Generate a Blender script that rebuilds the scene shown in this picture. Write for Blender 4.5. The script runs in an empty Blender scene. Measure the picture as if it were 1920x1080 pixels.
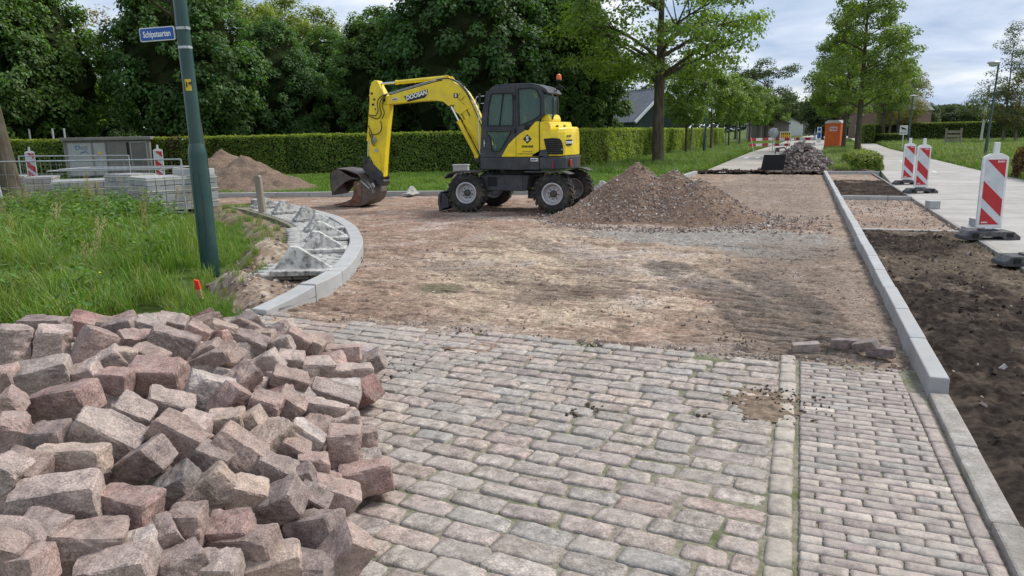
import bpy, math, random
import numpy as np
from mathutils import Vector, Matrix, Euler

SC = bpy.context.scene
COL = SC.collection
R = math.radians
rng = np.random.default_rng(7)
random.seed(7)

# ------------------------------------------------------------------ camera
FPX, EYE, ROLL, PITCH, YAW = 1400.0, 1.7, R(1.0), math.atan(290 / 1400.0), R(20.9755)

def cam_axes():
    cy, sy = math.cos(YAW), math.sin(YAW)
    fh = np.array([-sy, cy, 0.0]); r = np.array([cy, sy, 0.0]); z = np.array([0, 0, 1.0])
    f = fh * math.cos(PITCH) - z * math.sin(PITCH)
    u = fh * math.sin(PITCH) + z * math.cos(PITCH)
    c, s = math.cos(ROLL), math.sin(ROLL)
    return f, r * c - u * s, u * c + r * s

CF, CR, CU = cam_axes()
cam_data = bpy.data.cameras.new('camera')
cam = bpy.data.objects.new('camera', cam_data)
COL.objects.link(cam)
cam.matrix_world = Matrix(((CR[0], CU[0], -CF[0], 0), (CR[1], CU[1], -CF[1], 0), (CR[2], CU[2], -CF[2], EYE), (0, 0, 0, 1)))
cam_data.sensor_width = 36.0
cam_data.lens = FPX / 1920 * 36
cam_data.clip_start = 0.05
cam_data.clip_end = 6000
SC.camera = cam

def ray(px, py):
    return CF + CR * (px - 960) / FPX - CU * (py - 540) / FPX

def G(px, py, z=0.0):          # survey helper: where a sight line of the photograph meets the level z
    d = ray(px, py); t = (z - EYE) / d[2]
    return np.array([0, 0, EYE]) + d * t

def D(px, depth):              # a ground point at a distance along the viewing direction
    d = ray(px, 250); p = np.array([0, 0, EYE]) + d * (depth / float(d @ CF)); p[2] = 0
    return p

# ------------------------------------------------------------------ light
SUN_AZ, SUN_EL = R(42), R(50)      # azimuth clockwise from +Y
world = bpy.data.worlds.new('World'); SC.world = world; world.use_nodes = True
wn, wl = world.node_tree.nodes, world.node_tree.links
wn.clear()
out = wn.new('ShaderNodeOutputWorld')
sky = wn.new('ShaderNodeTexSky'); sky.sky_type = 'NISHITA'; sky.sun_disc = False
sky.sun_elevation = SUN_EL; sky.sun_rotation = SUN_AZ; sky.air_density = 1.2; sky.dust_density = 1.5
bg1 = wn.new('ShaderNodeBackground'); bg1.inputs[1].default_value = 0.11
wl.new(sky.outputs[0], bg1.inputs[0])
tc = wn.new('ShaderNodeTexCoord')
sep = wn.new('ShaderNodeSeparateXYZ'); wl.new(tc.outputs['Generated'], sep.inputs[0])
mx = wn.new('ShaderNodeMath'); mx.operation = 'MAXIMUM'; mx.inputs[1].default_value = 0.0; wl.new(sep.outputs[2], mx.inputs[0])
ad = wn.new('ShaderNodeMath'); ad.operation = 'ADD'; ad.inputs[1].default_value = 0.16; wl.new(mx.outputs[0], ad.inputs[0])
dv = wn.new('ShaderNodeVectorMath'); dv.operation = 'DIVIDE'; wl.new(tc.outputs['Generated'], dv.inputs[0])
cmb = wn.new('ShaderNodeCombineXYZ')
for i in range(3): wl.new(ad.outputs[0], cmb.inputs[i])
wl.new(cmb.outputs[0], dv.inputs[1])
n1 = wn.new('ShaderNodeTexNoise'); n1.inputs['Scale'].default_value = 0.9; n1.inputs['Detail'].default_value = 7; n1.inputs['Roughness'].default_value = 0.52; n1.inputs['Distortion'].default_value = 0.25
wl.new(dv.outputs[0], n1.inputs['Vector'])
n2 = wn.new('ShaderNodeTexNoise'); n2.inputs['Scale'].default_value = 0.55; n2.inputs['Detail'].default_value = 4
mp = wn.new('ShaderNodeMapping'); mp.inputs['Location'].default_value = (5.3, 2.1, 0.4); wl.new(dv.outputs[0], mp.inputs[0]); wl.new(mp.outputs[0], n2.inputs['Vector'])
r1 = wn.new('ShaderNodeValToRGB')   # the clouds' own tones
e = r1.color_ramp.elements
e[0].position = 0.38; e[0].color = (0.29, 0.375, 0.53, 1)
e[1].position = 0.62; e[1].color = (0.72, 0.75, 0.80, 1)
m_ = r1.color_ramp.elements.new(0.5); m_.color = (0.47, 0.54, 0.66, 1)
wl.new(n1.outputs[0], r1.inputs[0])
r2 = wn.new('ShaderNodeValToRGB')   # where blue sky shows through
e = r2.color_ramp.elements
e[0].position = 0.36; e[0].color = (0.62, 0.62, 0.62, 1)
e[1].position = 0.52; e[1].color = (1, 1, 1, 1)
wl.new(n2.outputs[0], r2.inputs[0])
bg2 = wn.new('ShaderNodeBackground'); bg2.inputs[1].default_value = 1.0; wl.new(r1.outputs[0], bg2.inputs[0])
ms = wn.new('ShaderNodeMixShader'); wl.new(r2.outputs[0], ms.inputs[0]); wl.new(bg1.outputs[0], ms.inputs[1]); wl.new(bg2.outputs[0], ms.inputs[2])
wl.new(ms.outputs[0], out.inputs[0])

sun_data = bpy.data.lights.new('sun', 'SUN'); sun_data.energy = 2.5; sun_data.angle = R(18); sun_data.color = (1.0, 0.965, 0.91)
sun = bpy.data.objects.new('sun', sun_data); COL.objects.link(sun)
sd = Vector((math.sin(SUN_AZ) * math.cos(SUN_EL), math.cos(SUN_AZ) * math.cos(SUN_EL), math.sin(SUN_EL)))
sun.rotation_euler = sd.to_track_quat('Z', 'Y').to_euler(); sun.location = sd * 60
SC.view_settings.view_transform = 'Standard'; SC.view_settings.look = 'None'
SC.view_settings.exposure = 0.52; SC.view_settings.gamma = 1.0; SC.view_settings.use_curve_mapping = False
SC.cycles.use_denoising = True
SC.cycles.max_bounces = 6
SC.cycles.transparent_max_bounces = 6

# ------------------------------------------------------------------ helpers
def tag(o, label=None, cat=None, group=None, kind=None):
    if label: o['label'] = label
    if cat: o['category'] = cat
    if group: o['group'] = group
    if kind: o['kind'] = kind
    return o

def link(o, parent=None):
    COL.objects.link(o)
    if parent is not None: o.parent = parent
    return o

def empty(name, loc=(0, 0, 0), rz=0.0):
    o = bpy.data.objects.new(name, None); o.location = loc; o.rotation_euler = (0, 0, rz); o.empty_display_size = 0.2
    return link(o)

def copy_tree(o, parent=None):
    kids = [c for c in o.children]
    c = o.copy(); COL.objects.link(c); c.parent = parent
    for k in kids: copy_tree(k, c)
    return c

def vnoise2(x, y, seed=0):
    xi = np.floor(x).astype(np.int64); yi = np.floor(y).astype(np.int64)
    xf = x - xi; yf = y - yi
    u = xf * xf * (3 - 2 * xf); v = yf * yf * (3 - 2 * yf)
    def h(a, b):
        n = (a * 374761393 + b * 668265263 + seed * 1442695041) & 0xffffffff
        n = ((n ^ (n >> 13)) * 1274126177) & 0xffffffff
        return ((n ^ (n >> 16)) & 0xffff) / 65535.0
    return (h(xi, yi) * (1 - u) + h(xi + 1, yi) * u) * (1 - v) + (h(xi, yi + 1) * (1 - u) + h(xi + 1, yi + 1) * u) * v

def fbm2(x, y, o=4, seed=0):
    s = 0; a = 0.5; t = 0
    for i in range(o):
        s = s + a * vnoise2(x * 2 ** i + 17.3 * i, y * 2 ** i - 9.1 * i, seed + i); t += a; a *= 0.5
    return s / t

def vnoise3(p, seed=0):
    pi = np.floor(p).astype(np.int64); f = p - pi; f = f * f * (3 - 2 * f)
    def h(a, b, c):
        n = (a * 374761393 + b * 668265263 + c * 2147483647 + seed * 1442695041) & 0xffffffff
        n = ((n ^ (n >> 13)) * 1274126177) & 0xffffffff
        return ((n ^ (n >> 16)) & 0xffff) / 65535.0
    x, y, z = pi[..., 0], pi[..., 1], pi[..., 2]; u, v, w = f[..., 0], f[..., 1], f[..., 2]
    r = 0
    for dx, wx in ((0, 1 - u), (1, u)):
        for dy, wy in ((0, 1 - v), (1, v)):
            for dz, wz in ((0, 1 - w), (1, w)):
                r = r + h(x + dx, y + dy, z + dz) * wx * wy * wz
    return r

def sstep(a, b, x):
    t = np.clip((x - a) / (b - a), 0, 1); return t * t * (3 - 2 * t)

def mesh_np(name, V, F, mats=(), midx=None, col=None, smooth=False):
    """fast mesh from numpy arrays; F is N x 3 or N x 4"""
    V = np.asarray(V, np.float32); F = np.asarray(F, np.int32)
    me = bpy.data.meshes.new(name); k = F.shape[1]
    me.vertices.add(len(V)); me.vertices.foreach_set('co', V.ravel())
    me.loops.add(F.size); me.loops.foreach_set('vertex_index', F.ravel())
    me.polygons.add(len(F)); me.polygons.foreach_set('loop_start', np.arange(0, F.size, k, dtype=np.int32))
    me.polygons.foreach_set('loop_total', np.full(len(F), k, np.int32))
    if midx is not None: me.polygons.foreach_set('material_index', np.asarray(midx, np.int32))
    for m in mats: me.materials.append(m)
    if col is not None:
        a = me.color_attributes.new('Col', 'FLOAT_COLOR', 'POINT')
        c = np.ones((len(V), 4), np.float32); c[:, :3] = col; a.data.foreach_set('color', c.ravel())
    me.update(calc_edges=True)
    if smooth: me.polygons.foreach_set('use_smooth', np.ones(len(F), bool))
    else: me.polygons.foreach_set('use_smooth', np.zeros(len(F), bool))
    return me

def obj(name, me, parent=None, loc=(0, 0, 0), rot=(0, 0, 0)):
    o = bpy.data.objects.new(name, me); o.location = loc; o.rotation_euler = rot
    return link(o, parent)

class MB:
    """collects simple solids; build() links them as one mesh object"""
    def __init__(s): s.v = []; s.f = []; s.m = []; s.sm = []
    def add(s, vs, fs, mi=0, smooth=False):
        b = len(s.v); s.v += [tuple(float(c) for c in v) for v in vs]
        for f in fs: s.f.append([b + i for i in f]); s.m.append(mi); s.sm.append(smooth)
        return s
    def box(s, c, size, rot=None, mi=0):
        hx, hy, hz = size[0] / 2, size[1] / 2, size[2] / 2
        M = rot if isinstance(rot, Matrix) else (Euler(rot).to_matrix() if rot else Matrix.Identity(3))
        vs = [Vector(c) + M @ Vector((x, y, z)) for z in (-hz, hz) for y in (-hy, hy) for x in (-hx, hx)]
        return s.add(vs, [(0, 2, 3, 1), (4, 5, 7, 6), (0, 1, 5, 4), (2, 6, 7, 3), (0, 4, 6, 2), (1, 3, 7, 5)], mi)
    def bar(s, a, b, w, h=None, mi=0):
        a, b = Vector(a), Vector(b); d = b - a
        q = d.to_track_quat('X', 'Z').to_matrix()
        return s.box((a + b) / 2, (d.length, w, h or w), q, mi)
    def tube(s, pts, rad, seg=10, mi=0, caps=True, smooth=True):
        pts = [Vector(p) for p in pts]; n = len(pts)
        rads = rad if isinstance(rad, (list, tuple)) else [rad] * n
        vs = []; up = None
        for i, p in enumerate(pts):
            d = (pts[min(i + 1, n - 1)] - pts[max(i - 1, 0)]).normalized()
            if up is None: up = Vector((0, 0, 1)) if abs(d.z) < 0.9 else Vector((1, 0, 0))
            x = d.cross(up).normalized(); y = x.cross(d).normalized(); up = y
            for k in range(seg):
                a = 2 * math.pi * k / seg; vs.append(p + (x * math.cos(a) + y * math.sin(a)) * rads[i])
        fs = [(i * seg + k, i * seg + (k + 1) % seg, (i + 1) * seg + (k + 1) % seg, (i + 1) * seg + k) for i in range(n - 1) for k in range(seg)]
        s.add(vs, fs, mi, smooth)
        if caps:
            s.add(vs[:seg], [tuple(range(seg))], mi); s.add(vs[-seg:], [tuple(reversed(range(seg)))], mi)
        return s
    def cyl(s, a, b, r, seg=16, mi=0): return s.tube([a, b], r, seg, mi)
    def lathe(s, prof, c, axis='Z', seg=24, mi=0, smooth=True, closed=False):
        """prof: (radius, along) pairs"""
        vs = []
        for r_, h in prof:
            for k in range(seg):
                a = 2 * math.pi * k / seg; x, y = r_ * math.cos(a), r_ * math.sin(a)
                v = (x, y, h) if axis == 'Z' else ((x, h, y) if axis == 'Y' else (h, x, y))
                vs.append((c[0] + v[0], c[1] + v[1], c[2] + v[2]))
        n = len(prof); m = n if closed else n - 1
        fs = [(i * seg + k, i * seg + (k + 1) % seg, ((i + 1) % n) * seg + (k + 1) % seg, ((i + 1) % n) * seg + k) for i in range(m) for k in range(seg)]
        return s.add(vs, fs, mi, smooth)
    def prism(s, poly, y0, y1, mi=0, axis='Y', holes=None):
        """extrude a polygon given in the XZ plane from y0 to y1 (axis Y), or XY from z0 to z1 (axis Z)"""
        f = (lambda a, b, t: (a, t, b)) if axis == 'Y' else ((lambda a, b, t: (a, b, t)) if axis == 'Z' else (lambda a, b, t: (t, a, b)))
        n = len(poly)
        vs = [f(a, b, y0) for a, b in poly] + [f(a, b, y1) for a, b in poly]
        fs = [(i, (i + 1) % n, n + (i + 1) % n, n + i) for i in range(n)] + [tuple(range(n))[::-1], tuple(range(n, 2 * n))]
        return s.add(vs, fs, mi)
    def frame(s, outer, inner, y0, y1, mi=0, axis='Y'):
        """a flat frame between two polygons with the same number of points"""
        f = (lambda a, b, t: (a, t, b)) if axis == 'Y' else (lambda a, b, t: (t, a, b))
        n = len(outer)
        vs = [f(a, b, y0) for a, b in outer] + [f(a, b, y0) for a, b in inner] + [f(a, b, y1) for a, b in outer] + [f(a, b, y1) for a, b in inner]
        fs = []
        for i in range(n):
            j = (i + 1) % n
            fs += [(i, n + i, n + j, j), (2 * n + i, 2 * n + j, 3 * n + j, 3 * n + i), (i, j, 2 * n + j, 2 * n + i), (n + i, 3 * n + i, 3 * n + j, n + j)]
        return s.add(vs, fs, mi)
    def build(s, name, mats, parent=None, loc=(0, 0, 0), rot=(0, 0, 0), bevel=0, seg=1):
        me = bpy.data.meshes.new(name); me.from_pydata(s.v, [], s.f)
        for m in (mats if isinstance(mats, (list, tuple)) else [mats]): me.materials.append(m)
        me.polygons.foreach_set('material_index', s.m); me.polygons.foreach_set('use_smooth', s.sm); me.validate(); me.update()
        import bmesh
        bm = bmesh.new(); bm.from_mesh(me); bmesh.ops.recalc_face_normals(bm, faces=bm.faces); bm.to_mesh(me); bm.free()
        o = obj(name, me, parent, loc, rot)
        if bevel:
            b = o.modifiers.new('bevel', 'BEVEL'); b.width = bevel; b.segments = seg; b.limit_method = 'ANGLE'; b.angle_limit = R(35)
        return o

def text_mesh(name, s, size, mat, parent, M, extrude=0.001, shear=0.0, bold=0.0, align='CENTER', spacing=1.0, sx=1.0):
    """flat lettering; M places it: local X along the words, local Y up, local Z outwards"""
    cu = bpy.data.curves.new(name, 'FONT'); cu.body = s; cu.size = size; cu.align_x = align; cu.align_y = 'CENTER'
    cu.extrude = extrude; cu.shear = shear; cu.offset = bold; cu.space_character = spacing
    t = bpy.data.objects.new('tmp', cu); COL.objects.link(t)
    bpy.context.view_layer.update()
    me = bpy.data.meshes.new_from_object(t.evaluated_get(bpy.context.evaluated_depsgraph_get()))
    bpy.data.objects.remove(t)
    me.name = name; me.materials.clear(); me.materials.append(mat)
    me.transform(M @ Matrix.Diagonal((sx, 1, 1, 1)))
    return obj(name, me, parent)

# ------------------------------------------------------------------ materials
def new_mat(name):
    m = bpy.data.materials.new(name); m.use_nodes = True
    return m, m.node_tree.nodes, m.node_tree.links, m.node_tree.nodes['Principled BSDF']

def c4(c): return (c[0], c[1], c[2], 1)

def surf(name, a, b=None, scale=8.0, rough=0.8, bump=0.0, bscale=40.0, spec=0.3, metal=0.0, detail=5, dirt=None, dirt_amt=0.5, dirt_scale=2.0,
         coord='Object', objcol=False, vcol=False, rand=0.0, coat=0.0, stretch=None, speck=None, bump2=None, ramp=(0.35, 0.65)):
    m, n, l, p = new_mat(name)
    tc = n.new('ShaderNodeTexCoord'); src = tc.outputs['Object' if coord == 'World' else coord]
    if coord == 'World':
        src = n.new('ShaderNodeNewGeometry').outputs['Position']
    if stretch:
        mp = n.new('ShaderNodeMapping'); mp.inputs['Scale'].default_value = stretch; l.new(src, mp.inputs[0]); src = mp.outputs[0]
    oi = n.new('ShaderNodeObjectInfo')
    if objcol or rand:   # shift the pattern from one piece to the next
        av = n.new('ShaderNodeVectorMath'); av.operation = 'ADD'; cb = n.new('ShaderNodeVectorMath'); cb.operation = 'SCALE'
        cb.inputs[0].default_value = (37.0, 19.0, 53.0); l.new(oi.outputs['Random'], cb.inputs['Scale']); l.new(src, av.inputs[0]); l.new(cb.outputs[0], av.inputs[1]); src = av.outputs[0]
    def noise(sc, det=detail, rg=0.6):
        t = n.new('ShaderNodeTexNoise'); t.inputs['Scale'].default_value = sc; t.inputs['Detail'].default_value = det; t.inputs['Roughness'].default_value = rg
        l.new(src, t.inputs['Vector']); return t
    def mix(kind, f, x, y):
        t = n.new('ShaderNodeMix'); t.data_type = 'RGBA'; t.blend_type = kind
        if isinstance(f, float): t.inputs[0].default_value = f
        else: l.new(f, t.inputs[0])
        for k, v in ((6, x), (7, y)):
            if isinstance(v, tuple): t.inputs[k].default_value = c4(v)
            else: l.new(v, t.inputs[k])
        return t.outputs[2]
    t = noise(scale)
    rp = n.new('ShaderNodeValToRGB'); rp.color_ramp.elements[0].position = ramp[0]; rp.color_ramp.elements[1].position = ramp[1]
    rp.color_ramp.elements[0].color = c4(a); rp.color_ramp.elements[1].color = c4(b or a); l.new(t.outputs[0], rp.inputs[0])
    col = rp.outputs[0]
    if vcol:
        at = n.new('ShaderNodeVertexColor'); at.layer_name = 'Col'; col = mix('MULTIPLY', 1.0, at.outputs[0], col)
    if objcol: col = mix('MULTIPLY', 1.0, oi.outputs['Color'], col)
    if rand:
        mr = n.new('ShaderNodeMapRange'); mr.inputs[3].default_value = 1 - rand; mr.inputs[4].default_value = 1 + rand; l.new(oi.outputs['Random'], mr.inputs[0])
        cx = n.new('ShaderNodeCombineColor'); 
        for i in range(3): l.new(mr.outputs[0], cx.inputs[i])
        col = mix('MULTIPLY', 1.0, col, cx.outputs[0])
    if speck:   # mineral grains: (scale, dark colour factor, light colour factor)
        v = n.new('ShaderNodeTexVoronoi'); v.inputs['Scale'].default_value = speck[0]; l.new(src, v.inputs['Vector'])
        rs = n.new('ShaderNodeValToRGB'); rs.color_ramp.interpolation = 'LINEAR'
        rs.color_ramp.elements[0].position = 0.15; rs.color_ramp.elements[0].color = c4((speck[1],) * 3)
        rs.color_ramp.elements[1].position = 0.9; rs.color_ramp.elements[1].color = c4((speck[2],) * 3)
        sp = n.new('ShaderNodeSeparateColor'); l.new(v.outputs['Color'], sp.inputs[0]); l.new(sp.outputs[0], rs.inputs[0])
        col = mix('MULTIPLY', 1.0, col, rs.outputs[0])
    if dirt:
        t2 = noise(dirt_scale, 6, 0.65)
        r2 = n.new('ShaderNodeValToRGB'); r2.color_ramp.elements[0].position = 0.45; r2.color_ramp.elements[1].position = 0.68
        r2.color_ramp.elements[0].color = (0, 0, 0, 1); r2.color_ramp.elements[1].color = (dirt_amt,) * 3 + (1,)
        l.new(t2.outputs[0], r2.inputs[0]); col = mix('MIX', r2.outputs[0], col, dirt)
    l.new(col, p.inputs['Base Color'])
    p.inputs['Roughness'].default_value = rough; p.inputs['Specular IOR Level'].default_value = spec; p.inputs['Metallic'].default_value = metal
    if coat: p.inputs['Coat Weight'].default_value = coat; p.inputs['Coat Roughness'].default_value = 0.15
    if bump:
        b1 = noise(bscale, 6, 0.65); bn = n.new('ShaderNodeBump'); bn.inputs['Strength'].default_value = 1.0; bn.inputs['Distance'].default_value = bump
        l.new(b1.outputs[0], bn.inputs['Height']); l.new(bn.outputs[0], p.inputs['Normal'])
        if bump2:
            b2 = noise(bump2[1], 4, 0.6); bn2 = n.new('ShaderNodeBump'); bn2.inputs['Distance'].default_value = bump2[0]
            l.new(b2.outputs[0], bn2.inputs['Height']); l.new(bn2.outputs[0], bn.inputs['Normal'])
    return m

def leaf_mat(name, tint=(1, 1, 1), rough=0.5, trans=0.42, rand=0.0):
    """leaf colour comes from the per-leaf colour attribute"""
    m, n, l, p = new_mat(name)
    at = n.new('ShaderNodeVertexColor'); at.layer_name = 'Col'
    mu = n.new('ShaderNodeMix'); mu.data_type = 'RGBA'; mu.blend_type = 'MULTIPLY'; mu.inputs[0].default_value = 1.0
    oi = n.new('ShaderNodeObjectInfo'); l.new(at.outputs[0], mu.inputs[6]); l.new(oi.outputs['Color'], mu.inputs[7])
    l.new(mu.outputs[2], p.inputs['Base Color']); p.inputs['Roughness'].default_value = rough; p.inputs['Specular IOR Level'].default_value = 0.35
    tr = n.new('ShaderNodeBsdfTranslucent')
    m2 = n.new('ShaderNodeMix'); m2.data_type = 'RGBA'; m2.blend_type = 'MULTIPLY'; m2.inputs[0].default_value = 1.0
    l.new(mu.outputs[2], m2.inputs[6]); m2.inputs[7].default_value = (1.5, 1.6, 0.5, 1); l.new(m2.outputs[2], tr.inputs[0])
    mxs = n.new('ShaderNodeMixShader'); mxs.inputs[0].default_value = trans
    l.new(p.outputs[0], mxs.inputs[1]); l.new(tr.outputs[0], mxs.inputs[2]); l.new(mxs.outputs[0], n['Material Output'].inputs[0])
    return m

def plain(name, c, rough=0.5, spec=0.4, metal=0.0, coat=0.0): return surf(name, tuple(x * 0.93 for x in c), tuple(min(1, x * 1.07) for x in c), scale=3, rough=rough, spec=spec, metal=metal, coat=coat, coord='Object')

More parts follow.
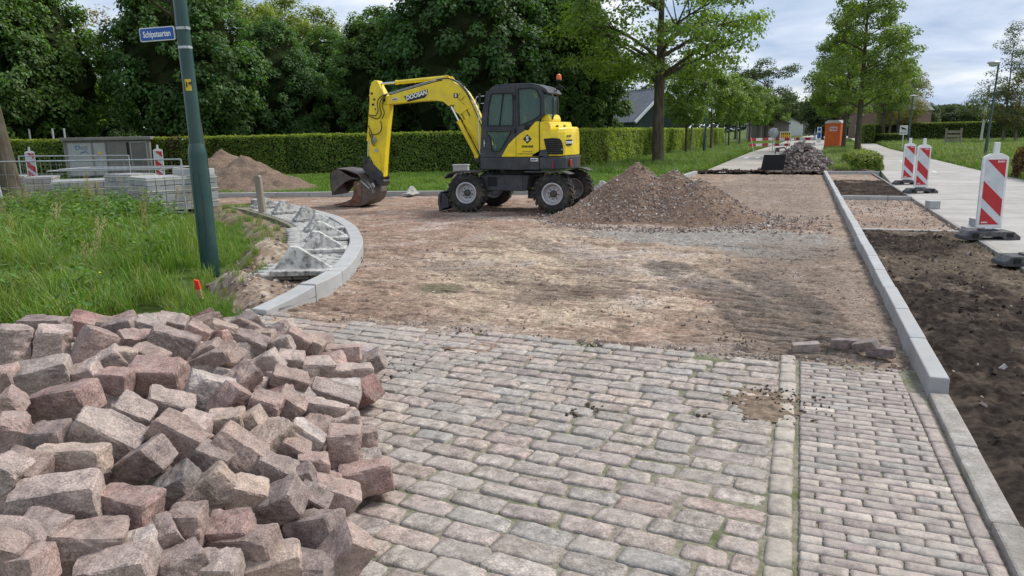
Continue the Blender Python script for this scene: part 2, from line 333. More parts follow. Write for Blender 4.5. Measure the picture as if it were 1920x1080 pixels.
M = dict(
    dirt=surf('dirt', (0.66, 0.62, 0.58), (1.28, 1.28, 1.28), scale=19, rough=0.95, spec=0.15, vcol=True, coord='World', dirt=(0.19, 0.14, 0.105), dirt_amt=0.55, dirt_scale=3.4, bump=0.0055, bscale=30, bump2=(0.0014, 120), speck=(70, 0.74, 1.28), detail=8),
    soil=surf('soil', (0.55, 0.55, 0.55), (1.35, 1.3, 1.25), scale=16, rough=1.0, spec=0.08, vcol=True, coord='World', bump=0.006, bscale=34, bump2=(0.0018, 110)),
    grassland=surf('grassland', (0.065, 0.105, 0.025), (0.11, 0.15, 0.045), scale=0.7, rough=1.0, spec=0.05, coord='World', bump=0.03, bscale=14),
    joint=surf('joint_sand', (0.17, 0.15, 0.12), (0.33, 0.29, 0.235), scale=42, rough=1.0, spec=0.1, coord='World', dirt=(0.085, 0.11, 0.035), dirt_amt=0.9, dirt_scale=2.2, bump=0.003, bscale=60),
    sett=surf('sett_stone', (0.60, 0.59, 0.575), (1.25, 1.24, 1.22), scale=17, rough=0.78, spec=0.3, objcol=True, bump=0.0042, bscale=34, bump2=(0.0012, 130), speck=(140, 0.76, 1.24), dirt=(0.34, 0.30, 0.262), dirt_amt=0.6, dirt_scale=4),
    sett_far=surf('sett_stone_far', (0.7, 0.7, 0.7), (1.2, 1.18, 1.14), scale=14, rough=0.8, spec=0.3, vcol=True, coord='World', bump=0.0042, bscale=34, speck=(140, 0.78, 1.22), dirt=(0.345, 0.305, 0.268), dirt_amt=0.6, dirt_scale=2.0),
    brick=surf('paving_brick', (0.70, 0.70, 0.70), (1.2, 1.17, 1.13), scale=16, rough=0.82, spec=0.25, objcol=True, bump=0.003, bscale=60, speck=(170, 0.86, 1.14), dirt=(0.38, 0.34, 0.29), dirt_amt=0.55, dirt_scale=4),
    granite=surf('granite', (0.62, 0.62, 0.62), (1.30, 1.28, 1.25), scale=7, rough=0.82, spec=0.3, objcol=True, bump=0.0045, bscale=30, bump2=(0.0012, 120), speck=(150, 0.70, 1.32), dirt=(0.38, 0.31, 0.27), dirt_amt=0.55, dirt_scale=9),
    concrete=surf('new_concrete', (0.35, 0.355, 0.35), (0.44, 0.44, 0.43), scale=6, rough=0.85, spec=0.25, bump=0.0015, bscale=160, dirt=(0.30, 0.27, 0.22), dirt_amt=0.4, dirt_scale=3.0, rand=0.05),
    old_concrete=surf('old_concrete', (0.26, 0.24, 0.21), (0.38, 0.355, 0.32), scale=9, rough=0.9, spec=0.2, bump=0.004, bscale=70, dirt=(0.20, 0.17, 0.14), dirt_amt=0.6, dirt_scale=3.3, rand=0.08, speck=(120, 0.85, 1.15)),
    path=surf('path_concrete', (0.34, 0.32, 0.295), (0.43, 0.41, 0.375), scale=1.3, rough=0.92, spec=0.2, coord='World', bump=0.002, bscale=60, dirt=(0.28, 0.25, 0.20), dirt_amt=0.5, dirt_scale=0.8, rand=0.04, speck=(60, 0.93, 1.07)),
    road=surf('old_road', (0.34, 0.31, 0.28), (0.44, 0.41, 0.37), scale=0.8, rough=0.93, spec=0.2, coord='World', bump=0.003, bscale=30, dirt=(0.27, 0.23, 0.18), dirt_amt=0.6, dirt_scale=0.35),
    whiteline=surf('road_paint', (0.6, 0.6, 0.58), (0.75, 0.75, 0.73), scale=5, rough=0.8, coord='World'),
    wedge=surf('weathered_wedge', (0.36, 0.35, 0.32), (0.62, 0.61, 0.57), scale=4, rough=0.9, bump=0.004, bscale=60, dirt=(0.06, 0.06, 0.052), dirt_amt=0.9, dirt_scale=14.0, rand=0.1),
    bark=surf('bark', (0.06, 0.048, 0.036), (0.13, 0.11, 0.085), scale=9, rough=0.95, spec=0.1, stretch=(1, 1, 0.18), bump=0.012, bscale=16, dirt=(0.09, 0.10, 0.04), dirt_amt=0.5, dirt_scale=1.5),
    bark_grey=surf('grey_bark', (0.13, 0.12, 0.10), (0.24, 0.22, 0.19), scale=9, rough=0.95, spec=0.1, stretch=(1, 1, 0.2), bump=0.009, bscale=18),
    wood=surf('weathered_wood', (0.22, 0.19, 0.15), (0.34, 0.30, 0.24), scale=8, rough=0.9, spec=0.1, stretch=(1, 1, 0.12), bump=0.006, bscale=30),
    new_wood=surf('new_wood', (0.40, 0.25, 0.13), (0.50, 0.33, 0.18), scale=8, rough=0.8, spec=0.15, stretch=(1, 1, 0.15)),
    green_paint=surf('green_paint', (0.010, 0.048, 0.042), (0.015, 0.062, 0.054), scale=2.5, rough=0.38, spec=0.45, coord='World', dirt=(0.05, 0.075, 0.06), dirt_amt=0.35, dirt_scale=5, coat=0.2),
    galv=surf('galvanised_steel', (0.36, 0.37, 0.38), (0.52, 0.53, 0.54), scale=14, rough=0.45, spec=0.5, metal=0.6),
    white=surf('white_plastic', (0.70, 0.70, 0.69), (0.80, 0.80, 0.79), scale=5, rough=0.5, spec=0.4, dirt=(0.45, 0.42, 0.38), dirt_amt=0.35, dirt_scale=6),
    sheet_white=surf('reflective_white', (0.50, 0.52, 0.55), (0.60, 0.62, 0.65), scale=9, rough=0.45, spec=0.5),
    red=surf('reflective_red', (0.40, 0.016, 0.022), (0.50, 0.025, 0.03), scale=9, rough=0.42, spec=0.45),
    rubber=surf('recycled_rubber', (0.05, 0.052, 0.055), (0.11, 0.112, 0.115), scale=20, rough=0.85, spec=0.25, bump=0.002, bscale=90, dirt=(0.2, 0.17, 0.14), dirt_amt=0.35, dirt_scale=5),
    tyre=surf('tyre_rubber', (0.022, 0.022, 0.022), (0.045, 0.043, 0.04), scale=12, rough=0.85, spec=0.25, dirt=(0.17, 0.135, 0.105), dirt_amt=0.55, dirt_scale=4, bump=0.003, bscale=50),
    yellow=surf('machine_yellow', (0.84, 0.61, 0.008), (0.91, 0.69, 0.012), scale=2.0, rough=0.34, spec=0.45, coord='Object', coat=0.3, dirt=(0.34, 0.25, 0.08), dirt_amt=0.30, dirt_scale=5),
    anthracite=surf('anthracite_paint', (0.030, 0.034, 0.040), (0.045, 0.050, 0.058), scale=2, rough=0.42, spec=0.4, dirt=(0.13, 0.115, 0.10), dirt_amt=0.35, dirt_scale=5),
    black=plain('black_plastic', (0.012, 0.012, 0.013), rough=0.55, spec=0.3),
    bucket=surf('bucket_steel', (0.055, 0.048, 0.045), (0.13, 0.115, 0.105), scale=7, rough=0.55, spec=0.5, metal=0.25, dirt=(0.16, 0.095, 0.07), dirt_amt=0.8, dirt_scale=5),
    rust=surf('rusty_steel', (0.11, 0.045, 0.03), (0.21, 0.11, 0.08), scale=9, rough=0.85, spec=0.2, dirt=(0.2, 0.16, 0.13), dirt_amt=0.5, dirt_scale=6),
    chrome=plain('chromed_steel', (0.7, 0.7, 0.72), rough=0.2, spec=0.5, metal=0.9),
    rim=surf('rim_silver', (0.42, 0.42, 0.43), (0.55, 0.55, 0.56), scale=6, rough=0.4, spec=0.5, metal=0.3, dirt=(0.22, 0.18, 0.14), dirt_amt=0.5, dirt_scale=7),
    orange=surf('toilet_orange', (0.80, 0.15, 0.03), (0.88, 0.18, 0.04), scale=2, rough=0.45, spec=0.4),
    blue_sign=surf('sign_blue', (0.010, 0.075, 0.34), (0.014, 0.09, 0.39), scale=3, rough=0.35, spec=0.5),
    sign_yellow=plain('sticker_yellow', (0.75, 0.5, 0.03)),
    cab_grey=surf('cabinet_brown_grey', (0.20, 0.19, 0.175), (0.25, 0.24, 0.22), scale=3, rough=0.85, spec=0.2),
    door_grey=surf('cabinet_door_grey', (0.36, 0.37, 0.36), (0.42, 0.43, 0.42), scale=2, rough=0.5, spec=0.4, dirt=(0.25, 0.23, 0.2), dirt_amt=0.4, dirt_scale=4),
    door_dark=surf('cabinet_dark_door', (0.11, 0.115, 0.11), (0.16, 0.14, 0.13), scale=2, rough=0.5, spec=0.4),
    paver=surf('paver_grey', (0.31, 0.31, 0.31), (0.41, 0.41, 0.405), scale=9, rough=0.9, spec=0.2, bump=0.002, bscale=90, rand=0.12),
    strap=plain('strap_cream', (0.70, 0.68, 0.55)),
    rooftile=surf('roof_sheet', (0.10, 0.105, 0.115), (0.15, 0.155, 0.165), scale=2, rough=0.7, spec=0.3),
    barn_green=surf('barn_green', (0.03, 0.055, 0.05), (0.045, 0.07, 0.062), scale=2, rough=0.7, spec=0.3, stretch=(1, 1, 0.2)),
    house_brick=surf('house_brick', (0.20, 0.13, 0.10), (0.28, 0.19, 0.15), scale=10, rough=0.95, spec=0.1),
    pale=plain('pale_cladding', (0.55, 0.55, 0.52)),
    steel_dark=surf('dark_steel', (0.03, 0.03, 0.032), (0.06, 0.058, 0.055), scale=8, rough=0.6, spec=0.4, dirt=(0.14, 0.11, 0.09), dirt_amt=0.4, dirt_scale=5),
    graff=plain('graffiti_blue', (0.02, 0.18, 0.5)),
    lamp_glass=plain('lamp_bowl', (0.6, 0.6, 0.58), rough=0.3),
    peg_red=plain('peg_red', (0.75, 0.04, 0.015)),
    decal_white=plain('decal_white', (0.78, 0.78, 0.76)),
    decal_black=plain('decal_black', (0.012, 0.02, 0.016)),
    seat=plain('seat_cloth', (0.02, 0.022, 0.026), rough=0.9),
    blue_box=plain('container_blue', (0.02, 0.09, 0.32)),
    distant=surf('distant_wood_foliage', (0.035, 0.065, 0.025), (0.075, 0.115, 0.045), scale=0.25, rough=1.0, spec=0.0, coord='World', bump=0.8, bscale=0.6),
)
def glass_mat():
    m, n, l, p = new_mat('cab_glass')
    p.inputs['Base Color'].default_value = (0.14, 0.23, 0.20, 1); p.inputs['Roughness'].default_value = 0.04; p.inputs['Specular IOR Level'].default_value = 0.6
    tr = n.new('ShaderNodeBsdfTransparent'); tr.inputs[0].default_value = (0.80, 0.88, 0.84, 1)
    fr = n.new('ShaderNodeMixShader'); fr.inputs[0].default_value = 0.66
    l.new(p.outputs[0], fr.inputs[1]); l.new(tr.outputs[0], fr.inputs[2]); l.new(fr.outputs[0], n['Material Output'].inputs[0])
    return m
M['glass'] = glass_mat()
m_, n_, l_, p_ = new_mat('beacon_orange'); p_.inputs['Base Color'].default_value = (0.75, 0.13, 0.02, 1); p_.inputs['Roughness'].default_value = 0.15; M['beacon'] = m_
m_, n_, l_, p_ = new_mat('lamp_red'); p_.inputs['Base Color'].default_value = (0.7, 0.06, 0.02, 1); p_.inputs['Roughness'].default_value = 0.2; M['tail'] = m_
M['leaf'] = leaf_mat('leaf')
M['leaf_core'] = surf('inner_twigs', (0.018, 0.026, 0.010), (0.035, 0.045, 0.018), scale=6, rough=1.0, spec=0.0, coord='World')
M['grass'] = leaf_mat('grass_blade', rough=0.6, trans=0.30)
# ================================================================== THE GROUND
def sheet(name, pts, z, mat, kind='structure'):
    me = bpy.data.meshes.new(name); me.from_pydata([(x, y, z) for x, y in pts], [], [tuple(range(len(pts)))]); me.materials.append(mat); me.update()
    o = obj(name, me); o['kind'] = kind
    return o

sheet('ground', [(-2500, -600), (2500, -600), (2500, 4000), (-2500, 4000)], -0.11, M['grassland'])

KERB_OUT = [(-4.80, 5.78), (-4.72, 6.56), (-4.92, 7.35), (-5.31, 8.22), (-6.07, 9.65), (-7.20, 11.23), (-8.41, 12.56), (-9.87, 13.73), (-11.41, 14.84), (-13.06, 15.80)]
FAR_KERB = [(-30.0, 13.6), (-22.0, 15.9), (-13.39, 18.37), (-9.57, 19.34), (-6.9, 20.0), (-5.4, 21.2), (-4.4, 23.4), (-3.9, 26.5), (-3.75, 30.5)]

def spline(pts, n):
    """smooth resample of a polyline at equal steps"""
    P_ = np.array(pts, float); seg = np.r_[0, np.cumsum(np.linalg.norm(np.diff(P_, axis=0), axis=1))]
    t = np.linspace(0, seg[-1], n); q = np.stack([np.interp(t, seg, P_[:, k]) for k in range(P_.shape[1])], 1)
    w = max(1, n // (3 * len(pts)))
    for _ in range(2):
        r = q.copy()
        for i in range(1, n - 1):
            a = max(0, i - w); b = min(n, i + w + 1); k = min(i - a, b - 1 - i); r[i] = q[i - k:i + k + 1].mean(0)
        q = r
    return q
KO = spline(KERB_OUT, 120)

def in_poly(x, y, poly):
    inside = np.zeros(x.shape, bool); n = len(poly); j = n - 1
    for i in range(n):
        xi, yi = poly[i]; xj, yj = poly[j]
        c = ((yi > y) != (yj > y)) & (x < (xj - xi) * (y - yi) / (yj - yi + 1e-12) + xi); inside ^= c; j = i
    return inside

def seg_dist(x, y, pts):
    d = np.full(x.shape, 1e9)
    for (ax, ay), (bx, by) in zip(pts[:-1], pts[1:]):
        vx, vy = bx - ax, by - ay; t = np.clip(((x - ax) * vx + (y - ay) * vy) / (vx * vx + vy * vy + 1e-12), 0, 1)
        d = np.minimum(d, np.hypot(x - ax - t * vx, y - ay - t * vy))
    return d

DIRT_POLY = [(0.87, 5.2), (0.87, 31.4), (-3.75, 31.4)] + FAR_KERB[::-1] + [(-30, 9.0), (-16.5, 14.3)] + [tuple(p) for p in KO[::-1][::4]] + [(-4.85, 5.2)]

def track(x, y, pts, width, period, amp, ang):
    d = seg_dist(x, y, pts); m = sstep(width, width * 0.55, d) * (0.35 + 0.65 * fbm2(x * 1.3, y * 1.3, 3, 91))
    s = x * math.sin(ang) + y * math.cos(ang) + 0.06 * (fbm2(x * 1.6, y * 1.6, 2, 77) - 0.5)
    w = np.sin(2 * math.pi * s / period); return amp * m * (np.abs(np.sin(math.pi * s / period)) ** 0.45 - .8) * 1.25, m

def dirt_height(x, y):
    z = 0.050 * (fbm2(x * 0.5, y * 0.5, 4, 3) - 0.5) + 0.034 * (fbm2(x * 2.3, y * 2.3, 4, 5) - 0.5) + 0.050 * (fbm2(x * 7, y * 9, 3, 8) - 0.5) * (.35 + 1.3 * fbm2(x * .9 + 3, y * .9, 3, 9))
    r = np.sin(2 * math.pi * (y + 0.10 * x + 0.22 * (fbm2(x * 1.1, y * 1.1, 3, 21) - 0.5)) / 0.15)
    z = z + 0.022 * (np.abs(r) ** .5 - .7) * sstep(0.42, 0.6, fbm2(x * 0.8 + 4, y * 0.8, 3, 31)) - 0.03 * sstep(.62, .8, fbm2(x * 4.2, y * 9, 3, 37))
    for pts, wd, per, amp, ang in TRACKS:
        a, m = track(x, y, pts, wd, per, amp, ang); z = z + a - 0.012 * m
    return z - 0.02

TRACKS = [([(-1.5, 9.6), (-0.9, 8.5), (-0.35, 7.4), (0.05, 6.2)], 0.46, 0.20, 0.075, 0.22),
          ([(-0.6, 9.4), (0.0, 8.3), (0.35, 7.2), (0.5, 6.3)], 0.32, 0.20, 0.060, 0.22),
          ([(-4.4, 9.0), (-3.2, 8.2), (-2.4, 7.6)], 0.50, 0.15, 0.030, -0.1),
          ([(-4.2, 11.5), (-3.0, 10.2), (-2.2, 9.0), (-1.9, 7.6)], 0.45, 0.15, 0.032, 0.1)]

def mixc(c, d, m): return c * (1 - m[..., None]) + np.array(d) * m[..., None]

def dirt_color(x, y):
    n1 = fbm2(x * 0.9, y * 0.9, 5, 11); n2 = fbm2(x * 2.5 + 7, y * 2.5, 4, 12); n3 = fbm2(x * 7, y * 4.5, 4, 13)
    c = np.ones(x.shape + (3,)) * np.array([0.335, 0.255, 0.190])
    c = mixc(c, (0.27, 0.185, 0.135), sstep(0.42, 0.6, n1) * 0.8)
    left = sstep(-3.6, -5.5, x + 0.8 * (n1 - 0.5)) * sstep(8.5, 12, y)
    c = mixc(c, (0.31, 0.205, 0.15), left * 0.7)
    # yellow sand in the middle
    s = np.exp(-(((x + 2.3) / 2.0) ** 2 + ((y - 7.9) / 2.6) ** 2)) + 0.8 * np.exp(-(((x + 3.6) / 2.2) ** 2 + ((y - 11.2) / 2.4) ** 2)) + 0.75 * np.exp(-(((x + 1.3) / 0.9) ** 2 + ((y - 9.6) / 1.2) ** 2)) + 0.6 * np.exp(-(((x + 0.15) / 0.35) ** 2 + ((y - 8.9) / 0.7) ** 2)) + 0.5 * np.exp(-(((x + 0.2) / 0.3) ** 2 + ((y - 11.3) / 0.5) ** 2))
    s = sstep(0.32, 0.80, s * (0.55 + 0.9 * n2))
    c = mixc(c, (0.53, 0.435, 0.31), s * 0.8)
    c = mixc(c, (0.40, 0.29, 0.22), sstep(0.5, 0.62, n3) * 0.55)
    n4 = fbm2(x * 1.1 + 31, y * 3.4, 5, 19); c = mixc(c, (0.215, 0.155, 0.112), sstep(0.50, 0.66, n4) * 0.75)
    n5 = fbm2(x * 2.2 - 11, y * 6.5, 4, 23); c = mixc(c, (0.52, 0.43, 0.33), sstep(0.56, 0.72, n5) * 0.5)
    n6 = fbm2(x * 7, y * 26, 3, 29); c = c * (0.80 + 0.40 * n6[..., None]) ; c = mixc(c, (0.16, 0.115, 0.085), sstep(0.60, 0.74, fbm2(x * 3.5 + 2, y * 13, 4, 39)) * 0.55)
    # pale gravel
    c = mixc(c, (0.43, 0.37, 0.32), sstep(0.55, 0.75, fbm2(x * 1.4 + 3, y * 1.4, 5, 17)) * 0.7)
    # grey grit in front of the mound
    g = np.exp(-(((x + 1.6) / 2.2) ** 2 + ((y - 12.6) / 1.1) ** 2)) + 0.7 * np.exp(-(((x + 0.2) / 0.8) ** 2 + ((y - 11.6) / 1.6) ** 2))
    c = mixc(c, (0.27, 0.27, 0.245), sstep(0.25, 0.6, g * (0.5 + n2)) * 0.85)
    # dark damp ground on the right and in the wheel tracks
    r = sstep(-1.0, -0.3, x + 1.1 * (n1 - 0.5)) * sstep(13.5, 11.0, y) * 0.6
    c = mixc(c, (0.20, 0.16, 0.125), r * (0.55 + 1.5 * n2) * (.6 + .8 * n3))
    c = mixc(c, (0.22, 0.18, 0.145), sstep(0.30, 0.85, np.exp(-((x + 0.6) / 2.2) ** 2) * sstep(13, 17, y) * (0.5 + n1)) * 0.65)
    for k, (pts, wd, per, amp, ang) in enumerate(TRACKS):
        _, m = track(x, y, pts, wd, per, amp, ang); c = mixc(c, (0.115, 0.10, 0.082), sstep(.28, .75, m * (0.35 + 1.5 * n2) * (.6 + .8 * n3)) * (0.62 if k < 2 else 0.4))
    # strip of trodden fine soil along the right kerb
    c = mixc(c, (0.33, 0.265, 0.20), sstep(0.35, 0.6, x) * sstep(0.3, 0.6, n1 + 0.1) * 0.5)
    # wet dark green clump of old turf
    c = mixc(c, (0.13, 0.12, 0.075), sstep(0.5, 1.0, np.exp(-(((x + 3.75) / 0.42) ** 2 + ((y - 7.45) / 0.42) ** 2)) * (0.6 + n3)) * 0.9)
    return c * (0.88 + 0.24 * n3[..., None]) * np.array([0.93, 0.92, 0.945])

def grid_mesh(name, xs, ys, poly, hfun, cfun, mat, kind='structure', zoff=0.0):
    X, Y = np.meshgrid(xs, ys); Z = hfun(X, Y) + zoff; nx, ny = len(xs), len(ys)
    C = cfun(X, Y)
    i, j = np.meshgrid(np.arange(nx - 1), np.arange(ny - 1)); a = (j * nx + i).ravel()
    cx = (X[:-1, :-1] + X[1:, 1:]).ravel() / 2; cy = (Y[:-1, :-1] + Y[1:, 1:]).ravel() / 2
    keep = in_poly(cx, cy, poly) if poly is not None else np.ones(a.shape, bool)
    F = np.stack([a, a + 1, a + nx + 1, a + nx], 1)[keep]
    used = np.unique(F); remap = -np.ones(nx * ny, np.int64); remap[used] = np.arange(len(used))
    V = np.stack([X.ravel(), Y.ravel(), Z.ravel()], 1)[used]
    me = mesh_np(name, V, remap[F], [mat], col=C.reshape(-1, 3)[used], smooth=True)
    o = obj(name, me)
    if kind: o['kind'] = kind
    return o

ys = np.r_[5.2 * np.exp(np.linspace(0, math.log(12 / 5.2), 620))[:-1], 12 * np.exp(np.linspace(0, math.log(31.4 / 12), 200))]
xs = np.r_[np.linspace(-30, -9, 160)[:-1], np.linspace(-9, -4.9, 90)[:-1], np.linspace(-4.9, 0.9, 230)]
grid_mesh('dirt_road_bed', xs, ys, DIRT_POLY, dirt_height, dirt_color, M['dirt'])

# soil behind the curved kerb, where the verge has been dug over
VERGE_SOIL = [tuple(p) for p in KO[::4]] + [(-14.5, 15.6), (-13.8, 14.6), (-11.5, 12.6), (-9.8, 11.2), (-8.2, 9.4), (-7.3, 8.0), (-6.6, 6.9), (-5.7, 6.1), (-5.2, 5.85)]
def vs_h(x, y): return -0.16 * (1 - sstep(0.0, 0.4, seg_dist(x, y, VERGE_SOIL[31:]))) + 0.10 * fbm2(x * 1.6, y * 1.6, 4, 41) + 0.05 * (fbm2(x * 7, y * 7, 3, 42) - 0.5) - 0.035 + 0.28 * np.exp(-(((x + 6.75) / 0.42) ** 2 + ((y - 8.3) / 0.45) ** 2)) + 0.24 * np.exp(-(((x + 6.15) / 0.5) ** 2 + ((y - 6.75) / 0.22) ** 2))
def vs_c(x, y):
    n = fbm2(x * 2, y * 2, 4, 43); m = fbm2(x * 6, y * 6, 3, 44)
    c = np.ones(x.shape + (3,)) * np.array([0.25, 0.19, 0.145]); c = mixc(c, (0.13, 0.095, 0.07), sstep(0.4, 0.65, n) * 0.8); c = mixc(c, (0.42, 0.36, 0.29), sstep(0.58, 0.72, m) * 0.7)
    c = mixc(c, (0.52, 0.47, 0.40), np.exp(-(((x + 6.2) / 0.35) ** 2 + ((y - 6.85) / 0.18) ** 2)) * 0.7)
    return mixc(c, (0.14, 0.16, 0.07), sstep(-6.3, -8.2, x) * sstep(0.35, 0.6, m) * 0.6)
grid_mesh('dug_soil', np.linspace(-14.6, -4.6, 240), np.linspace(5.7, 15.9, 240), VERGE_SOIL, vs_h, vs_c, M['soil'])

# soil and gravel beds between the new kerb and the cycle path
def bed(name, y0, y1, dark, x0=0.985, x1=2.50, amp=1.0, seed=0, n=(110, 150)):
    def h(x, y):
        e = sstep(0, 0.12, x - x0)
        return (0.055 * fbm2(x * 2.2, y * 2.2, 4, 51 + seed) + 0.075 * (fbm2(x * 8, y * 8, 4, 52 + seed) - 0.5) + 0.05 * (fbm2(x * 26, y * 26, 2, 59 + seed) - .5)) * amp * e - 0.005
    def c(x, y):
        n1 = fbm2(x * 1.2, y * 1.2, 4, 53 + seed); n2 = fbm2(x * 6, y * 6, 4, 54 + seed)
        if dark:
            c = np.ones(x.shape + (3,)) * np.array([0.036, 0.028, 0.023]); c = mixc(c, (0.070, 0.054, 0.042), sstep(0.45, 0.7, n2))
            if y1 < 15: c = mixc(c, (0.22, 0.175, 0.13), sstep(0.42, 0.66, np.exp(-((y - 10.3) / 1.1) ** 2) * 0.55 + 0.6 * np.exp(-(((x - 2.4) / 0.35) ** 2)) * sstep(7, 9, y) + 0.35 * n1) * 0.42)
            c = mixc(c, (0.25, 0.2, 0.15), sstep(0.64, 0.74, n1) * 0.55)
        else:
            c = np.ones(x.shape + (3,)) * np.array([0.30, 0.215, 0.165]); c = mixc(c, (0.40, 0.34, 0.29), sstep(0.45, 0.7, n2) * 0.7); c = mixc(c, (0.2, 0.15, 0.115), sstep(0.5, 0.7, n1) * 0.6)
        return c
    o = grid_mesh(name, np.linspace(x0, x1, n[0]), np.linspace(y0, y1, n[1]), None, h, c, M['soil'] if dark else M['dirt'])
    return o
bed('soil_bed', 1.0, 13.72, True, n=(130, 520), x1=2.53)
bed('gravel_bed', 13.86, 19.55, False, amp=0.4, seed=5)
bed('soil_bed', 19.75, 26.6, True, seed=9, n=(80, 160))
bed('gravel_bed', 26.6, 30.4, False, amp=0.4, seed=13, n=(60, 80))
bed('soil_edge', 30.55, 31.6, True, x0=-4.4, x1=2.6, amp=2.6, seed=21, n=(140, 50))

# cycle path: cast slabs with open joints
pl = [(2.54, 1.0), (2.54, 25), (2.9, 31), (4.3, 65), (6.2, 117), (9.2, 200)]; pr = [(6.35, 1.0), (6.4, 25), (6.25, 31), (6.35, 65), (8.2, 117), (11.4, 200)]
path = empty('cycle_path'); path['kind'] = 'structure'
def edge(pts, y): a = np.array(pts); return float(np.interp(y, a[:, 1], a[:, 0]))
y = 1.0; k = 0
while y < 195:
    L = 4.6 if y < 70 else 20; y2 = y + L - 0.018
    b = MB(); zt = 0.055 + 0.003 * ((k * 7) % 3)
    xa, xb, xc, xd = edge(pl, y), edge(pr, y), edge(pr, y2), edge(pl, y2)
    b.add([(xa, y, -0.15), (xb, y, -0.15), (xc, y2, -0.15), (xd, y2, -0.15), (xa, y, zt), (xb, y, zt), (xc, y2, zt), (xd, y2, zt)], [(0, 3, 2, 1), (4, 5, 6, 7), (0, 1, 5, 4), (1, 2, 6, 5), (2, 3, 7, 6), (3, 0, 4, 7)])
    b.build('slab', M['path'], path, bevel=0.008 if y < 40 else 0); y += L; k += 1
mk = MB()
for yy in (8.2, 15.4, 22.6, 31, 41): mk.box((4.6, yy, 0.0635), (0.10, 0.9, 0.002))
o = mk.build('path_marking', M['whiteline']); o['kind'] = 'structure'

# the road beyond the dig
rl = [(-3.75, 31.4), (-3.5, 60), (-2.6, 86), (-1.5, 130), (3, 220), (14, 330)]; rr = [(1.05, 31.4), (1.5, 60), (2.3, 86), (3.8, 130), (8.5, 220), (20, 330)]
o = sheet('road', rl + rr[::-1], 0.0, M['road'])
mk = MB()
for i in range(6): mk.box((-3.0 + i * 0.62, 47.5 + 0.5 * (i % 2), 0.006), (0.22, 2.0, 0.003))
o = mk.build('road_marking', M['whiteline']); o['kind'] = 'structure'
# ================================================================== STONE SHAPES
def rounded_block(n, size, p, warp, rough, seed, chip=0.0, flat_top=0.0, nsc=3.0):
    """a worn cuboid: n quads per edge, corners rounded by exponent p, pushed about by noise"""
    r = np.random.default_rng(seed)
    g = np.linspace(-1, 1, n + 1); vs = []; fs = []; idx = {}
    def vid(q):
        k = tuple(np.round(q, 5))
        if k not in idx: idx[k] = len(vs); vs.append(k)
        return idx[k]
    for ax in range(3):
        for s in (-1, 1):
            a, b = [(1, 2), (2, 0), (0, 1)][ax]
            for i in range(n):
                for j in range(n):
                    c = []
                    for (ii, jj) in ((i, j), (i + 1, j), (i + 1, j + 1), (i, j + 1)):
                        q = [0, 0, 0]; q[ax] = s; q[a] = g[ii]; q[b] = g[jj]; c.append(vid(q))
                    fs.append(c if s > 0 else c[::-1])
    V = np.array(vs, float)
    nrm = (np.abs(V) ** p).sum(1) ** (1 / p); V = V / nrm[:, None]
    co = r.normal(0, warp, (2, 2, 2, 3)); u = (V + 1) / 2
    d = 0
    for a in (0, 1):
        for b in (0, 1):
            for c in (0, 1):
                d = d + ((u[:, 0] if a else 1 - u[:, 0]) * (u[:, 1] if b else 1 - u[:, 1]) * (u[:, 2] if c else 1 - u[:, 2]))[:, None] * co[a, b, c]
    V = V + d
    for _ in range(int(chip)):      # split-off corners and edges
        nn = r.normal(0, 1, 3); nn /= np.linalg.norm(nn); sgn = np.sign(nn); dist = float(np.abs(nn).sum()) * r.uniform(0.66, 0.86)
        t = V @ nn - dist; V = V - np.clip(t, 0, None)[:, None] * nn
    S = np.array(size) / 2; W = V * S
    dirn = V / np.maximum(np.linalg.norm(V, axis=1), 1e-6)[:, None]
    q = W / max(size) * nsc * 2.2 + seed * 3.7
    f = (vnoise3(q * 1.0, seed) - 0.5) * 1.3 + (vnoise3(q * 2.3, seed + 1) - 0.5) * 0.8 + (vnoise3(q * 5.1, seed + 2) - 0.5) * 0.45
    amp = np.ones(len(W)) * rough
    if flat_top: amp = np.where(V[:, 2] > 0.75, rough * flat_top, rough)
    W = W + dirn * (f * amp)[:, None]
    return W, np.array(fs)

